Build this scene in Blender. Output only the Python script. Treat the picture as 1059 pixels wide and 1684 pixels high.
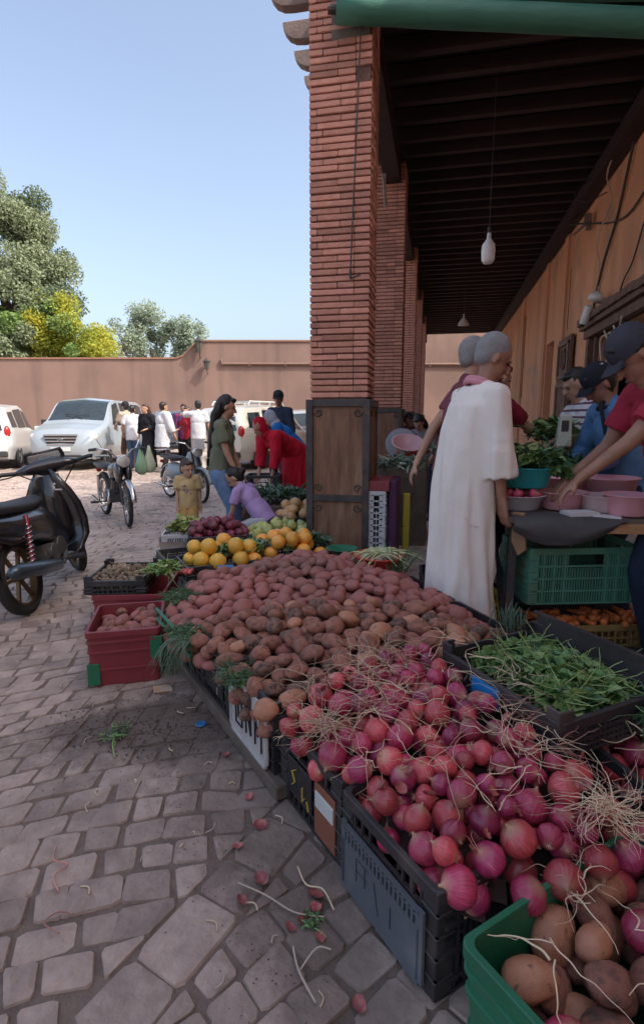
import bpy, bmesh, math, random
from mathutils import Vector, Matrix, Euler, noise
R = math.radians
PI = math.pi
for o in list(bpy.data.objects):
    bpy.data.objects.remove(o)
scene = bpy.context.scene
COL = scene.collection
rng = random.Random(7)

# ---------------------------------------------------------------- camera
cam_data = bpy.data.cameras.new('camera')
cam = bpy.data.objects.new('camera', cam_data)
COL.objects.link(cam)
cam.location = (0, 0, 1.3)
cam.rotation_euler = (R(90 - 9.587), 0, R(11.94))
cam_data.sensor_fit = 'VERTICAL'
cam_data.sensor_height = 36
cam_data.lens = 19.24
cam_data.clip_start = 0.05
cam_data.clip_end = 3000
scene.camera = cam

# ---------------------------------------------------------------- light
SUN_EL, SUN_FROM = 46, 15        # elevation; degrees that the sun stands behind the camera's side of east
world = bpy.data.worlds.new('World')
scene.world = world
world.use_nodes = True
wn = world.node_tree.nodes
bg = wn['Background']
sky = wn.new('ShaderNodeTexSky')
sky.sky_type = 'NISHITA'
sky.sun_disc = False
sky.sun_elevation = R(SUN_EL)
sky.sun_rotation = R(90 + SUN_FROM)
sky.air_density = 1.0
sky.dust_density = 5.0
sky.ozone_density = 1.2
hsv = wn.new('ShaderNodeHueSaturation')
hsv.inputs['Saturation'].default_value = 0.86
world.node_tree.links.new(sky.outputs[0], hsv.inputs['Color'])
world.node_tree.links.new(hsv.outputs[0], bg.inputs[0])
bg.inputs[1].default_value = 0.145
sd = bpy.data.lights.new('sun', 'SUN')
sd.energy = 2.0
sd.angle = R(0.5)
sd.color = (1.0, 0.95, 0.87)
sun = bpy.data.objects.new('sun', sd)
COL.objects.link(sun)
_d = Vector((math.cos(R(SUN_EL)) * math.cos(R(SUN_FROM)), -math.cos(R(SUN_EL)) * math.sin(R(SUN_FROM)), math.sin(R(SUN_EL))))
sun.rotation_euler = _d.to_track_quat('Z', 'Y').to_euler()
scene.view_settings.view_transform = 'Standard'
scene.view_settings.look = 'None'
scene.view_settings.gamma = 1
scene.view_settings.exposure = 1.2
scene.view_settings.use_curve_mapping = False
scene.render.engine = 'CYCLES'
scene.cycles.max_bounces = 12
scene.cycles.diffuse_bounces = 7

# ---------------------------------------------------------------- helpers
def mat(name, c1, c2=None, scale=6, rough=0.7, bump=0.0, bscale=60, rand=0.0, metal=0.0, coat=0.0,
        spots=None, spot_scale=8, spot_lo=0.55, spot_hi=0.68, stretch=None, spec=0.5, detail=6, trans=0.0,
        scratches=0.0):
    m = bpy.data.materials.new(name)
    m.use_nodes = True
    nt = m.node_tree
    N, L = nt.nodes, nt.links
    b = N['Principled BSDF']
    b.inputs['Roughness'].default_value = rough
    b.inputs['Metallic'].default_value = metal
    b.inputs['Coat Weight'].default_value = coat
    b.inputs['Coat Roughness'].default_value = 0.12
    b.inputs['Specular IOR Level'].default_value = spec
    b.inputs['Transmission Weight'].default_value = trans
    if c2 is None:
        c2 = tuple(x * 0.8 for x in c1)
    tc = N.new('ShaderNodeTexCoord')
    mp = N.new('ShaderNodeMapping')
    L.new(tc.outputs['Object'], mp.inputs[0])
    if stretch: mp.inputs['Scale'].default_value = stretch
    # offset per object so that copies are not identical
    oi = N.new('ShaderNodeObjectInfo')
    mul = N.new('ShaderNodeVectorMath'); mul.operation = 'SCALE'
    mul.inputs['Scale'].default_value = 37.0
    cx = N.new('ShaderNodeCombineXYZ')
    for i in range(3): L.new(oi.outputs['Random'], cx.inputs[i])
    L.new(cx.outputs[0], mul.inputs[0])
    L.new(mul.outputs[0], mp.inputs['Location'])
    n1 = N.new('ShaderNodeTexNoise')
    n1.inputs['Scale'].default_value = scale
    n1.inputs['Detail'].default_value = detail
    n1.inputs['Roughness'].default_value = 0.62
    L.new(mp.outputs[0], n1.inputs[0])
    cr = N.new('ShaderNodeValToRGB')
    cr.color_ramp.elements[0].position = 0.32
    cr.color_ramp.elements[1].position = 0.68
    cr.color_ramp.elements[0].color = (*c2, 1)
    cr.color_ramp.elements[1].color = (*c1, 1)
    L.new(n1.outputs[0], cr.inputs[0])
    last = cr.outputs[0]
    if spots:
        n2 = N.new('ShaderNodeTexNoise')
        n2.inputs['Scale'].default_value = spot_scale
        n2.inputs['Detail'].default_value = 8
        L.new(mp.outputs[0], n2.inputs[0])
        c = N.new('ShaderNodeValToRGB')
        c.color_ramp.elements[0].position = spot_lo
        c.color_ramp.elements[1].position = spot_hi
        L.new(n2.outputs[0], c.inputs[0])
        mx = N.new('ShaderNodeMix'); mx.data_type = 'RGBA'
        L.new(c.outputs[0], mx.inputs[0])
        L.new(last, mx.inputs[6])
        mx.inputs[7].default_value = (*spots, 1)
        last = mx.outputs[2]
    if rand:
        hs = N.new('ShaderNodeHueSaturation')
        mr = N.new('ShaderNodeMapRange')
        mr.inputs[3].default_value = 1 - rand
        mr.inputs[4].default_value = 1 + rand
        L.new(oi.outputs['Random'], mr.inputs[0])
        L.new(mr.outputs[0], hs.inputs['Value'])
        L.new(last, hs.inputs['Color'])
        last = hs.outputs[0]
    L.new(last, b.inputs['Base Color'])
    if bump:
        n3 = N.new('ShaderNodeTexNoise')
        n3.inputs['Scale'].default_value = bscale
        n3.inputs['Detail'].default_value = 6
        L.new(mp.outputs[0], n3.inputs[0])
        bp = N.new('ShaderNodeBump')
        bp.inputs['Strength'].default_value = bump
        bp.inputs['Distance'].default_value = 0.01
        L.new(n3.outputs[0], bp.inputs['Height'])
        L.new(bp.outputs[0], b.inputs['Normal'])
        rr = N.new('ShaderNodeMapRange')
        rr.inputs[3].default_value = max(0, rough - 0.12)
        rr.inputs[4].default_value = min(1, rough + 0.15)
        L.new(n3.outputs[0], rr.inputs[0])
        L.new(rr.outputs[0], b.inputs['Roughness'])
    return m

def add_soil(m):
    """trodden soil on the paving where the porters unload, a stain with its own ragged shape"""
    N, L = m.node_tree.nodes, m.node_tree.links
    b = N['Principled BSDF']; src = b.inputs['Base Color'].links[0].from_socket
    g = N.new('ShaderNodeNewGeometry'); n = N.new('ShaderNodeTexNoise'); n.inputs['Scale'].default_value = 7; n.inputs['Detail'].default_value = 9; n.inputs['Roughness'].default_value = .7
    L.new(g.outputs['Position'], n.inputs[0]); cur = src
    for (cx, cy, a, rx, ry, k) in ((-1.12, 1.98, .35, .62, .30, .9), (-.62, 1.60, 2.3, .9, .22, .55), (-.25, 1.15, 2.3, .5, .2, .5)):
        mp = N.new('ShaderNodeMapping'); mp.vector_type = 'TEXTURE'; mp.inputs['Location'].default_value = (cx, cy, 0); mp.inputs['Rotation'].default_value = (0, 0, a); mp.inputs['Scale'].default_value = (rx, ry, 50)
        L.new(g.outputs['Position'], mp.inputs[0]); ln = N.new('ShaderNodeVectorMath'); ln.operation = 'LENGTH'; L.new(mp.outputs[0], ln.inputs[0])
        ad = N.new('ShaderNodeMath'); ad.operation = 'MULTIPLY_ADD'; L.new(n.outputs[0], ad.inputs[0]); ad.inputs[1].default_value = -1.6; L.new(ln.outputs['Value'], ad.inputs[2])
        r = N.new('ShaderNodeMapRange'); L.new(ad.outputs[0], r.inputs[0]); r.inputs[1].default_value = -.25; r.inputs[2].default_value = .25; r.inputs[3].default_value = k; r.inputs[4].default_value = 0
        mx = N.new('ShaderNodeMix'); mx.data_type = 'RGBA'; L.new(r.outputs[0], mx.inputs[0]); L.new(cur, mx.inputs[6]); mx.inputs[7].default_value = (.105, .075, .062, 1); cur = mx.outputs[2]
    L.new(cur, b.inputs['Base Color'])

def tag(o, label=None, cat=None, group=None, kind=None):
    if label: o['label'] = label
    if cat: o['category'] = cat
    if group: o['group'] = group
    if kind: o['kind'] = kind
    return o

def empty(name, loc=(0, 0, 0), rz=0, label=None, cat=None, group=None, kind=None):
    o = bpy.data.objects.new(name, None)
    COL.objects.link(o)
    o.empty_display_size = 0.1
    o.location = loc
    o.rotation_euler = (0, 0, rz)
    return tag(o, label, cat, group, kind)

def copy_tree(o, parent=None):
    c = o.copy()
    COL.objects.link(c)
    if parent: c.parent = parent
    for ch in list(o.children):
        copy_tree(ch, c)
    return c

def XF(loc=(0, 0, 0), rot=(0, 0, 0), sc=(1, 1, 1)):
    return Matrix.LocRotScale(Vector(loc), Euler(rot), Vector(sc))

class MB:
    """collects shapes, links them as one mesh object"""
    def __init__(self, x=None):
        self.v = []; self.f = []; self.mi = []; self.m = 0; self.x = x
    def add(self, vs, fs):
        b = len(self.v)
        if self.x is not None: vs = [self.x @ Vector(p) for p in vs]
        self.v += [tuple(p) for p in vs]
        self.f += [tuple(b + i for i in f) for f in fs]
        self.mi += [self.m] * len(fs)
        return self
    def box(self, c, s, rot=(0, 0, 0)):
        mx = XF(c, rot)
        h = [x / 2 for x in s]
        vs = [mx @ Vector((sx * h[0], sy * h[1], sz * h[2])) for sx in (-1, 1) for sy in (-1, 1) for sz in (-1, 1)]
        return self.add(vs, [(0, 1, 3, 2), (4, 6, 7, 5), (0, 4, 5, 1), (2, 3, 7, 6), (0, 2, 6, 4), (1, 5, 7, 3)])
    def bar(self, p, q, w, h=None, up=(0, 0, 1)):
        p, q = Vector(p), Vector(q); h = h or w
        d = (q - p).normalized(); u = Vector(up)
        if abs(d.dot(u)) > .98: u = Vector((0, 1, 0))
        s = d.cross(u).normalized(); u = s.cross(d)
        vs = []
        for e in (p, q):
            for a, b in ((-1, -1), (1, -1), (1, 1), (-1, 1)):
                vs.append(e + s * a * w / 2 + u * b * h / 2)
        return self.add(vs, [(3, 2, 1, 0), (4, 5, 6, 7), (0, 1, 5, 4), (1, 2, 6, 5), (2, 3, 7, 6), (3, 0, 4, 7)])
    def tube(self, pts, r, n=8, cap=True, closed=False):
        pts = [Vector(p) for p in pts]
        k = len(pts)
        rs = r if isinstance(r, (list, tuple)) else [r] * k
        vs = []; prev = None
        for i, p in enumerate(pts):
            a = pts[i - 1] if (i > 0 or closed) else p
            b = pts[(i + 1) % k] if (i < k - 1 or closed) else p
            d = (b - a)
            d = d.normalized() if d.length > 1e-9 else Vector((0, 0, 1))
            if prev is None:
                u = Vector((0, 0, 1)) if abs(d.z) < .9 else Vector((1, 0, 0))
                s = d.cross(u).normalized()
            else:
                s = (prev - d * prev.dot(d))
                s = s.normalized() if s.length > 1e-6 else d.orthogonal().normalized()
            prev = s; t = d.cross(s)
            for j in range(n):
                an = 2 * PI * j / n
                vs.append(p + (s * math.cos(an) + t * math.sin(an)) * rs[i])
        fs = []
        for i in range(k if closed else k - 1):
            for j in range(n):
                fs.append((i * n + j, i * n + (j + 1) % n, ((i + 1) % k) * n + (j + 1) % n, ((i + 1) % k) * n + j))
        if cap and not closed:
            fs.append(tuple(range(n - 1, -1, -1)))
            fs.append(tuple((k - 1) * n + j for j in range(n)))
        return self.add(vs, fs)
    def cyl(self, p, q, r, n=12, r2=None):
        return self.tube([p, q], [r, r if r2 is None else r2], n)
    def lathe(self, prof, c=(0, 0, 0), n=24, rot=(0, 0, 0), sc=(1, 1, 1)):
        mx = XF(c, rot, sc); vs = []
        for r, z in prof:
            for j in range(n):
                a = 2 * PI * j / n
                vs.append(mx @ Vector((r * math.cos(a), r * math.sin(a), z)))
        fs = []
        for i in range(len(prof) - 1):
            for j in range(n):
                fs.append((i * n + j, i * n + (j + 1) % n, (i + 1) * n + (j + 1) % n, (i + 1) * n + j))
        if prof[0][0] > 1e-4: pass
        return self.add(vs, fs)
    def ell(self, c, r, rot=(0, 0, 0), n=12, m=8):
        if not isinstance(r, (tuple, list)): r = (r, r, r)
        prof = [(max(1e-4, math.sin(PI * i / m)), -math.cos(PI * i / m)) for i in range(m + 1)]
        return self.lathe(prof, c, n, rot, r)
    def prism(self, poly, d0, d1, axis='y'):
        n = len(poly); vs = []
        for d in (d0, d1):
            for a, b in poly:
                vs.append((a, d, b) if axis == 'y' else (d, a, b) if axis == 'x' else (a, b, d))
        fs = [tuple(range(n)), tuple(range(2 * n - 1, n - 1, -1))]
        fs += [(i, i + n, (i + 1) % n + n, (i + 1) % n) for i in range(n)]
        return self.add(vs, fs)
    def loft(self, rings, cap=True, closed=True):
        n = len(rings[0]); vs = [p for r in rings for p in r]; fs = []
        for i in range(len(rings) - 1):
            for j in range(n if closed else n - 1):
                fs.append((i * n + j, i * n + (j + 1) % n, (i + 1) * n + (j + 1) % n, (i + 1) * n + j))
        if cap:
            fs.append(tuple(range(n - 1, -1, -1)))
            fs.append(tuple((len(rings) - 1) * n + j for j in range(n)))
        return self.add(vs, fs)
    def build(self, name, m, parent=None, smooth=False, bevel=0, loc=None, rot=None, segs=2, fix=True, mods=None, **tg):
        me = bpy.data.meshes.new(name)
        me.from_pydata(self.v, [], self.f)
        for x in (m if isinstance(m, (list, tuple)) else [m]): me.materials.append(x)
        if any(self.mi): me.polygons.foreach_set('material_index', self.mi)
        if fix:
            bm = bmesh.new(); bm.from_mesh(me)
            bmesh.ops.remove_doubles(bm, verts=bm.verts, dist=1e-5)
            bmesh.ops.recalc_face_normals(bm, faces=bm.faces)
            bm.to_mesh(me); bm.free()
        if smooth: me.polygons.foreach_set('use_smooth', [True] * len(me.polygons))
        o = bpy.data.objects.new(name, me)
        COL.objects.link(o)
        if parent: o.parent = parent
        if loc: o.location = loc
        if rot: o.rotation_euler = rot
        if bevel:
            b = o.modifiers.new('bevel', 'BEVEL'); b.width = bevel; b.segments = segs; b.limit_method = 'ANGLE'
            b.angle_limit = R(40)
        return tag(o, **tg)

def link(name, me, parent=None, loc=(0, 0, 0), rot=(0, 0, 0), sc=(1, 1, 1), **tg):
    o = bpy.data.objects.new(name, me)
    COL.objects.link(o)
    if parent: o.parent = parent
    o.location = loc; o.rotation_euler = rot; o.scale = sc
    return tag(o, **tg)

def soft(pts, k=3):
    P = [Vector(p) for p in pts]; out = []
    for i in range(len(P) - 1):
        p0 = P[max(0, i - 1)]; p1 = P[i]; p2 = P[i + 1]; p3 = P[min(len(P) - 1, i + 2)]
        for t in range(k):
            t /= k; out.append(.5 * ((2 * p1) + (p2 - p0) * t + (2 * p0 - 5 * p1 + 4 * p2 - p3) * t * t + (3 * p1 - p0 - 3 * p2 + p3) * t ** 3))
    out.append(P[-1]); return out
def nz(x, y=0.0, z=0.0): return noise.noise(Vector((x, y, z)))
# ================================================================ SETTING
M_stone = mat('cobble_stone', (.42, .315, .262), (.27, .20, .17), scale=9, rough=.82, bump=1.0, bscale=30, rand=.20,
              spots=(.20, .145, .12), spot_scale=6, spot_lo=.52, spot_hi=.75)
def ground_mat():
    m = bpy.data.materials.new('paving_ground'); m.use_nodes = True
    N, L = m.node_tree.nodes, m.node_tree.links
    b = N['Principled BSDF']; b.inputs['Roughness'].default_value = .85
    tc = N.new('ShaderNodeTexCoord')
    v = N.new('ShaderNodeTexVoronoi'); v.feature = 'DISTANCE_TO_EDGE'; v.inputs['Scale'].default_value = 6.5
    v.inputs['Randomness'].default_value = .7
    L.new(tc.outputs['Object'], v.inputs['Vector'])
    vc = N.new('ShaderNodeTexVoronoi'); vc.inputs['Scale'].default_value = 6.5; vc.inputs['Randomness'].default_value = .7
    L.new(tc.outputs['Object'], vc.inputs['Vector'])
    r = N.new('ShaderNodeValToRGB'); r.color_ramp.elements[0].position = .02; r.color_ramp.elements[1].position = .09
    L.new(v.outputs[0], r.inputs[0])
    n = N.new('ShaderNodeTexNoise'); n.inputs['Scale'].default_value = .7; n.inputs['Detail'].default_value = 8
    L.new(tc.outputs['Object'], n.inputs[0])
    c = N.new('ShaderNodeValToRGB')
    c.color_ramp.elements[0].position = .3; c.color_ramp.elements[0].color = (.30, .225, .185, 1)
    c.color_ramp.elements[1].position = .7; c.color_ramp.elements[1].color = (.44, .34, .285, 1)
    L.new(n.outputs[0], c.inputs[0])
    hs = N.new('ShaderNodeHueSaturation'); mr = N.new('ShaderNodeMapRange')
    mr.inputs[3].default_value = .75; mr.inputs[4].default_value = 1.2
    sp = N.new('ShaderNodeSeparateColor'); L.new(vc.outputs['Color'], sp.inputs[0])
    L.new(sp.outputs[0], mr.inputs[0]); L.new(mr.outputs[0], hs.inputs['Value']); L.new(c.outputs[0], hs.inputs['Color'])
    mx = N.new('ShaderNodeMix'); mx.data_type = 'RGBA'
    L.new(r.outputs[0], mx.inputs[0]); mx.inputs[6].default_value = (.20, .15, .12, 1); L.new(hs.outputs[0], mx.inputs[7])
    L.new(mx.outputs[2], b.inputs['Base Color'])
    bp = N.new('ShaderNodeBump'); bp.inputs['Strength'].default_value = .5; bp.inputs['Distance'].default_value = .02
    L.new(r.outputs[0], bp.inputs['Height']); L.new(bp.outputs[0], b.inputs['Normal'])
    return m
M_ground = ground_mat()
M_joint = mat('joint_dirt', (.21, .155, .125), (.13, .095, .078), scale=14, rough=.95, bump=.6, bscale=90)
ground = MB().add([(-400, -400, -.022), (400, -400, -.022), (400, 500, -.022), (-400, 500, -.022)], [(0, 1, 2, 3)]).build(
    'ground', M_ground, kind='structure')
# dirt bed that shows in the joints of the near paving
jb = MB()
jb.add([(-9.5, -1.5, -.007), (2.1, -1.5, -.007), (2.1, 10.4, -.007), (-8.4, 10.4, -.007)], [(0, 1, 2, 3)])
jb.build('joint_bed', M_joint, ground)

def stone_geo(poly, top):
    """rounded cobble from a convex polygon: side, bevel ring, slightly domed top"""
    n = len(poly); cx = sum(p[0] for p in poly) / n; cy = sum(p[1] for p in poly) / n
    pts = []
    for i in range(n):          # cut the corners
        a = Vector(poly[i - 1]); b = Vector(poly[i]); c = Vector(poly[(i + 1) % n])
        k1 = rng.uniform(.05, .15); k2 = rng.uniform(.05, .15)
        pts.append(b.lerp(a, k1)); pts.append(b.lerp(c, k2))
    v = []; k = len(pts)
    for sc, z in ((1.0, top - .035), (1.0, top - .007), (.95, top - .001), (.55, top + .001)):
        for p in pts:
            x = cx + (p[0] - cx) * sc; y = cy + (p[1] - cy) * sc
            v.append((x, y, z + (.004 * nz(x * 16, y * 16, 3) if sc < .97 else 0)))
    v.append((cx, cy, top + .001))
    f = []
    for r in range(3):
        for j in range(k):
            f.append((r * k + j, r * k + (j + 1) % k, (r + 1) * k + (j + 1) % k, (r + 1) * k + j))
    for j in range(k): f.append((3 * k + j, 3 * k + (j + 1) % k, 4 * k))
    return v, f, (cx, cy)

SD = Vector((0.318, 0.948)); SN = Vector((0.948, -0.318)); SO = Vector((-0.55, 1.2))   # border strip of long slabs
def side(x, y): return (Vector((x, y)) - SO).dot(SN)
stones = []
def clip(q, lim, sg):
    out = []
    for i in range(len(q)):
        a, b = q[i - 1], q[i]; da, db = sg * (side(*a) - lim), sg * (side(*b) - lim)
        if (da < 0) != (db < 0):
            t = da / (da - db); out.append((a[0] + (b[0] - a[0]) * t, a[1] + (b[1] - a[1]) * t))
        if db >= 0: out.append(b)
    return out
def clipper(lo, hi):
    def f(q):
        if lo is not None: q = clip(q, lo, 1)
        if hi is not None and q: q = clip(q, hi, -1)
        if len(q) < 3: return None
        A = abs(sum(q[i - 1][0] * q[i][1] - q[i][0] * q[i - 1][1] for i in range(len(q)))) / 2
        return q if A > .0030 else None
    return f
def in_view(cx, cy):
    # keep the paving the photograph (and a step to its side) can show
    return cy > .35 and cx > -1.15 * cy - 1.0 and cx < 1.2 + .35 * cy and cy < 10.6 and cx > -8.5
def lay(ang, org, hrow, lmin, lmax, nrow, ulen, gap, cond, warp, jit):
    ca, sa = math.cos(ang), math.sin(ang)
    for j in range(nrow):
        u = rng.uniform(-.1, 0) - ulen / 2
        ju = {}
        while u < ulen / 2:
            l = rng.uniform(lmin, lmax)
            def P(uu, jj, s):
                vv = jj * hrow - nrow * hrow / 2 + jit * nz(uu * 5 + 3, jj * 7.3)
                uu2 = uu + s
                wu, wv = warp(uu2, vv)
                return (org[0] + ca * wu - sa * wv, org[1] + sa * wu + ca * wv)
            g = gap / 2
            t1 = jit * rng.uniform(-1, 1) * .9; t2 = jit * rng.uniform(-.6, .6)
            q = [P(u + g, j + g / hrow, t1), P(u + l - g, j + g / hrow, t2 if 0 else 0), P(u + l - g, j + 1 - g / hrow, 0), P(u + g, j + 1 - g / hrow, t1 * .3)]
            cx = sum(p[0] for p in q) / 4; cy = sum(p[1] for p in q) / 4
            q = cond(q)
            if q and in_view(cx, cy): stones.append(q)
            u += l
lay(R(24), (-3.2, 5.0), .108, .090, .155, 140, 15, .0065, clipper(None, -.089),
    lambda u, v: (u + .16 * math.sin(v * 1.7), v + .26 * abs(math.sin(u * 1.15 + .6)) ** 1.3), .03)
lay(math.atan2(SD.y, SD.x), (SO.x - SD.x * 0, SO.y), .17, .13, .23, 1, 14, .009, clipper(-.084, .084), lambda u, v: (u, v), .012)
lay(R(52), (1.0, 4.0), .118, .100, .170, 124, 18, .0075, clipper(.089, None),
    lambda u, v: (u + .05 * math.sin(v * 2), v), .03)
def screen_size(q):
    cx = sum(p[0] for p in q) / len(q); cy = sum(p[1] for p in q) / len(q)
    seen = cx > -1.15 * cy - .1 and cx < -.70 * cy + .55 and cy > .75
    return (0 if seen else 100) + math.hypot(cx, cy)
stones.sort(key=screen_size)
rest = MB(); add_soil(M_stone); add_soil(M_joint)
for i, q in enumerate(stones):
    v, f, c = stone_geo(q, rng.uniform(-.004, .003))
    if i < 300:
        me = bpy.data.meshes.new('cobble')
        me.from_pydata([(p[0] - c[0], p[1] - c[1], p[2]) for p in v], [], f)
        me.materials.append(M_stone)
        me.polygons.foreach_set('use_smooth', [False] * len(me.polygons))
        link('cobble', me, ground, (c[0], c[1], 0))
    else:
        rest.add(v, f)
M_stone2 = mat('cobble_stone_far', (.45, .35, .30), (.33, .255, .22), scale=5, rough=.75, bump=.4, bscale=45,
               spots=(.20, .165, .145), spot_scale=3, spot_lo=.52, spot_hi=.72, detail=10)
add_soil(M_stone2)
rest.build('cobble_paving', M_stone2, ground, fix=False, kind='stuff')

# soil spilled on the paving beside the red crates
M_soil = mat('spilled_soil', (.09, .068, .055), (.045, .034, .028), scale=18, rough=1, bump=.8, bscale=120)
sm = MB()
n_c = 0
for i in range(700):
    a = rng.uniform(0, 2 * PI); rr = math.sqrt(rng.random())
    x = -1.18 + .50 * rr * math.cos(a); y = 1.93 + .22 * rr * math.sin(a)
    if rng.random() < rr ** 2: continue
    s = rng.uniform(.0015, .0045)
    sm.ell((x, y, .004), (s * 1.3, s, s * .6), (0, 0, rng.uniform(0, 3)), 5, 3)
for k in range(1300):
    x = -1.2 + rng.gauss(0, .42); y = 1.9 + rng.gauss(0, .28)
    if k % 3 == 0:
        t = rng.uniform(0, 1); x = -.1 - 1.3 * t + rng.gauss(-.10, .07); y = .95 + 1.45 * t + rng.gauss(-.06, .07)
    s = rng.uniform(.0008, .0025)
    sm.ell((x, y, .003), (s * 1.3, s, s * .7), (0, 0, 0), 4, 2)
sm.build('spilled_soil', M_soil, fix=False, label='dark crumbly soil and scraps spilled over the paving in front of the red crates', cat='soil', kind='stuff')

# ------------------------------------------------ brick pillars of the arcade
M_brick = mat('brick', (.57, .275, .20), (.46, .21, .155), scale=12, rough=.85, bump=.5, bscale=60, rand=.26,
              spots=(.34, .16, .13), spot_scale=9, spot_lo=.6, spot_hi=.8)
M_mortar = mat('mortar', (.20, .10, .08), (.12, .065, .05), scale=15, rough=.95, bump=.5, bscale=70)
M_iron = mat('dark_iron', (.075, .07, .075), (.04, .036, .036), scale=8, rough=.5, bump=.15, bscale=60, metal=.3,
             spots=(.11, .07, .05), spot_scale=12)
M_panel = mat('aged_wood_panel', (.26, .13, .075), (.13, .06, .035), scale=7, rough=.6, bump=.3, bscale=30, stretch=(3.5, 3.5, .5),
              spots=(.36, .24, .16), spot_scale=3.2, spot_lo=.58, spot_hi=.8)
M_cement = mat('cement_patch', (.20, .17, .14), (.12, .10, .085), scale=9, rough=.95, bump=.6, bscale=50)
bx_me = {}
def brick_mesh(l, d, h):
    key = (round(l, 3), round(d, 3), round(h, 3))
    if key not in bx_me:
        b = MB(); c = .0045
        n = []
        for z, s in ((-h / 2, c), (-h / 2 + c, 0), (h / 2 - c, 0), (h / 2, c)):
            n.append([(-l / 2 + s, -d / 2 + s, z), (l / 2 - s, -d / 2 + s, z), (l / 2 - s, d / 2 - s, z), (-l / 2 + s, d / 2 - s, z)])
        b.loft(n)
        me = bpy.data.meshes.new('brick'); me.from_pydata(b.v, [], b.f); me.materials.append(M_brick)
        bx_me[key] = me
    return bx_me[key]
PW = .47
PITCH, BH = .0490, .0380
def pillar(y0, idx, label):
    x0, x1 = -1.03, -1.03 + PW
    xc, yc = (x0 + x1) / 2, y0 + PW / 2
    root = empty('brick_pillar', (xc, yc, 0), 0, label, 'pillar', 'brick pillars of the arcade')
    MB().box((0, 0, (4.78 + 1.44) / 2), (PW - .03, PW - .03, 4.78 - 1.44)).build('mortar_core', M_mortar, root)
    nc = int((4.78 - 1.47) / PITCH)
    stuff = MB()
    patterns = [[.24, .23], [.105, .245, .12], [.35, .12], [.06, .29, .12], [.22, .13, .12]]
    left_patch = set()
    for k in range(nc):
        z = 1.47 + (k + .5) * PITCH
        pat = patterns[(k * 7 + k // 3 + idx) % 5]
        for s in range(4):
            # faces: 0 front (-Y), 1 inner (+X), 2 back, 3 outer (-X)
            runs = list(pat)
            if s % 2: runs = [PW - .10 - .20, .20]
            tot = sum(runs); off = -PW / 2 + (0 if s % 2 == 0 else .05)
            if s % 2: tot = PW - .1
            for q, l in enumerate(runs):
                l2 = l * ((PW if s % 2 == 0 else PW - .1) / sum(runs))
                c = off + l2 / 2; off += l2
                g = .004 + (rng.random() < .1) * .004
                proud = rng.uniform(-.004, .005)
                dz = rng.uniform(-.0015, .0015)
                if idx == 0 and s == 0 and z > 4.0 and c > -.06 + (4.6 - z) * .25 and z < 4.45: continue   # bricks lost above the awning bracket
                if idx == 0 and s == 0 and abs(z - 3.77) < .03 and c > .1: continue
                d = .05
                p = {0: (c, -PW / 2 + d / 2 - proud), 1: (PW / 2 - d / 2 + proud, c), 2: (c, PW / 2 - d / 2 + proud), 3: (-PW / 2 + d / 2 - proud, c)}[s]
                single = (idx == 0 and s in (0, 1)) or (idx == 1 and s == 0)
                ll = round((l2 - g) / .005) * .005
                rot = (rng.uniform(-.008, .008), rng.uniform(-.004, .006), rng.uniform(-.006, .006) + (PI / 2 if s % 2 else 0))
                if single:
                    link('brick', brick_mesh(ll, d, BH), root, (p[0], p[1], z + dz), rot)
                else:
                    bm_ = brick_mesh(ll, d, BH); mx = XF((p[0], p[1], z + dz), rot)
                    stuff.add([mx @ v.co for v in bm_.vertices], [tuple(pp.vertices) for pp in bm_.polygons])
    if stuff.v: stuff.build('brick_rows', M_brick, root, fix=False, kind='stuff')
    # wood cladding in an iron frame round the foot
    for s in range(4):
        mx = Matrix.Rotation(s * PI / 2, 4, 'Z')
        w = PW / 2 + .02
        MB(mx).box((0, -w + .012, .73), (PW - .03, .02, 1.38)).build('wood_panel', M_panel, root)
        fr = MB(mx)
        for z in (.03, .665, 1.43): fr.box((0, -w - .004, z), (PW + .024 if s % 2 == 0 else PW - .05, .03, .055))
        for sx in (-1, 1):
            if s % 2 == 0: fr.box((sx * (PW / 2 - .003), -w - .007, .73), (.055, .04, 1.456))
        fr.build('iron_frame', M_iron, root, bevel=.003)
        if s in (0, 1) or idx > 3:
            for z0, z1 in ((.70, 1.40), (.06, .63)):
                for sx in (-1, 1):
                    for zz, sz in ((z0, 1), (z1, -1)):
                        sc = MB(mx); pts = []
                        for t in range(26):
                            a = t / 25 * 2.4 * PI; rr = .034 * (1 - t / 25 * .75)
                            pts.append(((sx * (PW / 2 - .075)) + sx * rr * math.cos(a), -w - .004, zz + sz * .045 + sz * rr * math.sin(a)))
                        sc.tube(pts, .0045, 5)
                        sc.build('iron_scroll', M_iron, root)
    return root
names = ['nearest brick pillar with wood clad foot in an iron frame, rising beside the potato heap',
         'second brick pillar of the arcade, just behind and right of the nearest one',
         'third brick pillar from the front along the arcade',
         'fourth brick pillar from the front, a narrow strip in the row',
         'fifth brick pillar at the far end of the arcade']
pillars = [pillar(4.4 + 3.8 * i, i, names[i]) for i in range(5)]
pc = MB()
pg = [[(-.10 + .30 * i / 6, -PW / 2 - .004 + .006 * nz(i * 2.1, j * 1.3), 3.95 + .62 * j / 8) for i in range(7)] for j in range(9)]
pc.box((.075, -PW / 2 + .016, 4.25), (.28, .03, .5))
pc.build('cement_patch', M_cement, pillars[0])

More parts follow.
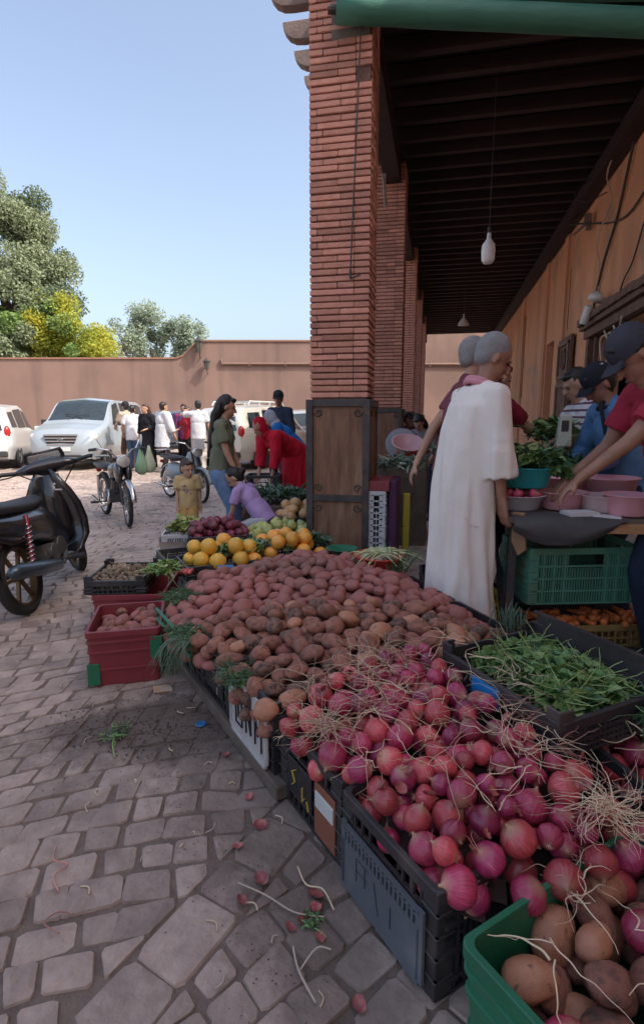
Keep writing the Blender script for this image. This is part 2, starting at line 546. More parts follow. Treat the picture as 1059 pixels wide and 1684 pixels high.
# ------------------------------------------------ roof of the arcade
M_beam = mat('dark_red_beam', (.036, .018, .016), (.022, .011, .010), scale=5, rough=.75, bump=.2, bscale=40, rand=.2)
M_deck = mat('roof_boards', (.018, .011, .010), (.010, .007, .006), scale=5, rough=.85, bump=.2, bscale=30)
M_tail = mat('weathered_beam_end', (.26, .19, .17), (.17, .12, .10), scale=8, rough=.85, bump=.4, bscale=50)
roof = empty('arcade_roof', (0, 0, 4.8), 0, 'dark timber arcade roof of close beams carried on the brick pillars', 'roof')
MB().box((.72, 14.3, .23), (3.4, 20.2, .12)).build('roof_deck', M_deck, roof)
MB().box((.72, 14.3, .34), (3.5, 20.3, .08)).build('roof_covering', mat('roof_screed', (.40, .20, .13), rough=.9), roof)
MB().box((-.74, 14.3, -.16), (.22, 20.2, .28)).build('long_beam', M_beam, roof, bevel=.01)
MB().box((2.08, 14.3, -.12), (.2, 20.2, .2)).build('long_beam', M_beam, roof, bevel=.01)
tb = None
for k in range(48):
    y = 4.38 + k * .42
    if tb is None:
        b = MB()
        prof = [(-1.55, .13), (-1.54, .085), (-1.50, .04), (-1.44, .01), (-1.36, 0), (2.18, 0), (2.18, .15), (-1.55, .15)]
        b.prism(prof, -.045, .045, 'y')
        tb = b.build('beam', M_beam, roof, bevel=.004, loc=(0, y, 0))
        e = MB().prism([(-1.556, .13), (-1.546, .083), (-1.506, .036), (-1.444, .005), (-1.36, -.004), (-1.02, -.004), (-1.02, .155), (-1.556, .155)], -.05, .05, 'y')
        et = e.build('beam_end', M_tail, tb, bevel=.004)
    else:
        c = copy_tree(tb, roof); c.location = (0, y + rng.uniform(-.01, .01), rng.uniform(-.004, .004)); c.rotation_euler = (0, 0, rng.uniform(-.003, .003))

# green rolled awning across the front
M_green = mat('green_awning', (.05, .19, .13), (.035, .14, .10), scale=5, rough=.6, bump=.2, bscale=20, stretch=(1, 6, 6))
aw = empty('rolled_awning', (-.8, 4.27, 4.12), R(11), 'green rolled awning stretched across the top of the arcade front', 'awning')
a = MB()
pts = [(x, 0, -.05 * x) for x in [i * .2 for i in range(22)]]
a.tube(pts, [.085 + .006 * nz(i * .8) for i in range(22)], 18)
a.build('fabric_roll', M_green, aw, smooth=True)
MB().cyl((-.06, 0, 0), (4.35, 0, -.22), .03, 10).build('roller_bar', M_iron, aw)
a = MB(); a.add([(0.05, .02, .06), (4.2, .02, .06), (4.2, .10, .3), (.05, .10, .3)], [(0, 1, 2, 3)])
a.box((2.1, .05, .17), (4.2, .02, .22)); a.build('canvas_strip', M_green, aw)
# crank rod in front of the pillar
M_wire = mat('dark_cable', (.05, .045, .045), rough=.6)
M_wire2 = mat('pale_cable', (.55, .42, .36), rough=.6)
rod = MB().tube([(-.628, 4.33, 4.25), (-.655, 4.35, 3.6), (-.675, 4.34, 3.0), (-.70, 4.355, 2.42)], .006, 6)
rod.tube([(-.70, 4.355, 2.42), (-.70, 4.355, 2.36)], .011, 6)
rod.tube([(-.70, 4.355, 2.36), (-.66, 4.35, 2.37), (-.62, 4.35, 2.385)], .007, 6)
rod.build('awning_crank', M_wire, label='thin dark crank rod hanging down the front of the nearest brick pillar', cat='crank rod')
# pale lamp tube on the inner side of the first pillar
tl = MB(); tl.cyl((-.52, 4.95, 3.28), (-.52, 5.12, 3.12), .013, 8); tl.cyl((-.52, 4.93, 3.30), (-.52, 4.95, 3.28), .018, 8)
tl.build('lamp_tube', mat('pale_plastic', (.3, .28, .27), rough=.4), label='thin pale lamp tube hanging behind the top of the nearest brick pillar', cat='lamp')

# ------------------------------------------------ market building behind the arcade
M_stucco = mat('orange_stucco', (.78, .38, .22), (.66, .31, .17), scale=.9, rough=.9, bump=.35, bscale=9, detail=10,
               spots=(.44, .29, .20), spot_scale=1.1, spot_lo=.60, spot_hi=.70)
M_frame = mat('brown_wood_frame', (.17, .085, .055), (.09, .045, .03), scale=8, rough=.6, bump=.3, bscale=40)
M_reveal = mat('red_brown_door', (.24, .10, .065), (.17, .075, .05), scale=4, rough=.7)
M_dull = mat('dull_shop_wall', (.42, .38, .32), (.28, .25, .21), scale=3, rough=.9, bump=.3, bscale=10)
bl = empty('market_building', (2.2, 10, 0), 0, 'long orange stuccoed market building whose wall closes the arcade on the right', 'building')
def blocks(segs, x0, x1):
    w = MB()
    for (ya, yb, za, zb) in segs: w.box(((x0 + x1) / 2, (ya + yb) / 2 - 10, (za + zb) / 2), (x1 - x0, yb - ya, zb - za))
    return w
# wall with a shop opening (6.2..9.1) and a doorway (12.1..12.9)
w = blocks([(-9, 6.2, 0, 5), (6.2, 9.15, 2.5, 5), (6.2, 9.15, 0, .85), (9.15, 12.15, 0, 5), (12.15, 12.95, 2.88, 5), (12.95, 24.5, 0, 5)], 0, .4)
w.build('wall', M_stucco, bl)
MB().box((4.0, -2.25, 5.88), (7.9, 33.5, 1.86)).build('unseen_upper_wall', M_stucco, bl)  # unseen upper storey, added at a height whose shadow covers the stall
MB().box((4.0, -2.25, 6.86), (8.1, 33.7, .10)).build('unseen_cornice', M_tail, bl)  # out of view, caps the storey added for shade
MB().box((.36, 2.55, 1.44), (.06, .8, 2.88)).build('door', M_reveal, bl)
MB().box((.62, -2.3, 1.7), (.1, 3.4, 2.2)).build('shop_interior', M_dull, bl)
MB().box((4.0, -2.25, 4.92), (7.2, 33.4, .1)).build('inner_ceiling', M_dull, bl)
MB().box((7.7, -2.25, 2.5), (.3, 33.4, 5)).build('back_wall', M_stucco, bl)
for yy in (-19, 14.4): MB().box((4.0, yy, 2.5), (7.2, .2, 5)).build('end_wall', M_stucco, bl)
for yy in (-5.5, 1.3): MB().box((1.0, yy, 2.5), (1.0, .1, 5)).build('partition', M_dull, bl)
f = MB()
f.box((-.03, -2.33, 2.56), (.14, 3.3, .12)); f.box((-.05, -2.33, 2.66), (.22, 3.4, .07))
f.box((-.02, -.80, 1.70), (.10, .13, 1.6)); f.box((-.02, -3.86, 1.70), (.10, .13, 1.6)); f.box((-.03, -2.33, .88), (.14, 3.3, .08))
f.box((-.02, -1.15, 1.70), (.06, .06, 1.55))
f.build('shop_frame', M_frame, bl, bevel=.006)
# ragged ledge above the shop front
lg = MB()
for i in range(16):
    y = -3.9 + i * .21
    lg.box((-.08, y, 2.74 + .02 * nz(i * .9)), (.24, .2, .09), (rng.uniform(-.06, .06), rng.uniform(-.1, .1), 0))
lg.build('ledge', M_frame, bl)
# carved shutter standing open by the shop
sh = MB(); sh.box((-.06, .72, 1.85), (.05, 1.0, 1.75)); sh.build('shutter', M_frame, bl, bevel=.004)
st = MB()
for za, zb in ((2.05, 2.62), (1.1, 1.9)):
    st.box((-.10, .32, (za + zb) / 2), (.03, .07, zb - za)); st.box((-.10, 1.12, (za + zb) / 2), (.03, .07, zb - za))
    st.box((-.10, .72, za), (.03, .87, .06)); st.box((-.10, .72, zb), (.03, .87, .06))
for k in range(16):
    a = k * .8; r_ = .22 - .011 * k
    st.tube([(-.105, .72 + r_ * math.cos(a + t * .35), 2.34 + r_ * .9 * math.sin(a + t * .35)) for t in range(7)], .012, 5)
st.build('shutter_carving', mat('carved_wood', (.20, .115, .085), rough=.6), bl)
# pilaster strips and cracks give the wall its long vertical shades
pl = MB()
for y in (3.2, 6.6, 1.35): MB().box((-.02, y, 2.5), (.05, .30, 5)).build('pilaster', M_stucco, bl)
ck = MB(); pp = [(-.004, 6.3 + .03 * nz(i * .7), 1.9 + i * .12) for i in range(19)]
ck.tube(pp, .010, 4); ck.build('wall_crack', mat('crack', (.10, .05, .03), rough=1), bl); ck = MB(); ck.tube([(-.004, 1.0 + .05 * nz(i * .6, 5), 2.9 + i * .13) for i in range(9)], .006, 4)
ck.build('wall_crack', bpy.data.materials['crack'], bl)
bl_x = []

# cables on the wall
def cable(name, pts, r, m, label, cat='cable'):
    P = [Vector(p) for p in pts]; out = []
    for i in range(len(P) - 1):
        p0 = P[max(0, i - 1)]; p1 = P[i]; p2 = P[i + 1]; p3 = P[min(len(P) - 1, i + 2)]
        for t in range(6):
            t /= 6
            out.append(.5 * ((2 * p1) + (p2 - p0) * t + (2 * p0 - 5 * p1 + 4 * p2 - p3) * t * t + (3 * p1 - p0 - 3 * p2 + p3) * t ** 3))
    out.append(P[-1])
    return MB().tube(out, r, 6).build(name, m, smooth=True, label=label, cat=cat)
cable('wall_cable', [(2.17, 7.75, 4.75), (2.16, 7.9, 4.45), (2.17, 8.3, 3.9), (2.16, 8.7, 3.5), (2.17, 9.1, 3.05), (2.17, 9.1, 2.8)], .018, M_wire,
      'thick dark cable running down the orange wall to the security camera')
cable('wall_cable', [(2.1, 8.2, 4.75), (2.02, 8.35, 4.45), (2.15, 8.6, 4.2), (2.1, 8.95, 3.8), (2.17, 9.0, 3.5), (2.17, 8.95, 3.0)], .010, M_wire2,
      'thin pale cable looping down the orange wall beside the thick dark one')
cable('wall_cable', [(2.1, 10.2, 4.6), (1.9, 9.9, 4.35), (2.0, 9.6, 4.25), (2.16, 9.3, 4.15), (2.17, 8.6, 3.93), (2.17, 7.8, 3.78), (2.17, 7.0, 3.9)], .012, M_wire,
      'dark cable sagging sideways across the orange wall from under the beam')
cable('wall_cable', [(2.17, 8.0, 2.78), (2.16, 7.75, 3.0), (2.17, 7.5, 3.15), (2.17, 7.2, 3.5)], .010, M_wire,
      'short dark cable rising behind the ledge of the shop front')
cable('wall_cable', [(2.05, 9.0, 4.7), (1.75, 8.9, 4.45), (1.85, 8.7, 4.25), (2.1, 8.6, 4.32)], .008, M_wire,
      'dark cable loop hanging from the beam above the wall')
cable('wall_cable', [(2.05, 8.0, 2.44), (2.1, 7.9, 2.2), (2.12, 8.2, 2.0), (2.1, 8.35, 2.35), (2.1, 8.0, 2.4), (2.1, 7.6, 2.38), (2.05, 7.3, 2.5)], .011, mat('cream_cable', (.62, .55, .45)),
      'tangled cream cable hanging in the shop opening')
cable('wall_cable', [(2.05, 7.6, 2.44), (2.08, 7.55, 2.3), (2.1, 7.45, 2.1)], .012, mat('white_cable', (.7, .68, .62)),
      'short white cable with a plug dangling in the shop opening')
jb_ = MB(); jb_.box((2.1, 9.6, 4.3), (.10, .10, .16)); jb_.box((2.12, 9.6, 4.20), (.08, .07, .10)); jb_.cyl((2.08, 9.63, 4.25), (1.95, 9.8, 4.15), .02, 6)
jb_.build('junction_box', M_tail, bevel=.01, label='small junction box on the wall where the cables meet under the beam', cat='junction box')
M_white = mat('white_plastic', (.75, .74, .72), (.68, .67, .66), rough=.35)
sc = empty('security_camera', (2.18, 8.55, 2.9), 0, 'white dome security camera on the orange wall above the shop front', 'security camera')
MB().lathe([(.001, .12), (.06, .11), (.10, .06), (.11, 0), (.001, 0)], (-.16, -.1, 0), 16, (0, R(20), 0)).build('housing', M_white, sc, smooth=True)
MB().cyl((-.2, .02, -.04), (-.24, .12, -.26), .055, 12).build('camera_barrel', M_white, sc, bevel=.006)
MB().ell((-.245, .125, -.27), .035).build('lens', mat('black_glass', (.01, .01, .01), rough=.1), sc, smooth=True)
MB().box((-.05, 0, .03), (.12, .06, .05)).build('bracket', M_white, sc)

# hanging lamps
lt = empty('hanging_bulb', (.45, 6.5, 3.11), 0, 'large white bulb hanging on a wire under the dark beams, the nearer of two', 'light bulb')
MB().lathe([(.001, -.15), (.05, -.147), (.068, -.115), (.073, -.02), (.066, .04), (.04, .075), (.024, .10), (.02, .155), (.001, .16)], (0, 0, 0), 20).build(
    'bulb', mat('frosted_bulb', (.82, .80, .80), (.78, .76, .76), rough=.3), lt, smooth=True)
MB().cyl((0, 0, .15), (0, 0, .21), .019, 10).build('socket', M_wire, lt)
MB().cyl((0, 0, .2), (0, 0, 1.72), .004, 6).build('wire', M_wire, lt)
lt = empty('hanging_lamp', (.56, 16.3, 3.98), 0, 'small cone shaped white lamp hanging far down the arcade', 'lamp')
MB().lathe([(.02, .2), (.03, .1), (.13, -.02), (.16, -.1), (.001, -.12)], (0, 0, 0), 16).build('lamp_shade', mat('lamp_white', (.75, .72, .68)), lt, smooth=True)
MB().cyl((0, 0, .18), (0, 0, .84), .008, 5).build('wire', M_wire, lt)

# ------------------------------------------------ far wall of the square
M_fw = mat('far_stucco', (.245, .155, .125), (.20, .125, .10), scale=.35, rough=.95, bump=.2, bscale=3, detail=12,
           spots=(.165, .105, .085), spot_scale=.5, spot_lo=.50, spot_hi=.8)
def streaks(m, sc, col, lo, hi, amt):
    N, L = m.node_tree.nodes, m.node_tree.links; b = N['Principled BSDF']; src = b.inputs['Base Color'].links[0].from_socket
    tc = N.new('ShaderNodeTexCoord'); mp = N.new('ShaderNodeMapping'); mp.inputs['Scale'].default_value = sc; L.new(tc.outputs['Object'], mp.inputs[0])
    n = N.new('ShaderNodeTexNoise'); n.inputs['Scale'].default_value = 1; n.inputs['Detail'].default_value = 8; L.new(mp.outputs[0], n.inputs[0])
    r = N.new('ShaderNodeMapRange'); L.new(n.outputs[0], r.inputs[0]); r.inputs[1].default_value = lo; r.inputs[2].default_value = hi; r.inputs[4].default_value = amt
    mx = N.new('ShaderNodeMix'); mx.data_type = 'RGBA'; L.new(r.outputs[0], mx.inputs[0]); L.new(src, mx.inputs[6]); mx.inputs[7].default_value = (*col, 1); L.new(mx.outputs[2], b.inputs['Base Color'])
streaks(M_fw, (1.6, 1.6, .12), (.12, .08, .065), .50, .72, .55); streaks(M_stucco, (1.5, 1.5, .25), (.40, .21, .12), .48, .68, .6)
M_cap = mat('wall_cap', (.30, .15, .10), rough=.9)
fw = empty('square_wall', (-6.61, 28.31, 0), math.atan2(3.46, 15.48), 'tall plain brown stuccoed wall with a step in its top, closing the far side of the square', 'wall')
# local x along the wall (to the right), y away from the camera
prof = [(-60, 0), (22, 0), (22, 6.6), (3.2, 6.6), (3.2, 5.25), (-5.3, 5.25), (-5.75, 5.18), (-6.15, 4.85), (-6.5, 4.5), (-6.9, 4.38), (-60, 4.3)]
MB().prism(prof, 0, .45, 'y').build('wall', M_fw, fw)
cp = MB(); top = [(22, 6.6), (3.2, 6.6)]
top = [(3.1, 5.25), (-5.3, 5.25), (-5.75, 5.18), (-6.15, 4.85), (-6.5, 4.5), (-6.9, 4.38), (-60, 4.3)]
for (a1, b1), (a2, b2) in zip(top, top[1:]):
    cp.add([(a1, -.06, b1 - .02), (a1, .5, b1 - .02), (a1, .5, b1 + .06), (a1, -.06, b1 + .06), (a2, -.06, b2 - .02), (a2, .5, b2 - .02), (a2, .5, b2 + .06), (a2, -.06, b2 + .06)],
           [(0, 1, 2, 3), (7, 6, 5, 4), (0, 4, 5, 1), (1, 5, 6, 2), (2, 6, 7, 3), (3, 7, 4, 0)])
cp.build('coping', M_cap, fw)
pi = MB(); pi.tube([(-4.55, -.09, 4.35), (-4.5, -.09, 4.12), (22, -.09, 4.10)], .065, 8)
for i in range(14): pi.box((-3.1 + i * 1.85, -.07, 4.10), (.07, .14, .2))
pi.build('pipe', mat('wall_pipe', (.20, .12, .09)), fw)
def lantern(x, z, s, label):
    g = empty('wall_lantern', (0, 0, 0), 0, label, 'lantern')
    g.matrix_world = fw.matrix_world
    mxl = Matrix.Translation(fw.location) @ Matrix.Rotation(fw.rotation_euler.z, 4, 'Z')
    g.location = mxl @ Vector((x, -.3, z)); g.rotation_euler = fw.rotation_euler
    MB().lathe([(.02, .62 * s), (.16 * s, .45 * s), (.26 * s, .38 * s), (.26 * s, .33 * s), (.001, .33 * s)], n=6).build('cap', M_iron, g)
    MB().lathe([(.001, -.2 * s), (.10 * s, -.2 * s), (.2 * s, .33 * s), (.001, .33 * s)], n=6).build('glass', mat('lantern_glass', (.10, .09, .07), rough=.2), g)
    m_ = MB()
    for k in range(6):
        a = k * PI / 3; m_.tube([(.10 * s * math.cos(a), .1 * s * math.sin(a), -.2 * s), (.2 * s * math.cos(a), .2 * s * math.sin(a), .34 * s)], .015 * s, 4)
    m_.tube([(0, 0, -.2 * s), (0, .1, -.4 * s), (0, .3, -.42 * s)], .03 * s, 5)
    m_.build('bars', M_iron, g)
fw.matrix_world  # placed by location and rotation
lantern(-5.6, 4.85, 1.0, 'iron lantern on the far wall where its top steps up')
lantern(-5.25, 3.95, .75, 'smaller dark lantern below the other one on the far wall')

# ------------------------------------------------ trees behind the wall
def leaf_clump_tree(name, base, crown_fn, trunk_pts, tr_r, leafm, n_leaf, lsize, label, droop=.3, seed=1, limbs=()):
    r_ = random.Random(seed)
    g = empty(name, base, 0, label, 'tree')
    t = MB(); t.tube(trunk_pts, [tr_r * (1 - .7 * i / (len(trunk_pts) - 1)) for i in range(len(trunk_pts))], 8)
    for lb in limbs: t.tube(lb, [tr_r * .5 * (1 - .75 * i / (len(lb) - 1)) for i in range(len(lb))], 6)
    t.build('trunk', M_bark, g, smooth=True)
    clumps = crown_fn(r_)
    mbs = [MB() for _ in leafm]
    per = max(1, n_leaf // len(clumps))
    for (c, rad, mi) in clumps:
        mb = mbs[mi]
        for _ in range(int(per * (rad / .9) ** 1.5)):
            d = Vector((r_.gauss(0, 1), r_.gauss(0, 1), r_.gauss(0, 1))).normalized() * rad * r_.random() ** .45
            p = Vector(c) + d
            L_ = lsize * r_.uniform(.6, 1.4); W_ = L_ * .35
            ax = Vector((r_.gauss(0, 1), r_.gauss(0, 1), r_.gauss(0, .7) - droop)).normalized()
            sd_ = ax.orthogonal().normalized(); sd_.rotate(Matrix.Rotation(r_.uniform(0, 6.28), 3, ax))
            b = len(mb.v)
            mb.v += [tuple(p), tuple(p + ax * L_ * .5 + sd_ * W_), tuple(p + ax * L_), tuple(p + ax * L_ * .5 - sd_ * W_)]
            mb.f.append((b, b + 1, b + 2, b + 3)); mb.mi.append(0)
    for k, mb in enumerate(mbs):
        if mb.v: mb.build('crown', leafm[k], g, fix=False)
    return g
M_bark = mat('bark', (.12, .085, .06), (.07, .05, .035), scale=6, rough=.95, bump=.5, bscale=20)
def leafmat(n, c1, c2):
    m = mat(n, c1, c2, scale=.55, rough=.7, spec=.2)
    N, L = m.node_tree.nodes, m.node_tree.links
    b = N['Principled BSDF']; t = N.new('ShaderNodeBsdfTranslucent'); mx = N.new('ShaderNodeMixShader'); mx.inputs[0].default_value = .45
    L.new(b.inputs['Base Color'].links[0].from_socket, t.inputs['Color']); L.new(b.outputs[0], mx.inputs[1]); L.new(t.outputs[0], mx.inputs[2]); L.new(mx.outputs[0], N['Material Output'].inputs[0])
    return m
L1 = leafmat('leaf_olive', (.34, .38, .24), (.22, .27, .16)); L2 = leafmat('leaf_dark', (.18, .23, .13), (.11, .15, .09))
L3 = leafmat('leaf_yellow', (.50, .46, .06), (.30, .36, .07)); L4 = leafmat('leaf_fresh', (.27, .37, .12), (.16, .25, .08))
L5 = leafmat('leaf_pale', (.40, .46, .35), (.28, .35, .26)); L6 = leafmat('leaf_grey', (.22, .27, .20), (.13, .17, .12))
def ellipsoid_crown(specs, nper, rad, mids):
    def fn(r_):
        out = []
        for (cx, cy, cz, rx, ry, rz, n) in specs:
            for _ in range(n):
                d = Vector((r_.gauss(0, 1), r_.gauss(0, 1), r_.gauss(0, 1))).normalized() * r_.uniform(.45, 1.0)
                out.append(((cx + d.x * rx, cy + d.y * ry, cz + d.z * rz), r_.uniform(.6, 1.3) * rad, r_.choice(mids)))
        return out
    return fn
# camera frame helper used once for planning: positions below are plain world coordinates
tA = (-26.5, 31.0, 0)
leaf_clump_tree('tall_tree', tA, ellipsoid_crown([(0, 0, 8.5, 3.6, 3.5, 3.2, 34), (-.6, 0, 12.0, 2.6, 2.6, 2.6, 22), (-1.5, 0, 15, 2.0, 2, 2.4, 15), (2.6, 0, 10.6, 1.7, 2, 1.5, 10), (1.6, 0, 13.4, 1.3, 1.4, 1.6, 8), (-5, 0, 9, 3.5, 3, 6, 30), (3.2, 0, 7.0, 2.2, 2, 2.2, 16)], 1, .95, [0, 0, 1]),
                [(0, 0, 0), (.1, 0, 4), (-.2, .1, 8), (-.8, 0, 12), (-1.5, 0, 15.5)], .45, [L1, L2], 120000, .16,
                'tall grey green feathery tree at the left edge beyond the wall', .9, 3,
                [[(0, 0, 5), (1.5, 0, 8), (2.6, 0, 10.5)], [(0, 0, 6.5), (1, 0, 10.5), (1.7, 0, 13.4)], [(0, 0, 4.5), (-2, .2, 7), (-4, 0, 10)]])
leaf_clump_tree('yellow_bush_tree', (-21.6, 30.0, 0), ellipsoid_crown([(-1.6, .3, 5.2, 1.6, 1.2, 1.4, 10), (0, 0, 5.6, 2.2, 1.6, 1.6, 20), (-.9, 0, 7.4, 1.5, 1.3, 1.3, 12), (1.7, 0, 5.6, 1.1, 1.2, .9, 9)], 1, .7, [0, 0, 0, 1]),
                [(0, 0, 0), (0, 0, 3), (-.3, 0, 6)], .22, [L3, L4], 42000, .14,
                'yellow flowering tree in front of the tall one beyond the wall', .5, 5, [[(0, 0, 3), (1, 0, 4.6), (1.6, 0, 5.6)]])
leaf_clump_tree('green_bush_tree', (-25.6, 28.5, 0), ellipsoid_crown([(0, 0, 6.0, 3.2, 1.5, 2.4, 26)], 1, .8, [0, 1]),
                [(0, 0, 0), (0, 0, 3), (.3, 0, 6)], .25, [L4, L1], 40000, .18,
                'bright green leafy tree low at the left edge above the wall', .9, 7)
leaf_clump_tree('pale_tree', (-18.6, 34.8, 0), ellipsoid_crown([(-1.2, 0, 6.7, 1.9, 1.6, 1.8, 19), (-1.0, 0, 8.3, 1.2, 1, .8, 6), (2.2, 0, 6.8, 1.8, 1.3, 1.2, 15), (.6, 0, 6.2, 2.6, 1.3, 1.1, 16)], 1, .62, [0, 0, 1]),
                [(0, 0, 0), (0, 0, 3.5), (-.5, 0, 6)], .28, [L5, L6], 26000, .16,
                'pale green open crowned tree standing alone behind the middle of the wall', .3, 9,
                [[(0, 0, 3.5), (1.2, 0, 5.3), (2.3, 0, 7)], [(0, 0, 4), (-1.2, 0, 6), (-1.4, 0, 8.3)], [(0, 0, 3.6), (-2, 0, 5.3), (-2.9, 0, 6.5)]])
br = MB(); r_ = random.Random(4)
for k in range(26):
    x = r_.uniform(-1.4, 1.6); z = 4.0; p = [(x, 0, 3.2)]
    for t in range(4): x += r_.uniform(-.3, .3); z += r_.uniform(.25, .65); p.append((x, r_.uniform(-.3, .3), z))
    br.tube(p, [.035, .028, .02, .014, .008], 4)
br.cyl((0, 0, 0), (0, 0, 3.4), .12, 8)
br.build('bare_shrub', M_bark, loc=(-20.0, 31.0, 0), label='bare twiggy shrub showing above the wall left of the pale tree', cat='shrub')
fl = MB()
for k in range(7): fl.ell((rng.gauss(0, .08), 0, rng.gauss(0, .08)), .09, n=6, m=4)
fl.build('red_flower', mat('red_petal', (.6, .03, .03)), loc=(-24.6, 26.3, 6.75), label='red blossom cluster at the left edge in the green foliage', cat='flower')
# ================================================================ CRATES
M_black = mat('black_plastic', (.034, .032, .036), (.018, .017, .020), scale=7, rough=.42, bump=.2, bscale=50, spots=(.10, .085, .075), spot_scale=7, spot_lo=.55, spot_hi=.85)
M_blackr = mat('black_plastic_dusty', (.045, .038, .040), (.03, .026, .028), scale=5, rough=.5, bump=.2, bscale=40, spots=(.13, .10, .085), spot_scale=6, spot_lo=.52, spot_hi=.8)
M_redp = mat('red_plastic', (.25, .035, .045), (.18, .026, .034), scale=4, rough=.45, bump=.2, bscale=25, spots=(.16, .06, .05), spot_scale=6, spot_lo=.55, spot_hi=.8)
M_greenp = mat('green_plastic', (.02, .17, .085), (.015, .12, .06), scale=4, rough=.4, bump=.15, bscale=30, spots=(.06, .10, .06), spot_scale=6, spot_lo=.58, spot_hi=.8)
M_greend = mat('green_crate_plastic', (.085, .24, .16), (.055, .17, .11), scale=4, rough=.5, bump=.15, bscale=30, spots=(.14, .12, .07), spot_scale=5, spot_lo=.55, spot_hi=.8)
M_greyp = mat('grey_blue_plastic', (.13, .145, .165), (.09, .10, .115), scale=3, rough=.45, bump=.15, bscale=30, spots=(.2, .2, .2), spot_scale=6, spot_lo=.6, spot_hi=.85)
M_chalk = mat('chalky_white', (.50, .47, .45), (.34, .32, .31), scale=14, rough=.9, bump=.3, bscale=60)
M_yellowp = mat('yellow_plastic', (.62, .48, .05), (.5, .38, .04), rough=.5)

def lattice_panel(L, H, nv, nh, t=.008, solid=None, bar=.006, hole=False):
    """wall panel in local x (length) / z (height), centred on x, from z=0"""
    b = MB()
    for k in range(nh + 1):
        z = H * k / nh
        b.box((0, 0, z), (L, t * 1.5, bar * 1.6))
    for k in range(nv + 1):
        x = -L / 2 + L * k / nv
        if hole and abs(x) < L * .17:
            b.box((x, 0, H * .36), (bar, t, H * .70)); continue
        b.box((x, 0, H / 2), (bar * (1.0 if k % 4 else 2.2), t, H))
    if solid:
        z0, z1 = solid
        b.box((0, -.001, (z0 + z1) / 2 * H), (L * .96, t * .7, (z1 - z0) * H))
    return b

def crate(name, loc, rz, W, D, H, m, label, style='lattice', group=None, tilt=(0, 0), rimm=None, nv=14, nh=5, solid=None, posts=0, cat='crate', fx=None, handle=True):
    """W along local x, D along local y. Parts: rim, corner_post x4, side_panel x4, bottom"""
    g = empty(name, loc, rz, label, cat, group)
    g.rotation_euler = (tilt[0], tilt[1], rz)
    rimm = rimm or m
    t = .011
    # rim: rounded frame
    b = MB()
    def ring(w, d, z, r=.025, n=5):
        out = []
        for cx, cy, a0 in ((w / 2 - r, d / 2 - r, 0), (-w / 2 + r, d / 2 - r, 90), (-w / 2 + r, -d / 2 + r, 180), (w / 2 - r, -d / 2 + r, 270)):
            for i in range(n): a = R(a0 + 90 * i / (n - 1)); out.append((cx + r * math.cos(a), cy + r * math.sin(a), z))
        return out
    ex = .008
    rings = [ring(W - .02, D - .02, H - .03), ring(W + ex, D + ex, H - .03), ring(W + ex, D + ex, H - .002), ring(W + ex - .004, D + ex - .004, H), ring(W - .022, D - .022, H), ring(W - .024, D - .024, H - .03)]
    b.loft(rings, cap=False); b.build('rim', rimm, g)
    if style == 'solid':
        taper = .93
        rg = [ring(W * taper, D * taper, 0), ring(W * taper, D * taper, .0), ring(W - .004, D - .004, H - .028), ring(W - .024, D - .024, H - .028), ring(W * taper - .02, D * taper - .02, .012)]
        s = MB(); s.loft(rg, cap=True); s.build('wall', m, g)
        rb = MB()
        for zz in (.30, .62, .80):
            w_ = W * (taper + (1 - taper) * zz); d_ = D * (taper + (1 - taper) * zz)
            q = [ring(w_ + .001, d_ + .001, H * zz - .005), ring(w_ + .010, d_ + .010, H * zz - .005), ring(w_ + .010, d_ + .010, H * zz + .004), ring(w_ + .001, d_ + .001, H * zz + .006)]
            rb.loft(q, cap=False)
        rb.build('rib', m, g)
    else:
        for (px, py, rr, LL) in ((0, -D / 2 + t / 2, 0, W), (W / 2 - t / 2, 0, 90, D), (0, D / 2 - t / 2, 180, W), (-W / 2 + t / 2, 0, 270, D)):
            nvv = max(4, int(nv * LL / max(W, D)))
            pb = lattice_panel(LL - .05, H - .035, nvv, nh, solid=solid, hole=handle and H > .2)
            pb.build('side_panel', m, g, fix=False, loc=(px, py, .004), rot=(0, 0, R(rr)))
        for sx in (-1, 1):
            for sy in (-1, 1):
                cpst = MB()
                hh = H + posts
                k = .026
                cpst.box((sx * (W / 2 - k), sy * (D / 2 - .004), hh / 2 - .001), (k * 2, .009, hh - .002)); cpst.box((sx * (W / 2 - .004), sy * (D / 2 - k), hh / 2 - .002), (.009, k * 2, hh - .004))
                for q in range(4 if H > .2 else 2):
                    zz = H * (.2 + .2 * q)
                    cpst.box((sx * (W / 2 - k + .004), sy * (D / 2), zz), (k * 2 + .006, .012, .007)); cpst.box((sx * (W / 2), sy * (D / 2 - k + .004), zz), (.012, k * 2 + .006, .007))
                cpst.build('corner_post', rimm, g, bevel=.002, segs=1)
        fb = MB()
        for i in range(9): fb.box((0, -D / 2 + .03 + (D - .06) * i / 8, .008), (W - .02, .012, .008))
        for i in range(9): fb.box((-W / 2 + .03 + (W - .06) * i / 8, 0, .010), (.012, D - .02, .006))
        fb.build('bottom', m, g)
    return g

T2 = Vector((-.676, .737)); N2 = Vector((.737, .676)); A2 = Vector((.04, 1.06))
def st(s, n): p = A2 + T2 * s + N2 * n; return (p.x, p.y)
ang = math.atan2(N2.y, N2.x)        # local x runs inward, local y runs back along the edge
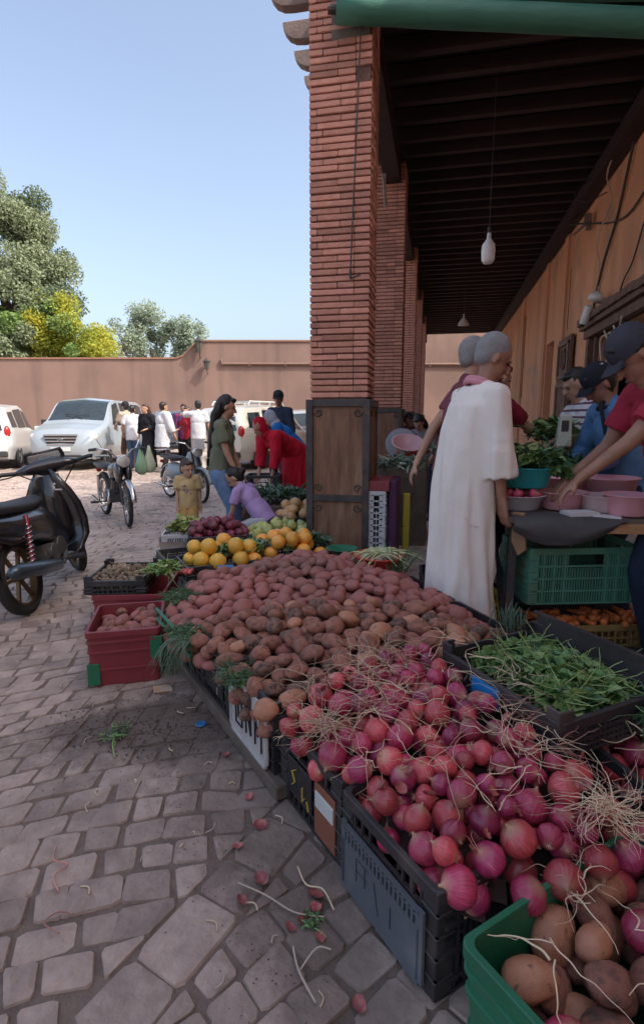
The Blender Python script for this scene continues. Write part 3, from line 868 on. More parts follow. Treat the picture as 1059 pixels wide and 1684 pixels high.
# plank under the back crates
pk = MB()
M_plank = mat('dirty_plank', (.17, .125, .10), (.09, .068, .055), scale=6, rough=.9, bump=.4, bscale=40)
x, y = st(1.42, .28)
pk.box((0, 0, .03), (.60, 1.28, .055))
pk.build('plank', M_plank, bevel=.006, loc=(x, y, 0), rot=(0, 0, ang), label='dirty brown board lying under the row of black crates along the edge of the stall', cat='board')
def edge_crate(s, H, z, label, off=0, w=.60, d=.395, rot=0, m=M_black, **k):
    x, y = st(s + d / 2, off + w / 2)
    return crate('plastic_crate', (x, y, z), ang + rot, w, d, H, m, label, nv=16, **k)
c1 = edge_crate(0, .285, 0, 'nearest black crate of the row with a grey blue end panel and drawn letters', rot=R(-1), m=M_blackr)
c2 = edge_crate(.43, .28, 0, 'black crate with small yellow marks, second in the row holding the onions', m=M_blackr, off=.02)
c3 = edge_crate(.84, .27, .06, 'black crate with a chalky white painted end panel, third in the row', off=.0)
c4 = edge_crate(1.25, .27, .06, 'black crate with white chalk scribbles on its end, fourth in the row', off=.0)
c5 = edge_crate(1.66, .27, .06, 'black crate at the back of the row with weeds hanging over its rim', off=.0)
# end panels (outer face is local -x)
def end_panel(g, W, z0, z1, y0, y1, m, name='end_panel', off=.010):
    b = MB(); b.box((-W / 2 - off, (y0 + y1) / 2, (z0 + z1) / 2), (.006, y1 - y0, z1 - z0))
    return b.build(name, m, g, bevel=.003)
# nearest crate: grey panel with a slot grille on top and a drawn letter
gp = MB()
W = .60
gp.box((-W / 2 - .012, .01, .088), (.008, .33, .15))
gp.box((-W / 2 - .012, .01, .206), (.008, .33, .012)); gp.box((-W / 2 - .012, .01, .19), (.006, .33, .006))
for i in range(19): gp.box((-W / 2 - .012, -.145 + i * .0172, .185), (.007, .0085, .045))
gp.box((-W / 2 - .012, .168, .12), (.008, .02, .19)); gp.box((-W / 2 - .012, -.158, .12), (.008, .02, .19))
gp.build('end_panel', M_greyp, c1)
lm = MB()
for (a0, b0, a1, b1) in ((.10, .15, .10, .08), (.10, .15, .045, .15), (.10, .115, .055, .115), (.06, .15, .06, .09), (.02, .14, .0, .06), (-.05, .13, -.05, .07)):
    lm.bar((-W / 2 - .0165, a0, b0), (-W / 2 - .0165, a1, b1), .004, .0015)
lm.build('drawn_letters', mat('marker_ink', (.06, .06, .07), rough=.6), c1)['kind'] = 'stuff'
gq = MB()
for sgn in (0,):
    for i in range(26): gq.box((-.24 + i * .019, -.395 / 2 - .004, .12), (.006, .006, .17))
    for z in (.05, .12, .19): gq.box((0, -.395 / 2 - .004, z), (.56, .009, .008))
gq.build('front_lattice', M_blackr, c1)
# second crate: brown red lining with a white label
end_panel(c2, W, .02, .20, -.17, -.05, mat('rust_carton', (.26, .09, .05), (.18, .06, .04), rough=.8), 'carton', .004)
end_panel(c2, W, .12, .175, -.165, -.06, mat('white_label', (.62, .60, .58), rough=.8), 'label_strip', .009)
M_ymark = mat('yellow_paint', (.60, .46, .06), rough=.7); ym = MB()
for (a0, b0, a1, b1) in ((.09, .15, .06, .17), (.09, .15, .07, .12), (.07, .12, .09, .10), (.02, .13, .02, .08), (.02, .08, .005, .10), (-.01, .1, -.02, .07)):
    ym.bar((-W / 2 - .012, a0, b0), (-W / 2 - .012, a1, b1), .005, .002)
end_panel(c2, W, .06, .19, -.03, .13, M_black, 'end_panel', .004)
ym.build('yellow_marks', M_ymark, c2)['kind'] = 'stuff'
# third crate: white painted frame
wf = MB(); xo = -W / 2 - .011
wf.box((xo, 0, .125), (.006, .33, .235))
wf.build('end_panel', M_chalk, c3, bevel=.003)
wd = MB(); xo -= .004
for (y0, y1, z0, z1) in ((.155, .145, .03, .23), (-.155, -.145, .03, .23)): pass
def bars(b, L, th=.011, x=xo, d=.003):
    for (a0, b0, a1, b1) in L: b.bar((x, a0, b0), (x, a1, b1), th, d)
# hand painted letters  [ D N M  seen on the white panel
bars(wd, [(.11, .06, .11, .20), (.11, .20, .05, .20), (.05, .20, .05, .06), (.05, .06, .11, .06), (.085, .17, .085, .09),
          (.01, .06, .01, .20), (.01, .20, -.035, .07), (-.035, .07, -.035, .20), (-.075, .06, -.075, .19), (-.075, .19, -.10, .10), (-.10, .10, -.13, .19), (-.13, .19, -.13, .05)])
wd.build('painted_letters', M_black, c3)
bb = MB(); bb.tube([(-W / 2 - .014, -.17, .235), (-W / 2 - .014, -.17, .03), (-W / 2 - .014, -.155, .008), (-W / 2 - .014, .15, .008), (-W / 2 - .014, .17, .03), (-W / 2 - .014, .17, .235)], .008, 6)
bb.build('white_edge', M_chalk, c3)
ch = MB(); r4 = random.Random(11)
for i in range(9):
    y0 = r4.uniform(-.08, .06); z0 = r4.uniform(.09, .19)
    ch.bar((-W / 2 - .009, y0, z0), (-W / 2 - .009, y0 + r4.uniform(-.04, .04), z0 + r4.uniform(-.04, .04)), .004, .0015)
end_panel(c4, W, .05, .21, -.12, .10, M_black, 'end_panel', .004); ch.build('chalk_scribble', M_chalk, c4)['kind'] = 'stuff'
end_panel(c5, W, .05, .21, -.12, .12, M_black, 'end_panel', .004)
end_panel(c4, W, .13, .22, .13, .165, mat('blue_tag', (.03, .14, .35), rough=.6), 'blue_tag', .006)
# inner crates that carry the rest of the heap
for (s, n, l) in ((.63, .95, 'black crate in the middle of the stall, under the onions'), (1.25, .95, 'black crate in the middle of the stall hidden under the potatoes')):
    x, y = st(s, n); crate('plastic_crate', (x, y, 0), ang, .62, .5, .22, M_black, l, nv=12)
def crate_line(p, q, inward, W_, D_, H, z, m, labels, **k):
    P, Q = Vector(p), Vector(q); d = (Q - P).normalized(); nn = Vector((-d.y, d.x)) * inward; n = len(labels)
    for i in range(n):
        c = P + d * ((Q - P).length * (i + .5) / n) + nn * D_ / 2
        crate('plastic_crate', (c.x, c.y, z), math.atan2(d.y, d.x), W_, D_, H, m, labels[i], **k)
crate_line((-.14, 3.25), (.38, 2.42), -1, .47, .36, .37, 0, M_black, ['black crate at the back right edge of the potatoes by the robe', 'black crate at the right edge of the potatoes next to the herb tray'], nv=14)
crate_line((-1.33, 2.50), (-1.52, 3.12), -1, .58, .38, .30, 0, M_black, ['black crate at the back left corner under the reddish potatoes'], nv=14)
crate_line((-1.40, 3.25), (-.62, 3.82), -1, .47, .36, .30, 0, M_black, ['black crate under the far left end of the potato heap', 'black crate under the potatoes at the foot of the nearest pillar'], nv=14)
# green plastic net and cardboard at the left corner
gn = MB()
P0, P1 = Vector((-1.34, 2.44, .36)), Vector((-1.03, 2.17, .30))
for o in (0, .05): gn.tube([P0 + Vector((-.02, -.03, -o)), P1 + Vector((-.02, -.03, -o))], .008, 6)
for i in range(14): q = P0.lerp(P1, i / 13) + Vector((-.02, -.03, 0)); gn.tube([q, q + Vector((0, 0, -.05))], .003, 4)
gn.build('green_lattice', M_greenp, label='narrow green plastic lattice strip along the left corner of the potato heap', cat='lattice')
M_card = mat('cardboard', (.33, .22, .14), (.24, .16, .10), scale=5, rough=.9, bump=.2, bscale=30)
cb = MB(); cb.box((0, 0, .15), (.02, .42, .30), (0, R(10), 0)); cb.box((.03, .05, .30), (.14, .3, .012), (0, R(-35), 0))
cb.build('cardboard_piece', M_card, loc=(-1.43, 2.72, 0), rot=(0, 0, R(12)), bevel=.002, label='crumpled brown cardboard standing between the red crates and the potato heap', cat='cardboard')

# ================================================================ PRODUCE
def lump(kind, seed, m, r=1.0, sub=3):
    bm = bmesh.new(); bmesh.ops.create_icosphere(bm, subdivisions=sub, radius=1)
    r_ = random.Random(seed); o = Vector((r_.uniform(0, 50), r_.uniform(0, 50), r_.uniform(0, 50)))
    for v in bm.verts:
        p = v.co.copy()
        n = noise.noise(p * .9 + o) * .22 + noise.noise(p * 2.2 + o) * .07 + noise.noise(p * 6 + o) * .015
        v.co = p * (1 + n)
        if kind == 'potato':
            v.co.x *= 1.22 + .25 * r_.random() * 0; v.co.z *= .86
            for q in range(4):
                e = Vector((math.sin(q * 2.3 + seed), math.cos(q * 1.7 + seed), math.sin(q * 3.1 + seed * 2))).normalized()
                dd = (p - e).length
                if dd < .22: v.co *= 1 - .07 * (1 - dd / .22)
    me = bpy.data.meshes.new(kind); bm.to_mesh(me); bm.free()
    me.materials.append(m); me.polygons.foreach_set('use_smooth', [True] * len(me.polygons))
    return me
def revolve_mesh(kind, prof, m, seed, n=20, ribs=0, wob=.03):
    b = MB(); r_ = random.Random(seed); vs = []
    for i, (r, z) in enumerate(prof):
        for j in range(n):
            a = 2 * PI * j / n
            k = 1 + wob * noise.noise(Vector((math.cos(a) + seed * 3, math.sin(a), z))) * 2 + (ribs and .018 * math.sin(a * ribs))
            vs.append((r * k * math.cos(a), r * k * math.sin(a), z))
    fs = [(i * n + j, i * n + (j + 1) % n, (i + 1) * n + (j + 1) % n, (i + 1) * n + j) for i in range(len(prof) - 1) for j in range(n)]
    me = bpy.data.meshes.new(kind); me.from_pydata(vs, [], fs); me.materials.append(m)
    me.polygons.foreach_set('use_smooth', [True] * len(me.polygons))
    return me
M_potB = mat('potato_skin_brown', (.40, .175, .120), (.30, .115, .080)  , scale=2.0, rough=.78, bump=.6, bscale=18, rand=.18, spots=(.12, .075, .055), spot_scale=1.6, spot_lo=.50, spot_hi=.70, coat=.0)
M_potR = mat('potato_skin_red', (.36, .135, .115), (.26, .088, .075), scale=2.0, rough=.7, bump=.4, bscale=18, rand=.2, spots=(.17, .09, .065), spot_scale=1.5, spot_lo=.50, spot_hi=.72, coat=.0)
M_potD = mat('potato_skin_dirty', (.28, .14, .10), (.15, .08, .06), scale=1.6, rough=.8, bump=.6, bscale=18, rand=.15, spots=(.06, .04, .032), spot_scale=2.4, spot_lo=.5, spot_hi=.62)
M_potO = mat('potato_skin_orange', (.50, .23, .13), (.40, .16, .09), scale=1.6, rough=.5, bump=.35, bscale=18, rand=.12, spots=(.16, .08, .05), spot_scale=2.2, spot_lo=.62, spot_hi=.72, coat=.1)
def onion_mat(name, c1, c2, hi):
    m = bpy.data.materials.new(name); m.use_nodes = True
    N, L = m.node_tree.nodes, m.node_tree.links; b = N['Principled BSDF']
    tc = N.new('ShaderNodeTexCoord'); sx = N.new('ShaderNodeSeparateXYZ'); L.new(tc.outputs['Object'], sx.inputs[0])
    at = N.new('ShaderNodeMath'); at.operation = 'ARCTAN2'; L.new(sx.outputs[1], at.inputs[0]); L.new(sx.outputs[0], at.inputs[1])
    oi = N.new('ShaderNodeObjectInfo')
    sc = N.new('ShaderNodeMath'); sc.operation = 'MULTIPLY'; L.new(at.outputs[0], sc.inputs[0]); sc.inputs[1].default_value = 7
    zz = N.new('ShaderNodeMath'); zz.operation = 'MULTIPLY_ADD'; L.new(sx.outputs[2], zz.inputs[0]); zz.inputs[1].default_value = .5
    rm = N.new('ShaderNodeMath'); rm.operation = 'MULTIPLY'; L.new(oi.outputs['Random'], rm.inputs[0]); rm.inputs[1].default_value = 60
    L.new(rm.outputs[0], zz.inputs[2])
    cx = N.new('ShaderNodeCombineXYZ'); L.new(sc.outputs[0], cx.inputs[0]); L.new(zz.outputs[0], cx.inputs[2])
    n1 = N.new('ShaderNodeTexNoise'); n1.inputs['Scale'].default_value = 1.6; n1.inputs['Detail'].default_value = 5; L.new(cx.outputs[0], n1.inputs[0])
    cr = N.new('ShaderNodeValToRGB'); e = cr.color_ramp.elements
    e[0].position = .30; e[0].color = (*c2, 1); e[1].position = .62; e[1].color = (*c1, 1)
    e2 = e.new(.78); e2.color = (*hi, 1)
    L.new(n1.outputs[0], cr.inputs[0])
    # paler towards root and neck
    az = N.new('ShaderNodeMath'); az.operation = 'ABSOLUTE'; L.new(sx.outputs[2], az.inputs[0])
    mr = N.new('ShaderNodeMapRange'); L.new(az.outputs[0], mr.inputs[0]); mr.inputs[1].default_value = .75; mr.inputs[2].default_value = 1.15
    mx = N.new('ShaderNodeMix'); mx.data_type = 'RGBA'; L.new(mr.outputs[0], mx.inputs[0]); L.new(cr.outputs[0], mx.inputs[6]); mx.inputs[7].default_value = (.42, .22, .14, 1)
    # dusty papery patches
    n2 = N.new('ShaderNodeTexNoise'); n2.inputs['Scale'].default_value = 1.3; n2.inputs['Detail'].default_value = 8
    mp = N.new('ShaderNodeVectorMath'); mp.operation = 'ADD'; cc = N.new('ShaderNodeCombineXYZ'); L.new(rm.outputs[0], cc.inputs[0]); L.new(tc.outputs['Object'], mp.inputs[0]); L.new(cc.outputs[0], mp.inputs[1]); L.new(mp.outputs[0], n2.inputs[0])
    c2r = N.new('ShaderNodeValToRGB'); c2r.color_ramp.elements[0].position = .56; c2r.color_ramp.elements[1].position = .70; L.new(n2.outputs[0], c2r.inputs[0])
    m2 = N.new('ShaderNodeMath'); m2.operation = 'MULTIPLY'; L.new(c2r.outputs[0], m2.inputs[0]); m2.inputs[1].default_value = .45
    mx2 = N.new('ShaderNodeMix'); mx2.data_type = 'RGBA'; L.new(m2.outputs[0], mx2.inputs[0]); L.new(mx.outputs[2], mx2.inputs[6]); mx2.inputs[7].default_value = (.36, .14, .12, 1)
    hs = N.new('ShaderNodeHueSaturation'); m3 = N.new('ShaderNodeMapRange'); m3.inputs[3].default_value = .62; m3.inputs[4].default_value = 1.4
    L.new(oi.outputs['Random'], m3.inputs[0]); L.new(m3.outputs[0], hs.inputs['Value']); L.new(mx2.outputs[2], hs.inputs['Color'])
    L.new(hs.outputs[0], b.inputs['Base Color'])
    b.inputs['Roughness'].default_value = .32; b.inputs['Coat Weight'].default_value = .25; b.inputs['Coat Roughness'].default_value = .2
    rr = N.new('ShaderNodeMapRange'); rr.inputs[3].default_value = .16; rr.inputs[4].default_value = .5; L.new(n2.outputs[0], rr.inputs[0]); L.new(rr.outputs[0], b.inputs['Roughness'])
    bp = N.new('ShaderNodeBump'); bp.inputs['Strength'].default_value = .15; bp.inputs['Distance'].default_value = .05; L.new(n1.outputs[0], bp.inputs['Height']); L.new(bp.outputs[0], b.inputs['Normal'])
    return m
M_onP = onion_mat('onion_skin_magenta', (.50, .05, .12), (.27, .02, .06), (.70, .28, .32))
M_onR = onion_mat('onion_skin_red', (.54, .08, .09), (.36, .04, .055), (.70, .32, .28))
M_onV = onion_mat('onion_skin_violet', (.38, .035, .11), (.19, .014, .055), (.60, .22, .32))
M_onT = onion_mat('onion_skin_tan', (.50, .20, .12), (.38, .13, .08), (.55, .30, .18))
oprof = [(.02, -1.0), (.16, -.97), (.42, -.90), (.68, -.72), (.88, -.45), (.99, -.12), (1.0, .12), (.93, .42), (.76, .68), (.52, .88), (.30, 1.0), (.17, 1.08), (.10, 1.18), (.07, 1.30), (.001, 1.33)]
on_me = []
for i, m in enumerate([M_onP, M_onP, M_onR, M_onR, M_onV, M_onP, M_onR, M_onR, M_onP, M_onV]):
    sq = [1, .9, .95, 1.08, .92, 1.12, 1, .86, .97, 1.05][i]
    on_me.append(revolve_mesh('onion', [(r, z * sq) for r, z in oprof], m, i + 1, 24, 9 if i % 2 else 7, .04))
pb_me = [lump('potato', i, m) for i, m in enumerate([M_potB, M_potB, M_potD, M_potO, M_potB, M_potD, M_potB, M_potO, M_potB])]
pr_me = [lump('potato', i + 20, m) for i, m in enumerate([M_potR, M_potR, M_potR, M_potR, M_potB, M_potR])]

def in_poly(x, y, P):
    c = False; j = len(P) - 1
    for i in range(len(P)):
        if (P[i][1] > y) != (P[j][1] > y) and x < (P[j][0] - P[i][0]) * (y - P[i][1]) / (P[j][1] - P[i][1]) + P[i][0]: c = not c
        j = i
    return c
def drop(poly, hfun, rfun, tries, seed, pack=.80, depth=.07, cand=14, top=.0, hash_=None):
    """settle balls on a bed a little under the target surface; returns [(x,y,z,r)]"""
    r_ = random.Random(seed); xs = [p[0] for p in poly]; ys = [p[1] for p in poly]
    cell = .13; grid = hash_ if hash_ is not None else {}
    out = []; fails = 0
    def rest(x, y, r):
        z = hfun(x, y) - depth
        gx, gy = int(x // cell), int(y // cell)
        for a in (-1, 0, 1):
            for b in (-1, 0, 1):
                for (qx, qy, qz, qr) in grid.get((gx + a, gy + b), ()):
                    s = (r + qr) * pack * 1.08; d2 = (x - qx) ** 2 + (y - qy) ** 2
                    if d2 < s * s: z = max(z, qz + math.sqrt(s * s - d2))
        return z
    while fails < tries:
        r = rfun(r_); best = None
        for _ in range(cand):
            x = r_.uniform(min(xs), max(xs)); y = r_.uniform(min(ys), max(ys))
            if not in_poly(x, y, poly): continue
            z = rest(x, y, r); sc = z - hfun(x, y)
            if best is None or sc < best[0]: best = (sc, x, y, z)
        if best is None or best[0] > top: fails += 1; continue
        fails = 0
        _, x, y, z = best
        grid.setdefault((int(x // cell), int(y // cell)), []).append((x, y, z, r)); out.append((x, y, z, r))
    return out

# -- the heap: red potatoes behind and left, brown ones in front, onions nearest
POT = [(-1.30, 2.40), (-1.46, 3.02), (-.95, 3.78), (-.52, 3.76), (-.40, 3.42), (-.14, 3.20), (.02, 2.98), (.36, 2.38), (.20, 2.22), (.02, 2.10), (-.25, 1.95), (-.44, 1.72), (-.56, 1.69), (-.90, 2.05)]
def edge_dist(x, y, P):
    m = 9
    for i in range(len(P)):
        a = Vector(P[i - 1]); b = Vector(P[i]); p = Vector((x, y)); ab = b - a
        t = max(0, min(1, (p - a).dot(ab) / ab.length_squared)); m = min(m, (p - a - ab * t).length)
    return m
HEAP = [(-1.30, 2.40), (-1.46, 3.02), (-.95, 3.80), (-.52, 3.78), (-.14, 3.22), (.40, 2.38), (.60, 1.75), (.56, 1.35), (.40, 1.22), (.04, 1.03), (-.23, 1.36), (-.56, 1.69), (-.90, 2.05)]
def h_heap(x, y):
    e = min(edge_dist(x, y, HEAP), .45) / .45
    base = .315 + .10 * (1 - (1 - e) ** 2)
    base += .03 * nz(x * 2.2, y * 2.2, 4) + .05 * math.exp(-((x + .35) ** 2 + (y - 2.75) ** 2) / .35)
    t = max(0, min(1, (1.9 - y) / .8))
    return base * (1 - .05 * t) + .0
hp = {}
pots = drop(POT, h_heap, lambda r_: r_.uniform(.029, .046), 60, 5, pack=.82, depth=.10, top=.0, hash_=hp)
ONI = [(-.53, 1.68), (-.44, 1.74), (-.25, 1.97), (-.04, 2.10), (-.01, 2.04), (.215, 1.60), (.40, 1.46), (.56, 1.36), (.42, 1.22), (.22, 1.115), (.055, 1.09), (-.205, 1.385)]
onis = drop(ONI, h_heap, lambda r_: r_.choice([r_.uniform(.026, .036), r_.uniform(.032, .044), r_.uniform(.035, .046)]), 110, 8, pack=.86, depth=.10, top=.004, hash_=hp)
def rot_rand(r_): return (r_.uniform(0, 6.28), r_.uniform(0, 6.28), r_.uniform(0, 6.28))
camp = Vector((0, 0, 1.3))
def place_all(items, kind, chooser, label, cat, group, limit=300, seed=1, scv=(1, 1, 1), limitname=None):
    r_ = random.Random(seed)
    # those buried under others come last
    def key(it):
        cov = sum(1 for q in items if q[2] > it[2] + it[3] * .7 and (q[0] - it[0]) ** 2 + (q[1] - it[1]) ** 2 < (it[3] * 1.2) ** 2)
        return (cov >= 2) * 5 + (Vector(it[:3]) - camp).length
    items = sorted(items, key=key); res = []
    rest_ = MB()
    for i, it in enumerate(items):
        x, y, z, r = it
        me, sc, lb = chooser(it, r_)
        if kind == 'onion':
            rot = (r_.gauss(0, .9), r_.gauss(0, .9), r_.uniform(0, 6.28))
            if r_.random() < .25: rot = rot_rand(r_)
        else: rot = (r_.gauss(0, .35), r_.gauss(0, .35), r_.uniform(0, 6.28))
        if i < limit:
            o = link(kind, me, None, (x, y, z), rot, (r * sc[0], r * sc[1], r * sc[2]), label=lb[0] if lb else label, cat=cat, group=lb[1] if lb else group)
            res.append(o)
        else:
            mx = XF((x, y, z), rot, (r * sc[0], r * sc[1], r * sc[2]))
            rest_.add([mx @ v.co for v in me.vertices], [tuple(p.vertices) for p in me.polygons])
    if rest_.v:
        rest_.build(limitname or kind, M_potR, smooth=True, fix=False, label='the farther and buried potatoes of the heap', cat='potatoes', kind='stuff')
    return res
def region(x, y, R_):
    return min(R_, key=lambda q: (x - q[0]) ** 2 + (y - q[1]) ** 2)[2]
RO = [(.42, 1.27, 'by the spiky root tangle at the front right corner'), (.06, 1.14, 'in the nearest corner of the grey panelled crate'), (-.10, 1.32, 'along the left rim of the grey panelled crate'), (.16, 1.38, 'in the middle of the grey panelled crate'),
      (-.30, 1.48, 'next to the big pale root tangle'), (-.44, 1.70, 'where the onions meet the potatoes at the left rim'), (-.14, 1.78, 'in the middle of the onion heap'), (.02, 2.02, 'at the back of the onion heap against the potatoes'), (.10, 1.58, 'in the right half of the onion heap'), (.30, 1.68, 'at the foot of the herb tray'), (.46, 1.48, 'at the right side of the heap under the herb tray corner')]
RP = [(-.50, 1.75, 'just above the first onions at the left rim'), (-.80, 2.00, 'along the left rim above the chalk marked crate'), (-1.15, 2.40, 'at the left corner by the green lattice'), (-1.35, 2.95, 'by the cardboard at the far left'), (-.90, 3.60, 'at the far end below the fruit trays'), (-.60, 3.65, 'at the foot of the wood clad pillar'), (-.35, 3.25, 'around the red basin of turnips'),
      (-.05, 2.95, 'near the hem of the cream robe'), (.25, 2.45, 'at the right end next to the herb tray'), (.0, 2.3, 'in the right half bordering the onions'), (-.30, 2.10, 'in the front middle bordering the onions'), (-.65, 2.35, 'in the left half of the heap'), (-.35, 2.70, 'in the centre of the heap'), (-.85, 3.00, 'in the back left part of the heap')]
ONM = {'onion_skin_magenta': 'magenta', 'onion_skin_red': 'red', 'onion_skin_violet': 'dark violet', 'onion_skin_tan': 'tan skinned', 'potato_skin_brown': 'brown', 'potato_skin_red': 'reddish', 'potato_skin_dirty': 'soil caked', 'potato_skin_orange': 'orange brown'}
def red_side(x, y): return (y - 2.0) * .78 - (x + .9) * .62 + .12 * nz(x * 3, y * 3) > .42
def choose_p(it, r_):
    x, y = it[0], it[1]
    red = red_side(x, y) and not (x > -.25 and y < 3.0)
    return choose_p2(it, r_, red)
def choose_p2(it, r_, red):
    x, y = it[0], it[1]
    me = r_.choice(pr_me if red else pb_me); sz = 'big' if it[3] > .041 else 'small' if it[3] < .034 else 'medium'
    return me, (r_.uniform(.95, 1.15), r_.uniform(.92, 1.08), r_.uniform(.9, 1.05)), ('%s %s potato %s' % (sz, ONM[me.materials[0].name], region(x, y, RP)), 'potatoes of the big heap')
place_all(pots, 'potato', choose_p, '', 'potato', '', 215, 3)
def choose_o(it, r_): return r_.choice(on_me), (1, 1, r_.uniform(.82, 1.0)), None
def choose_oh(it, r_):
    me = r_.choice(on_me); w = region(it[0], it[1], RO); sz = 'big' if it[3] > .043 else 'small' if it[3] < .033 else 'medium'
    c = ONM[me.materials[0].name]
    return me, (1, 1, r_.uniform(.82, 1.0)), ('%s %s onion %s' % (sz, c, w), 'red onions of the heap')
onion_objs = place_all(onis, 'onion', choose_oh, 'red onion in the big loose heap filling the nearest black crates', 'onion', 'red onions of the heap', 300, 4)
# added dark bed under the heap, closing and darkening the gaps
bed = MB(); nx, ny = 44, 60; idx = {}; 
for i in range(nx):
    for j in range(ny):
        x = -1.55 + 2.2 * i / (nx - 1); y = 1.0 + 2.85 * j / (ny - 1)
        if in_poly(x, y, HEAP) and edge_dist(x, y, HEAP) > .012:
            idx[i, j] = len(bed.v); bed.v.append((x, y, h_heap(x, y) - .105))
for i in range(nx - 1):
    for j in range(ny - 1):
        k = [(i, j), (i + 1, j), (i + 1, j + 1), (i, j + 1)]
        if all(q in idx for q in k): bed.f.append(tuple(idx[q] for q in k)); bed.mi.append(0)
bed.build('filler', mat('dark_filler', (.06, .035, .03), (.03, .018, .016), rough=1), smooth=True, label='dark sacking added over the crates under the heap of potatoes and onions', cat='filler')

# roots and necks on the nearer onions
M_straw = mat('dry_straw', (.74, .58, .40), (.62, .46, .31), scale=20, rough=.8, rand=.2)
M_strawp = mat('dry_stalk_pink', (.50, .26, .20), (.40, .18, .15), scale=20, rough=.8, rand=.2)
def root_mesh(seed, nk=16, L=.4, sp=1.0, th=.016):
    r_ = random.Random(seed); b = MB()
    for k in range(nk):
        a = r_.uniform(0, 6.28); d = Vector((math.cos(a) * sp, math.sin(a) * sp, -1)).normalized(); p = Vector((0, 0, -.95)); pts = [p.copy()]
        for t in range(5):
            d = (d + Vector((r_.gauss(0, .4), r_.gauss(0, .4), r_.gauss(0, .4)))).normalized(); p = p + d * L * r_.uniform(.15, .3); pts.append(p.copy())
        b.tube(pts, [th, th * .9, th * .7, th * .6, th * .4, th * .2], 4)
    me = bpy.data.meshes.new('root'); me.from_pydata(b.v, [], b.f); me.materials.append(M_straw); return me
def neck_mesh(seed, L=1.3):
    r_ = random.Random(seed); b = MB()
    for k in range(3):
        p = Vector((0, 0, 1.1)); d = Vector((r_.gauss(0, .3), r_.gauss(0, .3), 1)).normalized(); pts = [p.copy()]
        for t in range(5):
            d = (d + Vector((r_.gauss(0, .35), r_.gauss(0, .35), r_.gauss(0, .25)))).normalized(); p = p + d * L * .22; pts.append(p.copy())
        b.tube(pts, [.07, .04, .022, .02, .015, .008], 5)
    me = bpy.data.meshes.new('stalk'); me.from_pydata(b.v, [], b.f); me.materials.append(M_straw if seed % 2 else M_strawp); return me
roots = [root_mesh(i) for i in range(4)]; necks = [neck_mesh(i, .7 + .3 * (i % 3)) for i in range(5)]
for i, o in enumerate(onion_objs):
    if rng.random() < .55: link('roots', rng.choice(roots), o)
    if rng.random() < .50: link('stalk', rng.choice(necks), o)
def straw(name, c, n, L, spread, label, seed, m=None, bias=(0, 0), th=.0009, zr=.03, floor=None):
    r_ = random.Random(seed); b = MB()
    for k in range(n):
        a = r_.uniform(0, 6.28); p = Vector((r_.gauss(0, spread * .25), r_.gauss(0, spread * .25), r_.uniform(0, zr)))
        d = Vector((math.cos(a) + bias[0], math.sin(a) + bias[1], r_.uniform(-.1, .5))).normalized(); pts = [p.copy()]
        for t in range(7):
            d = (d + Vector((r_.gauss(0, .38), r_.gauss(0, .38), r_.gauss(0, .22) - .06))).normalized(); p = p + d * L * r_.uniform(.10, .19); p.z = max(p.z, floor if floor is not None else -.01); pts.append(p.copy())
        q = th * r_.uniform(.7, 1.5); pts = soft(pts, 3); b.tube(pts, [q * (1.3 - 1.0 * j / (len(pts) - 1)) for j in range(len(pts))], 4)
    return b.build(name, m or M_straw, smooth=True, loc=c, fix=False, label=label, cat='dried roots')
def on_heap(x, y, up=.045): return (x, y, h_heap(x, y) + up)
straw('root_tangle', on_heap(-.30, 1.48, .05), 60, .15, .06, 'big pale tangle of dried roots on the onions near the left edge of the heap', 1, zr=.045)
straw('root_tangle', on_heap(.42, 1.27, .055), 80, .15, .05, 'large spiky tangle of dried roots at the front right corner of the onion crate', 2, bias=(.2, -.2), zr=.05)
straw('root_tangle', on_heap(.28, 1.74, .045), 20, .14, .10, 'loose dried stalks lying on the onions below the herb tray', 3)
for i, (x, y) in enumerate([(-.12, 1.72), (.05, 1.55), (.12, 1.85), (-.18, 1.9), (.2, 1.45), (.02, 1.32), (-.35, 1.7), (.33, 1.5), (.16, 1.22), (-.05, 2.0), (-.2, 1.62), (.06, 1.72), (.25, 1.6), (-.32, 1.86), (.12, 1.98), (.40, 1.42), (-.08, 1.42), (.24, 1.33), (-.42, 1.62), (0, 1.86)]):
    straw('dried_stalk', on_heap(x, y, .045), 2 + i % 3, .13 + .04 * (i % 3), .06, 'curled strands of dried onion stalk scattered over the onion heap', 20 + i, m=M_straw if i % 3 else M_strawp, th=.0010)['group'] = 'loose stalks on the onions'
    
for i in range(24):
    while True:
        x, y = rng.uniform(-.5, .5), rng.uniform(1.12, 2.1)
        if in_poly(x, y, ONI): break
    straw('dried_stalk', on_heap(x, y, .040), 7 + i % 5, .13 + .03 * (i % 3), .05, 'fine dry strands ' + region(x, y, RO), 120 + i, m=M_strawp if i % 3 == 0 else M_straw, th=.0009)['group'] = 'fine strands on the onions'
# loose papery skins
M_skin = mat('onion_paper', (.42, .15, .12), (.24, .04, .06), scale=2.5, rough=.45, rand=.25)
def skin_mesh(seed, s=1):
    r_ = random.Random(seed); n = 5; b = MB(); vs = []
    for i in range(n + 1):
        for j in range(n + 1):
            u, v = i / n - .5, j / n - .5; k = 1 - .5 * abs(v) * 2 * abs(u)
            vs.append((u * k * s + .1 * s * nz(u * 3 + seed, v * 3), v * s * .8 * (1 - abs(u) * .6), .35 * s * (u * u + v * v) + .12 * s * nz(u * 4, v * 4, seed)))
    fs = [(i * (n + 1) + j, (i + 1) * (n + 1) + j, (i + 1) * (n + 1) + j + 1, i * (n + 1) + j + 1) for i in range(n) for j in range(n)]
    me = bpy.data.meshes.new('onion_skin'); me.from_pydata(vs, [], fs); me.materials.append(M_skin); me.polygons.foreach_set('use_smooth', [True] * len(fs)); return me
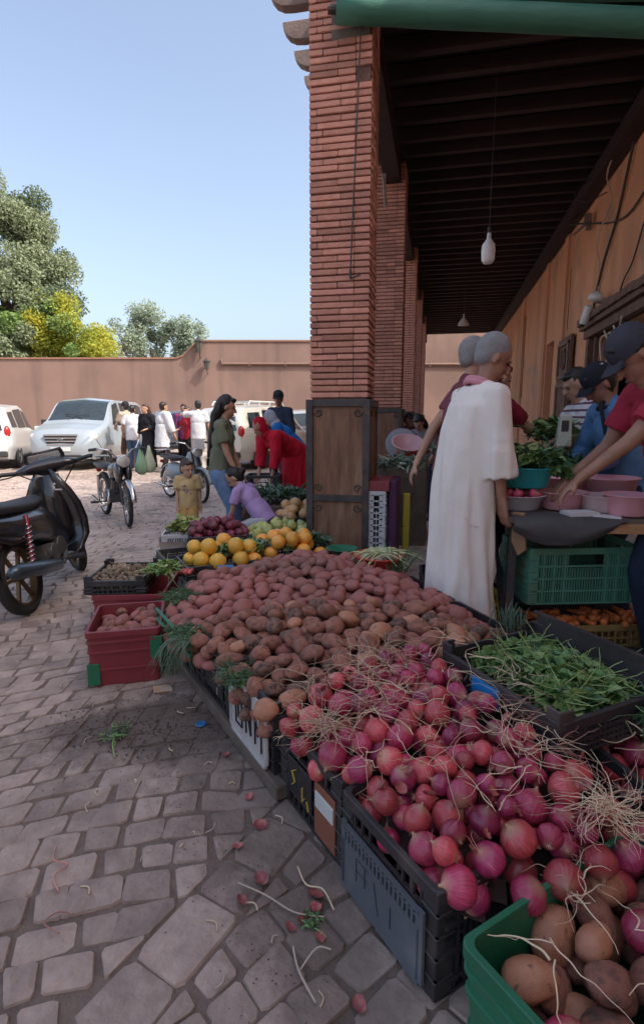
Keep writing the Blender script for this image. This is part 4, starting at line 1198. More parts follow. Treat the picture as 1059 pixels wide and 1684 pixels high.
skins = [skin_mesh(i) for i in range(4)]
for i in range(40):
    while True:
        x, y = rng.uniform(-.5, .55), rng.uniform(1.1, 2.1)
        if in_poly(x, y, ONI): break
    s = rng.uniform(.022, .042)
    link('onion_skin', rng.choice(skins), None, on_heap(x, y, rng.uniform(.02, .05)), (rng.uniform(-1, 1), rng.uniform(-1, 1), rng.uniform(0, 6)), (s, s, s),
         label='papery flake of purple onion skin lying among the onions', cat='onion skin', group='onion skins among the onions')
for i, (x, y) in enumerate([(-.60, 1.62), (-.56, 1.40), (-.52, 1.50), (-.48, 1.22), (-.30, 1.20), (-.28, 1.24), (-.33, 1.17), (-.25, 1.16), (-.77, 1.83), (-.13, 1.02), (-.45, 1.30), (-.29, 1.28)]):
    s = rng.uniform(.025, .05)
    link('onion_skin', rng.choice(skins), None, (x, y, .008), (rng.uniform(-.3, .3), rng.uniform(-.3, .3), rng.uniform(0, 6)), (s, s, s),
         label='piece of purple onion skin dropped on the paving beside the crates', cat='onion skin', group='onion skins on the paving')

# -- green crate bottom right with potatoes and red onions
gc = crate('plastic_crate', (.425, 1.015, 0), R(43), .58, .40, .285, M_greenp, 'bright green crate of potatoes and red onions in the bottom right corner', style='solid')
gx, gy = Vector((math.cos(R(43)), math.sin(R(43)))), Vector((-math.sin(R(43)), math.cos(R(43))))
GP = [tuple(Vector((.425, 1.015)) + gx * a + gy * b) for a, b in ((-.26, -.17), (.26, -.17), (.26, .17), (-.26, .17))]
hg = {}
gi = drop(GP, lambda x, y: .215 + .03 * math.exp(-((x - .45) ** 2 + (y - 1.05) ** 2) / .03), lambda r_: r_.uniform(.038, .052), 40, 15, pack=.84, depth=.10, hash_=hg)
def choose_g(it, r_):
    # two bright onions lie among them
    if it is GO1 or it is GO2:
        return on_me[0], (1.05, 1.05, 1), ('shiny red onion lying on the potatoes in the bright green crate', 'onions in the green crate')
    me = r_.choice(pb_me[:7] + [pb_me[3]]); u = Vector((it[0] - .425, it[1] - 1.015)); a_, b_ = u.dot(gx), u.dot(gy)
    w = ('near' if b_ < -.05 else 'far' if b_ > .07 else 'middle') + ' part of the bright green crate, ' + ('left' if a_ < -.08 else 'right' if a_ > .1 else 'centre')
    return me, (r_.uniform(1, 1.15), 1, .95), ('%s %s potato in the %s' % ('big' if it[3] > .045 else 'smaller', ONM[me.materials[0].name], w), 'potatoes in the green crate')
for it in gi: pass
GO1 = min(gi, key=lambda q: (q[0] - .268) ** 2 + (q[1] - .905) ** 2 - (q[2] - .2) * .08); GO2 = min([q for q in gi if q is not GO1], key=lambda q: (q[0] - .42) ** 2 + (q[1] - 1.10) ** 2 - (q[2] - .2) * .08)
gobjs = place_all(gi, 'potato', choose_g, '', 'potato', '', 300, 6)
for o in gobjs:
    if 'onion' in o['label']: o.name = 'onion'; o['category'] = 'onion'
straw('root_tangle', (.33, 1.12, .28), 12, .13, .06, 'dried stalks lying across the back corner of the bright green crate', 40, th=.0015)
straw('root_tangle', (.25, .97, .275), 4, .16, .04, 'pale dry stalk curling round the shiny onion in the green crate', 41, th=.0018)
straw('root_tangle', (.42, 1.06, .275), 3, .16, .04, 'curved dry stalk on the potatoes in the middle of the green crate', 43, th=.0018)

# -- crate of onions on the right
c6 = crate('plastic_crate', (.735, 1.62, 0), R(-64), .62, .42, .335, M_blackr, 'black crate of red onions at the right edge', nv=16)
ax_, ay_ = Vector((math.cos(R(-64)), math.sin(R(-64)))), Vector((-math.sin(R(-64)), math.cos(R(-64))))
CP = [tuple(Vector((.735, 1.62)) + ax_ * a + ay_ * b) for a, b in ((-.27, -.17), (.27, -.17), (.27, .17), (-.27, .17))]
oi6 = drop(CP, lambda x, y: .33, lambda r_: r_.uniform(.034, .046), 30, 17, pack=.9, depth=.10)
oo = place_all(oi6, 'onion', choose_o, 'red onion in the black crate at the right edge', 'onion', 'onions in the right edge crate', 300, 8)
for o in oo:
    if rng.random() < .5: link('roots', rng.choice(roots), o)
for i, (x, y) in enumerate([(.62, 1.62), (.72, 1.75), (.6, 1.8), (.75, 1.5)]):
    straw('dried_stalk', (x, y, .385), 6, .15, .08, 'dried stalks and roots spread over the onions of the right edge crate', 60 + i, th=.0018)['group'] = 'stalks on the right edge crate'

# -- herb tray
def leafy(name, c, rx, ry, h, n, Ls, mats, label, cat, seed, rz=0, stems=0, kind=None, droop=.0, wid=.4, group=None, up=.5):
    r_ = random.Random(seed); mbs = [MB() for _ in mats]
    for k in range(n):
        u, v = r_.uniform(-1, 1), r_.uniform(-1, 1)
        x, y = u * rx, v * ry
        z = h * (1 - .55 * (u * u + v * v) / 2) * r_.uniform(.55, 1.0) + .25 * h * nz(x * 14, y * 14, seed)
        ax = Vector((r_.gauss(0, 1), r_.gauss(0, 1), r_.gauss(up * .3, .45) - droop)).normalized(); L_ = Ls * r_.uniform(.5, 1.4); W_ = L_ * wid * r_.uniform(.7, 1.2)
        s_ = ax.cross(Vector((r_.gauss(0, .5), r_.gauss(0, .5), 1))).normalized(); nn = s_.cross(ax)
        p = Vector((x, y, z)); mb = mbs[r_.randrange(len(mats))]
        q = [p, p + ax * L_ * .35 + s_ * W_ + nn * W_ * .25, p + ax * L_ * .75 + s_ * W_ * .6 + nn * W_ * .1, p + ax * L_ - nn * W_ * .4, p + ax * L_ * .75 - s_ * W_ * .6 + nn * W_ * .1, p + ax * L_ * .35 - s_ * W_ + nn * W_ * .25, p + ax * L_ * .45 - nn * W_ * .15]
        b = len(mb.v); mb.v += [tuple(a) for a in q]
        for f in ((0, 1, 6), (1, 2, 6), (2, 3, 6), (3, 4, 6), (4, 5, 6), (5, 0, 6)): mb.f.append(tuple(b + t for t in f)); mb.mi.append(0)
    sm_ = MB()
    for k in range(stems):
        x, y = r_.uniform(-rx, rx), r_.uniform(-ry, ry); p = Vector((x, y, h * r_.uniform(.5, 1.0))); d = Vector((r_.gauss(0, 1), r_.gauss(0, 1), r_.gauss(0.1, .3))).normalized(); pts = [p.copy()]
        for t in range(4): d = (d + Vector((r_.gauss(0, .2), r_.gauss(0, .2), r_.gauss(-.05, .15)))).normalized(); p = p + d * Ls * .9; pts.append(p.copy())
        sm_.tube(pts, [.0022, .002, .0018, .0014, .0008], 4)
    root = empty(name, c, rz, label, cat, group)
    if kind: root['kind'] = kind
    for mb, m in zip(mbs, mats):
        if mb.v: mb.build('leaves', m, root, fix=False)['kind'] = 'stuff'
    if stems: sm_.build('stems', mats[-1], root, fix=False)['kind'] = 'stuff'
    return root
M_l1 = mat('herb_green', (.19, .32, .10), (.11, .21, .065), scale=30, rough=.5); M_l2 = mat('herb_dark', (.06, .13, .05), (.035, .08, .03), scale=30, rough=.5); M_l3 = mat('herb_light', (.30, .38, .13), (.19, .28, .09), scale=30, rough=.5)
M_l4 = mat('wilted_yellow', (.42, .40, .14), (.3, .3, .1), scale=20, rough=.6); M_l5 = mat('leek_green', (.14, .22, .15), (.09, .15, .10), scale=20, rough=.5)
hd = Vector((.573, -.82)); hn = Vector((.82, .573)); ha = math.atan2(hd.y, hd.x)
hc = Vector((.045, 1.945)) + hd * .27 + hn * .215
ht = crate('herb_tray', (hc.x, hc.y, .362), ha, .55, .43, .115, M_blackr, 'low black tray of fresh green herbs with a bright blue label, resting on the onions', nv=26, nh=4, posts=.035, cat='tray', handle=False, tilt=(R(2), R(0)))
# the raised far rim
rb_ = MB(); rb_.box((0, .212, .15), (.50, .008, .07)); rb_.box((0, .212, .188), (.53, .016, .010)); rb_.build('raised_rim', M_blackr, ht)
lb = MB(); lb.box((-.03, -.2225, .066), (.125, .008, .062)); lb.build('blue_label', mat('blue_card', (.01, .24, .60), (.01, .20, .52), rough=.5), ht)
hb = leafy('herb_bunch', (hc.x + .02, hc.y + .01, .402), .205, .150, .085, 4600, .040, [M_l1, M_l1, M_l2, M_l3], 'heap of freshly cut green parsley and coriander filling the low black tray', 'herbs', 5, ha, 200, wid=.5)
leafy('herb_bunch', (.70, 1.66, .42), .07, .06, .06, 380, .04, [M_l1, M_l2], 'tuft of herbs spilling over the front right corner of the herb tray', 'herbs', 6, 0, 60, droop=.5)
# carrot tops / weeds hanging at the left rim
for i, (x, y, z, l) in enumerate([(-1.10, 2.22, .30, 'feathery green weeds hanging over the left corner of the stall'), (-.74, 1.88, .29, 'small tuft of green weeds on the rim of the fourth black crate'), (-1.32, 2.62, .33, 'green sprigs between the cardboard and the potatoes'),
                                  (.36, 2.52, .36, 'grey green leek tops sticking up at the right edge of the potatoes'), (-.22, 3.22, .40, 'thin green shoots by the hem of the white robe')]):
    if i < 3: leafy('weed_tuft', (x, y, z), .08 if i != 1 else .07, .07 if i != 1 else .04, .05, 420, .022, [M_l1, M_l5, M_l2], l, 'weeds', 30 + i, R(132), 110, droop=.35, wid=.18)
    else:
        b = MB(); r_ = random.Random(i)
        for k in range(34 if i == 3 else 26):
            a = r_.uniform(0, 6.28); L_ = r_.uniform(.07, .12) if i == 3 else r_.uniform(.10, .2); ln = .35 if i == 3 else .8
            p = Vector((r_.gauss(0, .03), r_.gauss(0, .03), 0)); q = p + Vector((math.cos(a) * ln * L_, math.sin(a) * ln * L_, L_))
            b.tube([p, p.lerp(q, .5) + Vector((0, 0, .01)), q], [.003, .0025, .0008], 4)
        b.build('shoots', M_l5 if i == 3 else M_l2, loc=(x, y, z), fix=False, label=l, cat='shoots')
hw = MB(); r_ = random.Random(9)
for k in range(60):
    p = Vector((r_.uniform(-.05, .05), r_.uniform(-.04, .04), 0)); pts = [p.copy()]; d = Vector((r_.gauss(-.4, .3), r_.gauss(-.4, .3), .1))
    for t in range(6): d = (d.normalized() + Vector((r_.gauss(0, .25), r_.gauss(0, .25), -.45))).normalized(); p = p + d * .032; pts.append(p.copy())
    hw.tube(pts, [.002, .002, .0018, .0015, .001, .001, .0006], 4)
hw.build('hanging_weeds', M_l5, loc=(-1.09, 2.17, .33), fix=False, label='dangling strands of wilted weeds in front of the last black crate', cat='weeds')

# -- red basin with turnips
def basin(name, c, R0, H, m, label, tilt=(0, 0), foot=.7, group=None, lip=.012):
    g = empty(name, c, 0, label, 'basin', group); g.rotation_euler = (tilt[0], tilt[1], 0)
    MB().lathe([(.001, 0), (R0 * foot, 0), (R0 * (foot + .1), .01), (R0 * .97, H * .92), (R0 + lip, H * .97), (R0 + lip, H), (R0 * .96, H * .985), (R0 * (foot + .06), .012), (.001, .008)], n=32).build('bowl', m, g, smooth=True)
    return g
M_redb = mat('red_basin_plastic', (.62, .07, .05), (.52, .06, .045), rough=.35, scale=3); M_teal = mat('teal_plastic', (.03, .45, .48), (.025, .38, .41), rough=.3, scale=3)
M_pink = mat('pink_plastic', (.80, .40, .46), (.73, .35, .41), rough=.35, scale=3); M_whiteb = mat('white_enamel', (.58, .56, .57), (.48, .46, .47), rough=.35, scale=4, spots=(.3, .26, .24), spot_scale=5, spot_lo=.62, spot_hi=.8)
basin('basin', (-.335, 3.33, .385), .155, .085, M_redb, 'round red basin of turnips and leeks standing on the back of the potato heap')
tn = [];
M_turn = mat('turnip', (.62, .56, .45), (.50, .30, .32), rough=.5, scale=2)
tme = revolve_mesh('turnip', [(.001, -1.25), (.08, -1.1), (.3, -.8), (.8, -.35), (1, .1), (.85, .6), (.4, .85), (.001, .9)], M_turn, 3)
for i in range(13):
    a = i * 2.4; r_r = .11 * math.sqrt((i % 7) / 7)
    link('turnip', tme, None, (-.335 + r_r * math.cos(a), 3.33 + r_r * math.sin(a), .455 + .012 * (i % 2)), rot_rand(rng), (.027, .027, .03), label='small pale turnip in the red basin', cat='turnip', group='turnips in the red basin')
b = MB(); r_ = random.Random(77)
for k in range(46):
    a = r_.uniform(-.6, .6) + (PI if k % 2 else 0); p = Vector((r_.gauss(0, .05), r_.gauss(0, .04), .0)); d = Vector((math.cos(a), math.sin(a), .25)); pts = [p.copy()]
    for t in range(5): d = (d.normalized() + Vector((r_.gauss(0, .2), r_.gauss(0, .2), -.22))).normalized(); p = p + d * .036; pts.append(p.copy())
    b.tube(pts, [.004, .0045, .004, .0035, .003, .001], 5)
b.build('leek_leaves', mat('pale_leek', (.55, .55, .30), (.42, .46, .22), scale=10, rough=.6), loc=(-.31, 3.31, .50), fix=False, label='pale yellow green leek leaves flopping over the red basin', cat='leek leaves')
basin('lid', (-.62, 3.60, .405), .10, .03, M_greenp, 'small bright green dish between the potatoes and the pillar')

# -- red crates on the left
rA = crate('plastic_crate', (-1.565, 2.475, 0), R(25), .35, .42, .285, M_redp, 'deep red crate of potatoes with green plastic corners standing on the paving', style='solid', group='red crates')
rB = crate('plastic_crate', (-1.87, 3.10, 0), R(16), .42, .52, .26, M_redp, 'deep red crate behind, carrying a black tray of dry brown bulbs', style='solid', group='red crates')
def corner_patch(g, W, D, H, sx, sy, z0, z1):
    b = MB(); k = .045; tp = .965
    w, d = W * tp, D * tp
    b.box((sx * (w / 2 - k / 2 + .006), sy * (d / 2 + .005), (z0 + z1) / 2), (k + .014, .008, z1 - z0)); b.box((sx * (w / 2 + .005), sy * (d / 2 - k / 2), (z0 + z1) / 2), (.008, k, z1 - z0))
    b.build('green_corner', M_greenp, g, bevel=.002)
corner_patch(rA, .35, .42, .285, 1, -1, .13, .24); corner_patch(rA, .34, .41, .285, -1, -1, .01, .12); corner_patch(rB, .42, .52, .26, 1, -1, .17, .235)
tA_ = [tuple(Vector((-1.565, 2.475)) + Vector((math.cos(R(25)), math.sin(R(25)))) * a + Vector((-math.sin(R(25)), math.cos(R(25)))) * b_) for a, b_ in ((-.125, -.16), (.125, -.16), (.125, .16), (-.125, .16))]
ri = drop(tA_, lambda x, y: .262 + .02 * nz(x * 5, y * 5), lambda r_: r_.uniform(.023, .034), 40, 21, pack=.84, depth=.08)
place_all(ri, 'potato', lambda it, r_: (r_.choice(pr_me), (1.05, 1, .95), None), 'small reddish potato in the deep red crate with green corners', 'potato', 'potatoes in the red crate', 300, 9)
bt = crate('bulb_tray', (-1.93, 3.05, .262), R(16), .36, .44, .085, M_black, 'low black tray of dry brown bulbs on the rear red crate', nv=14, nh=2, posts=.03, cat='tray', handle=False)
M_bulb = mat('dry_bulb', (.24, .17, .12), (.14, .10, .07), rough=.9, scale=3, rand=.25)
bulb = [lump('bulb', 60 + i, M_bulb, sub=2) for i in range(3)]
u16 = (math.cos(R(16)), math.sin(R(16)))
tB_ = [(-1.93 + u16[0] * a - u16[1] * b_, 3.05 + u16[1] * a + u16[0] * b_) for a, b_ in ((-.155, -.195), (.155, -.195), (.155, .195), (-.155, .195))]
bi = drop(tB_, lambda x, y: .335 + .03 * math.exp(-((x + 1.93) ** 2 + (y - 3.08) ** 2) / .01), lambda r_: r_.uniform(.012, .019), 40, 23, pack=.84, depth=.05)
place_all(bi, 'bulb', lambda it, r_: (r_.choice(bulb), (1, 1, 1), None), 'small dry brown bulb heaped in the low black tray on the rear red crate', 'bulb', 'bulbs in the black tray', 280, 10)
straw('dried_stalk', (-1.93, 3.02, .375), 30, .10, .15, 'dry straw lying over the brown bulbs in the low black tray', 70, th=.0009)
leafy('herb_bunch', (-1.68, 3.10, .335), .07, .09, .06, 260, .045, [M_l1, M_l3], 'small bunch of bright green herbs beside the low black tray', 'herbs', 44, 0, 20)
# radishes
for i in range(6): link('radish', on_me[3], None, (-1.60 + .03 * (i % 3), 3.16 + .035 * (i // 3), .33), rot_rand(rng), (.018, .018, .018), label='small bright red radish beside the bunch of herbs', cat='radish', group='radishes by the herbs')

# -- fruit and vegetable trays behind
def tray(c, rz, W_, D_, label, H=.10, z=.24, m=M_black, **k):
    return crate('vegetable_tray', (c[0], c[1], z), R(rz), W_, D_, H, m, label, nv=18, nh=2, cat='tray', handle=False, **k)
tb_ = MB(); tb_.box((.05, 0, .225), (1.1, 1.3, .025))
for sx in (-1, 1):
    for sy in (-1, 1): tb_.box((.05 + sx * .5, sy * .6, .11), (.07, .07, .22))
tb_.build('trestle', M_plank, loc=(-1.72, 4.18, 0), rot=(0, 0, R(30)), label='low wooden trestle under the fruit and vegetable trays left of the pillar', cat='trestle')
tray((-1.50, 3.52), 38, .50, .36, 'black tray of yellow and orange fruit, left of two side by side')
tray((-1.08, 3.86), 38, .50, .36, 'black tray of orange fruit beside the pillar, right of two side by side')
tray((-1.82, 3.76), 38, .44, .34, 'low black tray with green scraps left of the fruit', H=.07)
tray((-1.30, 4.45), 25, .52, .42, 'black tray of green and yellow pears behind the orange fruit')
tray((-1.85, 4.38), 25, .50, .42, 'black tray of dark red beets behind the orange fruit', z=.24)
gcr = crate('plastic_crate', (-2.26, 4.50, .10), R(20), .30, .30, .20, mat('pale_grey_plastic', (.55, .55, .58), rough=.5), 'small pale grey crate at the left end of the beets', nv=12, nh=4)
MB().box((0, 0, .05), (.34, .34, .098)).build('wood_block', M_plank, loc=(-2.26, 4.50, 0), rot=(0, 0, R(20)), label='wooden block under the small pale grey crate', cat='block')
def fruitmat(n, a, b, s): return mat(n, a, b, scale=1.3, rough=.45, rand=.15, spots=s, spot_scale=1.2, spot_lo=.5, spot_hi=.7, coat=.1, bump=.15, bscale=20)
M_org = fruitmat('orange_rind', (.80, .29, .035), (.74, .36, .05), (.70, .40, .08)); M_yel = fruitmat('yellow_rind', (.80, .38, .03), (.74, .42, .06), (.60, .42, .08))
M_pear = fruitmat('pear_skin', (.40, .42, .13), (.30, .34, .10), (.50, .42, .12)); M_tan = fruitmat('tan_skin', (.60, .34, .14), (.52, .28, .13), (.42, .30, .14)); M_beet = fruitmat('beet_skin', (.17, .03, .05), (.10, .018, .03), (.24, .06, .08))
M_eggp = fruitmat('dark_red_skin', (.22, .02, .05), (.13, .015, .04), (.3, .05, .08))
orp = [(.001, -.95), (.35, -.92), (.75, -.68), (.98, -.2), (1, .12), (.86, .55), (.55, .84), (.25, .93), (.10, .90), (.001, .93)]
orange = [revolve_mesh('orange_fruit', [(r, z * k) for r, z in orp], m, i, 18, 5, .06) for i, (m, k) in enumerate([(M_org, 1), (M_yel, 1.1), (M_org, 1.2)])]
pear = [revolve_mesh('pear', [(.001, -.95), (.5, -.85), (.92, -.45), (1, -.05), (.85, .35), (.55, .7), (.4, .95), (.25, 1.1), (.001, 1.15)], M_pear, i, 16, 4, .08) for i in range(2)]
beet = [lump('beet', 80 + i, m, sub=3) for i, m in enumerate([M_beet, M_eggp, M_beet])]
def rect(c, rz, w, d):
    ca, sa = math.cos(R(rz)), math.sin(R(rz)); return [(c[0] + ca * a - sa * b_, c[1] + sa * a + ca * b_) for a, b_ in ((-w / 2, -d / 2), (w / 2, -d / 2), (w / 2, d / 2), (-w / 2, d / 2))]
def heap(poly, base, mound, rr, meshes, kind, label, cat, group, seed, depth=.07, pack=.86, stretch=(1, 1, 1)):
    cx = sum(p[0] for p in poly) / 4; cy = sum(p[1] for p in poly) / 4; s = (Vector(poly[0]) - Vector(poly[2])).length / 2
    it = drop(poly, lambda x, y: base + mound * max(0, 1 - ((x - cx) ** 2 + (y - cy) ** 2) / (s * s)), lambda r_: r_.uniform(*rr), 25, seed, pack=pack, depth=depth)
    return place_all(it, kind, lambda i_, r_: (r_.choice(meshes), stretch, None), label, cat, group, 300, seed)
heap(rect((-1.48, 3.54), 38, .44, .32), .36, .10, (.048, .060), [orange[1], orange[0], orange[1]], 'orange_fruit', 'yellow orange fruit in the left one of the two fruit trays', 'fruit', 'fruit in the left fruit tray', 31)
heap(rect((-1.08, 3.88), 38, .44, .32), .37, .09, (.050, .062), [orange[0], orange[2], orange[0]], 'orange_fruit', 'large orange fruit in the right one of the two fruit trays', 'fruit', 'fruit in the right fruit tray', 32)
heap(rect((-1.30, 4.42), 25, .46, .34), .36, .08, (.042, .050), pear, 'pear', 'green and yellow pear in the tray behind the orange fruit', 'pear', 'pears in the tray', 33)
heap(rect((-1.85, 4.40), 25, .44, .36), .36, .09, (.034, .046), beet, 'beet', 'dark red beet heaped in the tray behind the orange fruit', 'beet', 'beets in the tray', 34)
tray((-1.28, 5.03), 25, .44, .36, 'black tray of tan coloured quinces behind the pears', z=.30)
heap(rect((-1.28, 5.03), 25, .38, .30), .43, .10, (.044, .054), [orange[2]], 'quince', 'tan coloured quince heaped behind the pears', 'quince', 'quinces behind the pears', 35)
for o in bpy.data.objects:
    if o.name.startswith('quince'): o.data = o.data
for i in range(1): pass
qm = revolve_mesh('quince', [(r, z * 1.1) for r, z in orp], M_tan, 9, 18, 4, .1)
for o in list(bpy.data.objects):
    if o.name.startswith('quince'): o.data = qm
leafy('lettuce_pile', (-2.18, 4.52, .28), .14, .12, .12, 420, .06, [M_l3, M_l4], 'pale green lettuce heaped in the small grey crate', 'lettuce', 51, 0, 0, wid=.6)
leafy('herb_bunch', (-1.30, 3.70, .35), .30, .08, .07, 500, .05, [M_l1, M_l5, M_l3], 'green leaves between the orange fruit and the pillar', 'leaves', 52, R(38), 30)
leafy('herb_bunch', (-.98, 4.10, .30), .14, .10, .10, 420, .05, [M_l2, M_l5], 'dark green leaves at the foot of the pillar behind the fruit', 'leaves', 53, R(20), 30)
leafy('leek_pile', (-1.70, 5.75, .42), .40, .22, .12, 900, .10, [M_l5, M_l2, M_l5], 'grey green leeks piled behind the quinces next to the person in red', 'leeks', 54, R(15), 0, wid=.16)
MB().box((0, 0, .20), (1.0, .6, .40)).build('display_box', M_plank, loc=(-1.70, 5.75, 0), rot=(0, 0, R(15)), bevel=.01, label='wooden box carrying the pile of leeks', cat='box')
bb_ = MB(); bb_.box((0, 0, .03), (.10, .06, .06)); bb_.build('blue_carton', mat('blue_carton', (.05, .15, .35), rough=.6), loc=(-1.30, 3.18, .32), rot=(0, 0, .4), bevel=.003, label='small blue carton at the back left corner of the potatoes', cat='carton')

# ================================================================ TABLE AND GOODS ON THE RIGHT
ta = R(6)
tbl = empty('market_table', (.68, 3.38, 0), ta, 'wooden market table with a plank front edge carrying pink tubs and basins', 'table')
MB().box((0, 0, .785), (.72, .82, .03)).build('table_top', mat('table_board', (.20, .15, .11), (.12, .09, .07), scale=6, rough=.8), tbl)
MB().box((.17, -.42, .752), (.38, .025, .05)).build('front_plank', mat('light_wood', (.50, .28, .13), (.38, .19, .09), scale=6, rough=.7, stretch=(1, 5, 8), bump=.3), tbl, bevel=.003)
for sx in (-1, 1):
    for sy in ((-.9, 1) if sx < 0 else (.3, 1)): MB().box((sx * .31, sy * .35, .385), (.04, .04, .77)).build('leg', M_iron, tbl)
MB().bar((-.31, -.30, .12), (-.31, .30, .74), .03).build('brace', M_iron, tbl)
# grey cloth hanging from the table
gcl = MB(); nx, ny = 22, 12; vs = []
for i in range(nx + 1):
    u = i / nx; x = -.34 + u * .56; drop_ = .13 * math.sin(PI * min(1, (u * .95 + .10))) ** .8 + .015
    for j in range(ny + 1):
        v = j / ny
        if v < .35: vs.append((x, -.41 + (.35 - v) * .5, .807 + .003 * nz(x * 8, v * 6)))
        else:
            t = (v - .35) / .65; vs.append((x, -.438 - .03 * math.sin(PI * t) - .015 * nz(x * 9, t * 2), .803 - drop_ * t - .01 * t * nz(x * 6)))
gcl.add(vs, [(i * (ny + 1) + j, (i + 1) * (ny + 1) + j, (i + 1) * (ny + 1) + j + 1, i * (ny + 1) + j + 1) for i in range(nx) for j in range(ny)])
gc_ = gcl.build('cloth', mat('dark_grey_tarp', (.085, .08, .085), (.055, .052, .055), scale=5, rough=.75, bump=.3, bscale=40), smooth=True, fix=False, loc=(.68, 3.38, 0), rot=(0, 0, ta), label='dark grey tarpaulin hanging in a curve over the front of the table', cat='tarpaulin')
def tubl(x, y, z, R0, H, m, label, **k): return basin('basin', (x, y, z), R0, H, m, label, **k)
tubl(.445, 3.19, .806, .135, .085, M_whiteb, 'white enamel basin of red onions under the teal one on the table')
tubl(.49, 3.24, .925, .140, .115, M_teal, 'teal basin heaped with leafy greens, stacked on the white basin')
tubl(.685, 3.26, .806, .13, .100, M_pink, 'pink basin on the table right beside the white basin of onions', foot=.75)
tubl(.72, 3.55, .806, .16, .155, M_pink, 'pink basin in the back row behind the other pink one, beside the teal basin', foot=.75)
tubl(1.0, 3.57, .806, .17, .155, M_pink, 'wide pink basin in the back row in front of the man in blue', foot=.75)
tubl(.87, 3.18, .806, .105, .095, mat('pale_pink_plastic', (.66, .50, .52), rough=.35), 'pale basin with a pink rim between the larger pink basins', foot=.78)
tubl(.985, 3.12, .806, .125, .11, M_pink, 'pink basin at the right end of the table', foot=.78)
ot = drop(rect((.445, 3.19), 0, .19, .19), lambda x, y: .905, lambda r_: r_.uniform(.025, .032), 20, 41, pack=.88, depth=.045)
place_all(ot, 'onion', choose_o, 'shiny red onion in the white enamel basin on the table', 'onion', 'onions in the white basin', 300, 42)
leafy('greens_bunch', (.51, 3.26, 1.02), .14, .12, .12, 700, .055, [M_l1, M_l2, M_l3, M_l2], 'big leafy bunch of celery and parsley heaped in the teal basin', 'greens', 61, 0, 60, wid=.45, droop=.15)
leafy('greens_bunch', (.64, 3.24, 1.00), .05, .06, .07, 220, .06, [M_l2, M_l1], 'leafy greens drooping off the right side of the teal basin', 'greens', 62, 0, 10, wid=.45, droop=.6)
ca_ = MB(); ca_.box((0, 0, .01), (.16, .11, .018)); ca_.box((.002, -.001, .021), (.15, .105, .003)); ca_.build('notebook', mat('paper', (.72, .71, .72), rough=.8), loc=(.735, 3.05, .803), rot=(0, 0, R(18)), label='white notebook lying on the front edge of the table', cat='notebook')
MB().box((0, 0, .004), (.13, .09, .006)).build('papers', bpy.data.materials['paper'], loc=(.86, 3.03, .803), rot=(0, 0, R(-10)), label='loose white papers next to the notebook on the table', cat='papers')
# produce behind: greens on a back shelf, scale, orange bag
bk = MB(); bk.box((0, -.2, .42), (.5, .8, .84)); bk.build('back_counter', M_plank, loc=(.80, 4.55, 0), rot=(0, 0, R(4)), bevel=.01, label='wooden counter behind the table under the piled greens', cat='counter')
leafy('greens_bunch', (.66, 4.1, .86), .28, .2, .22, 900, .09, [M_l5, M_l2, M_l2], 'dark bluish leafy greens piled behind the teal basin', 'greens', 63, 0, 30, wid=.3)
leafy('greens_bunch', (.80, 4.25, 1.10), .13, .12, .20, 350, .07, [M_l2, M_l1, M_l3], 'leafy tops piled up behind the weighing scale against the wall', 'greens', 64, 0, 20, wid=.35)
scl = empty('weighing_scale', (.78, 3.80, .80), R(8), 'tall pale green weighing scale display on a post among the greens', 'scale')
M_scale = mat('pale_green_plastic', (.50, .55, .47), (.44, .49, .41), rough=.4)
MB().prism([(-.045, 0), (.05, 0), (.04, .20), (-.025, .20)], -.025, .025, 'y').build('display_head', M_scale, scl, bevel=.006, loc=(0, 0, .33))
MB().box((0, -.0265, .46), (.045, .003, .07)).build('display_window', M_iron, scl); MB().cyl((0, 0, .03), (0, 0, .34), .012, 8).build('post', M_scale, scl)
MB().box((0, 0, .03), (.22, .2, .05)).build('scale_base', M_scale, scl, bevel=.01)
for i, (x, y, z) in enumerate([(.62, 3.75, 1.10), (.75, 3.8, 1.0)]): pass
ob = MB(); 
for k in range(9): ob.ell((rng.uniform(-.045, .045), rng.uniform(-.03, .03), rng.uniform(.02, .09)), .032, n=10, m=7)
ob.build('orange_bag', mat('orange_net', (.75, .26, .03), (.65, .30, .06), rough=.5), loc=(.82, 3.62, .93), smooth=True, label='small bag of orange fruit held in front of the man in blue', cat='bag')
link('lemon', orange[0], None, (.62, 3.95, 1.09), (0, 0, 0), (.035, .035, .035), label='single orange lying on the dark greens', cat='orange')
# green crate over a yellow carrot crate under the table
yc_ = crate('plastic_crate', (.80, 3.34, 0), R(15.6), .66, .42, .17, mat('dusty_yellow_plastic', (.32, .22, .07), (.24, .15, .05), rough=.6), 'yellow crate of carrots on the ground under the green crate', nv=16, nh=3)
gu = crate('plastic_crate', (.745, 3.26, .315), R(15.6), .63, .38, .31, M_greend, 'large dull green lattice crate standing on the yellow crate under the table', nv=40, nh=4, solid=None)
cst = MB(); cst.box((0, 0, .245), (.5, .25, .14)); cst.build('crate_support', M_black, loc=(.76, 3.42, 0), rot=(0, 0, R(15.6)), label='dark box between the carrots and the dull green crate', cat='box')
M_car = mat('carrot_skin', (.66, .19, .05), (.52, .14, .04), rough=.6, scale=3, rand=.2)
carrot = revolve_mesh('carrot', [(.001, -2.6), (.15, -2.4), (.45, -1.2), (.8, .2), (1, 1.3), (.9, 1.7), (.3, 1.85), (.001, 1.8)], M_car, 2, 12)
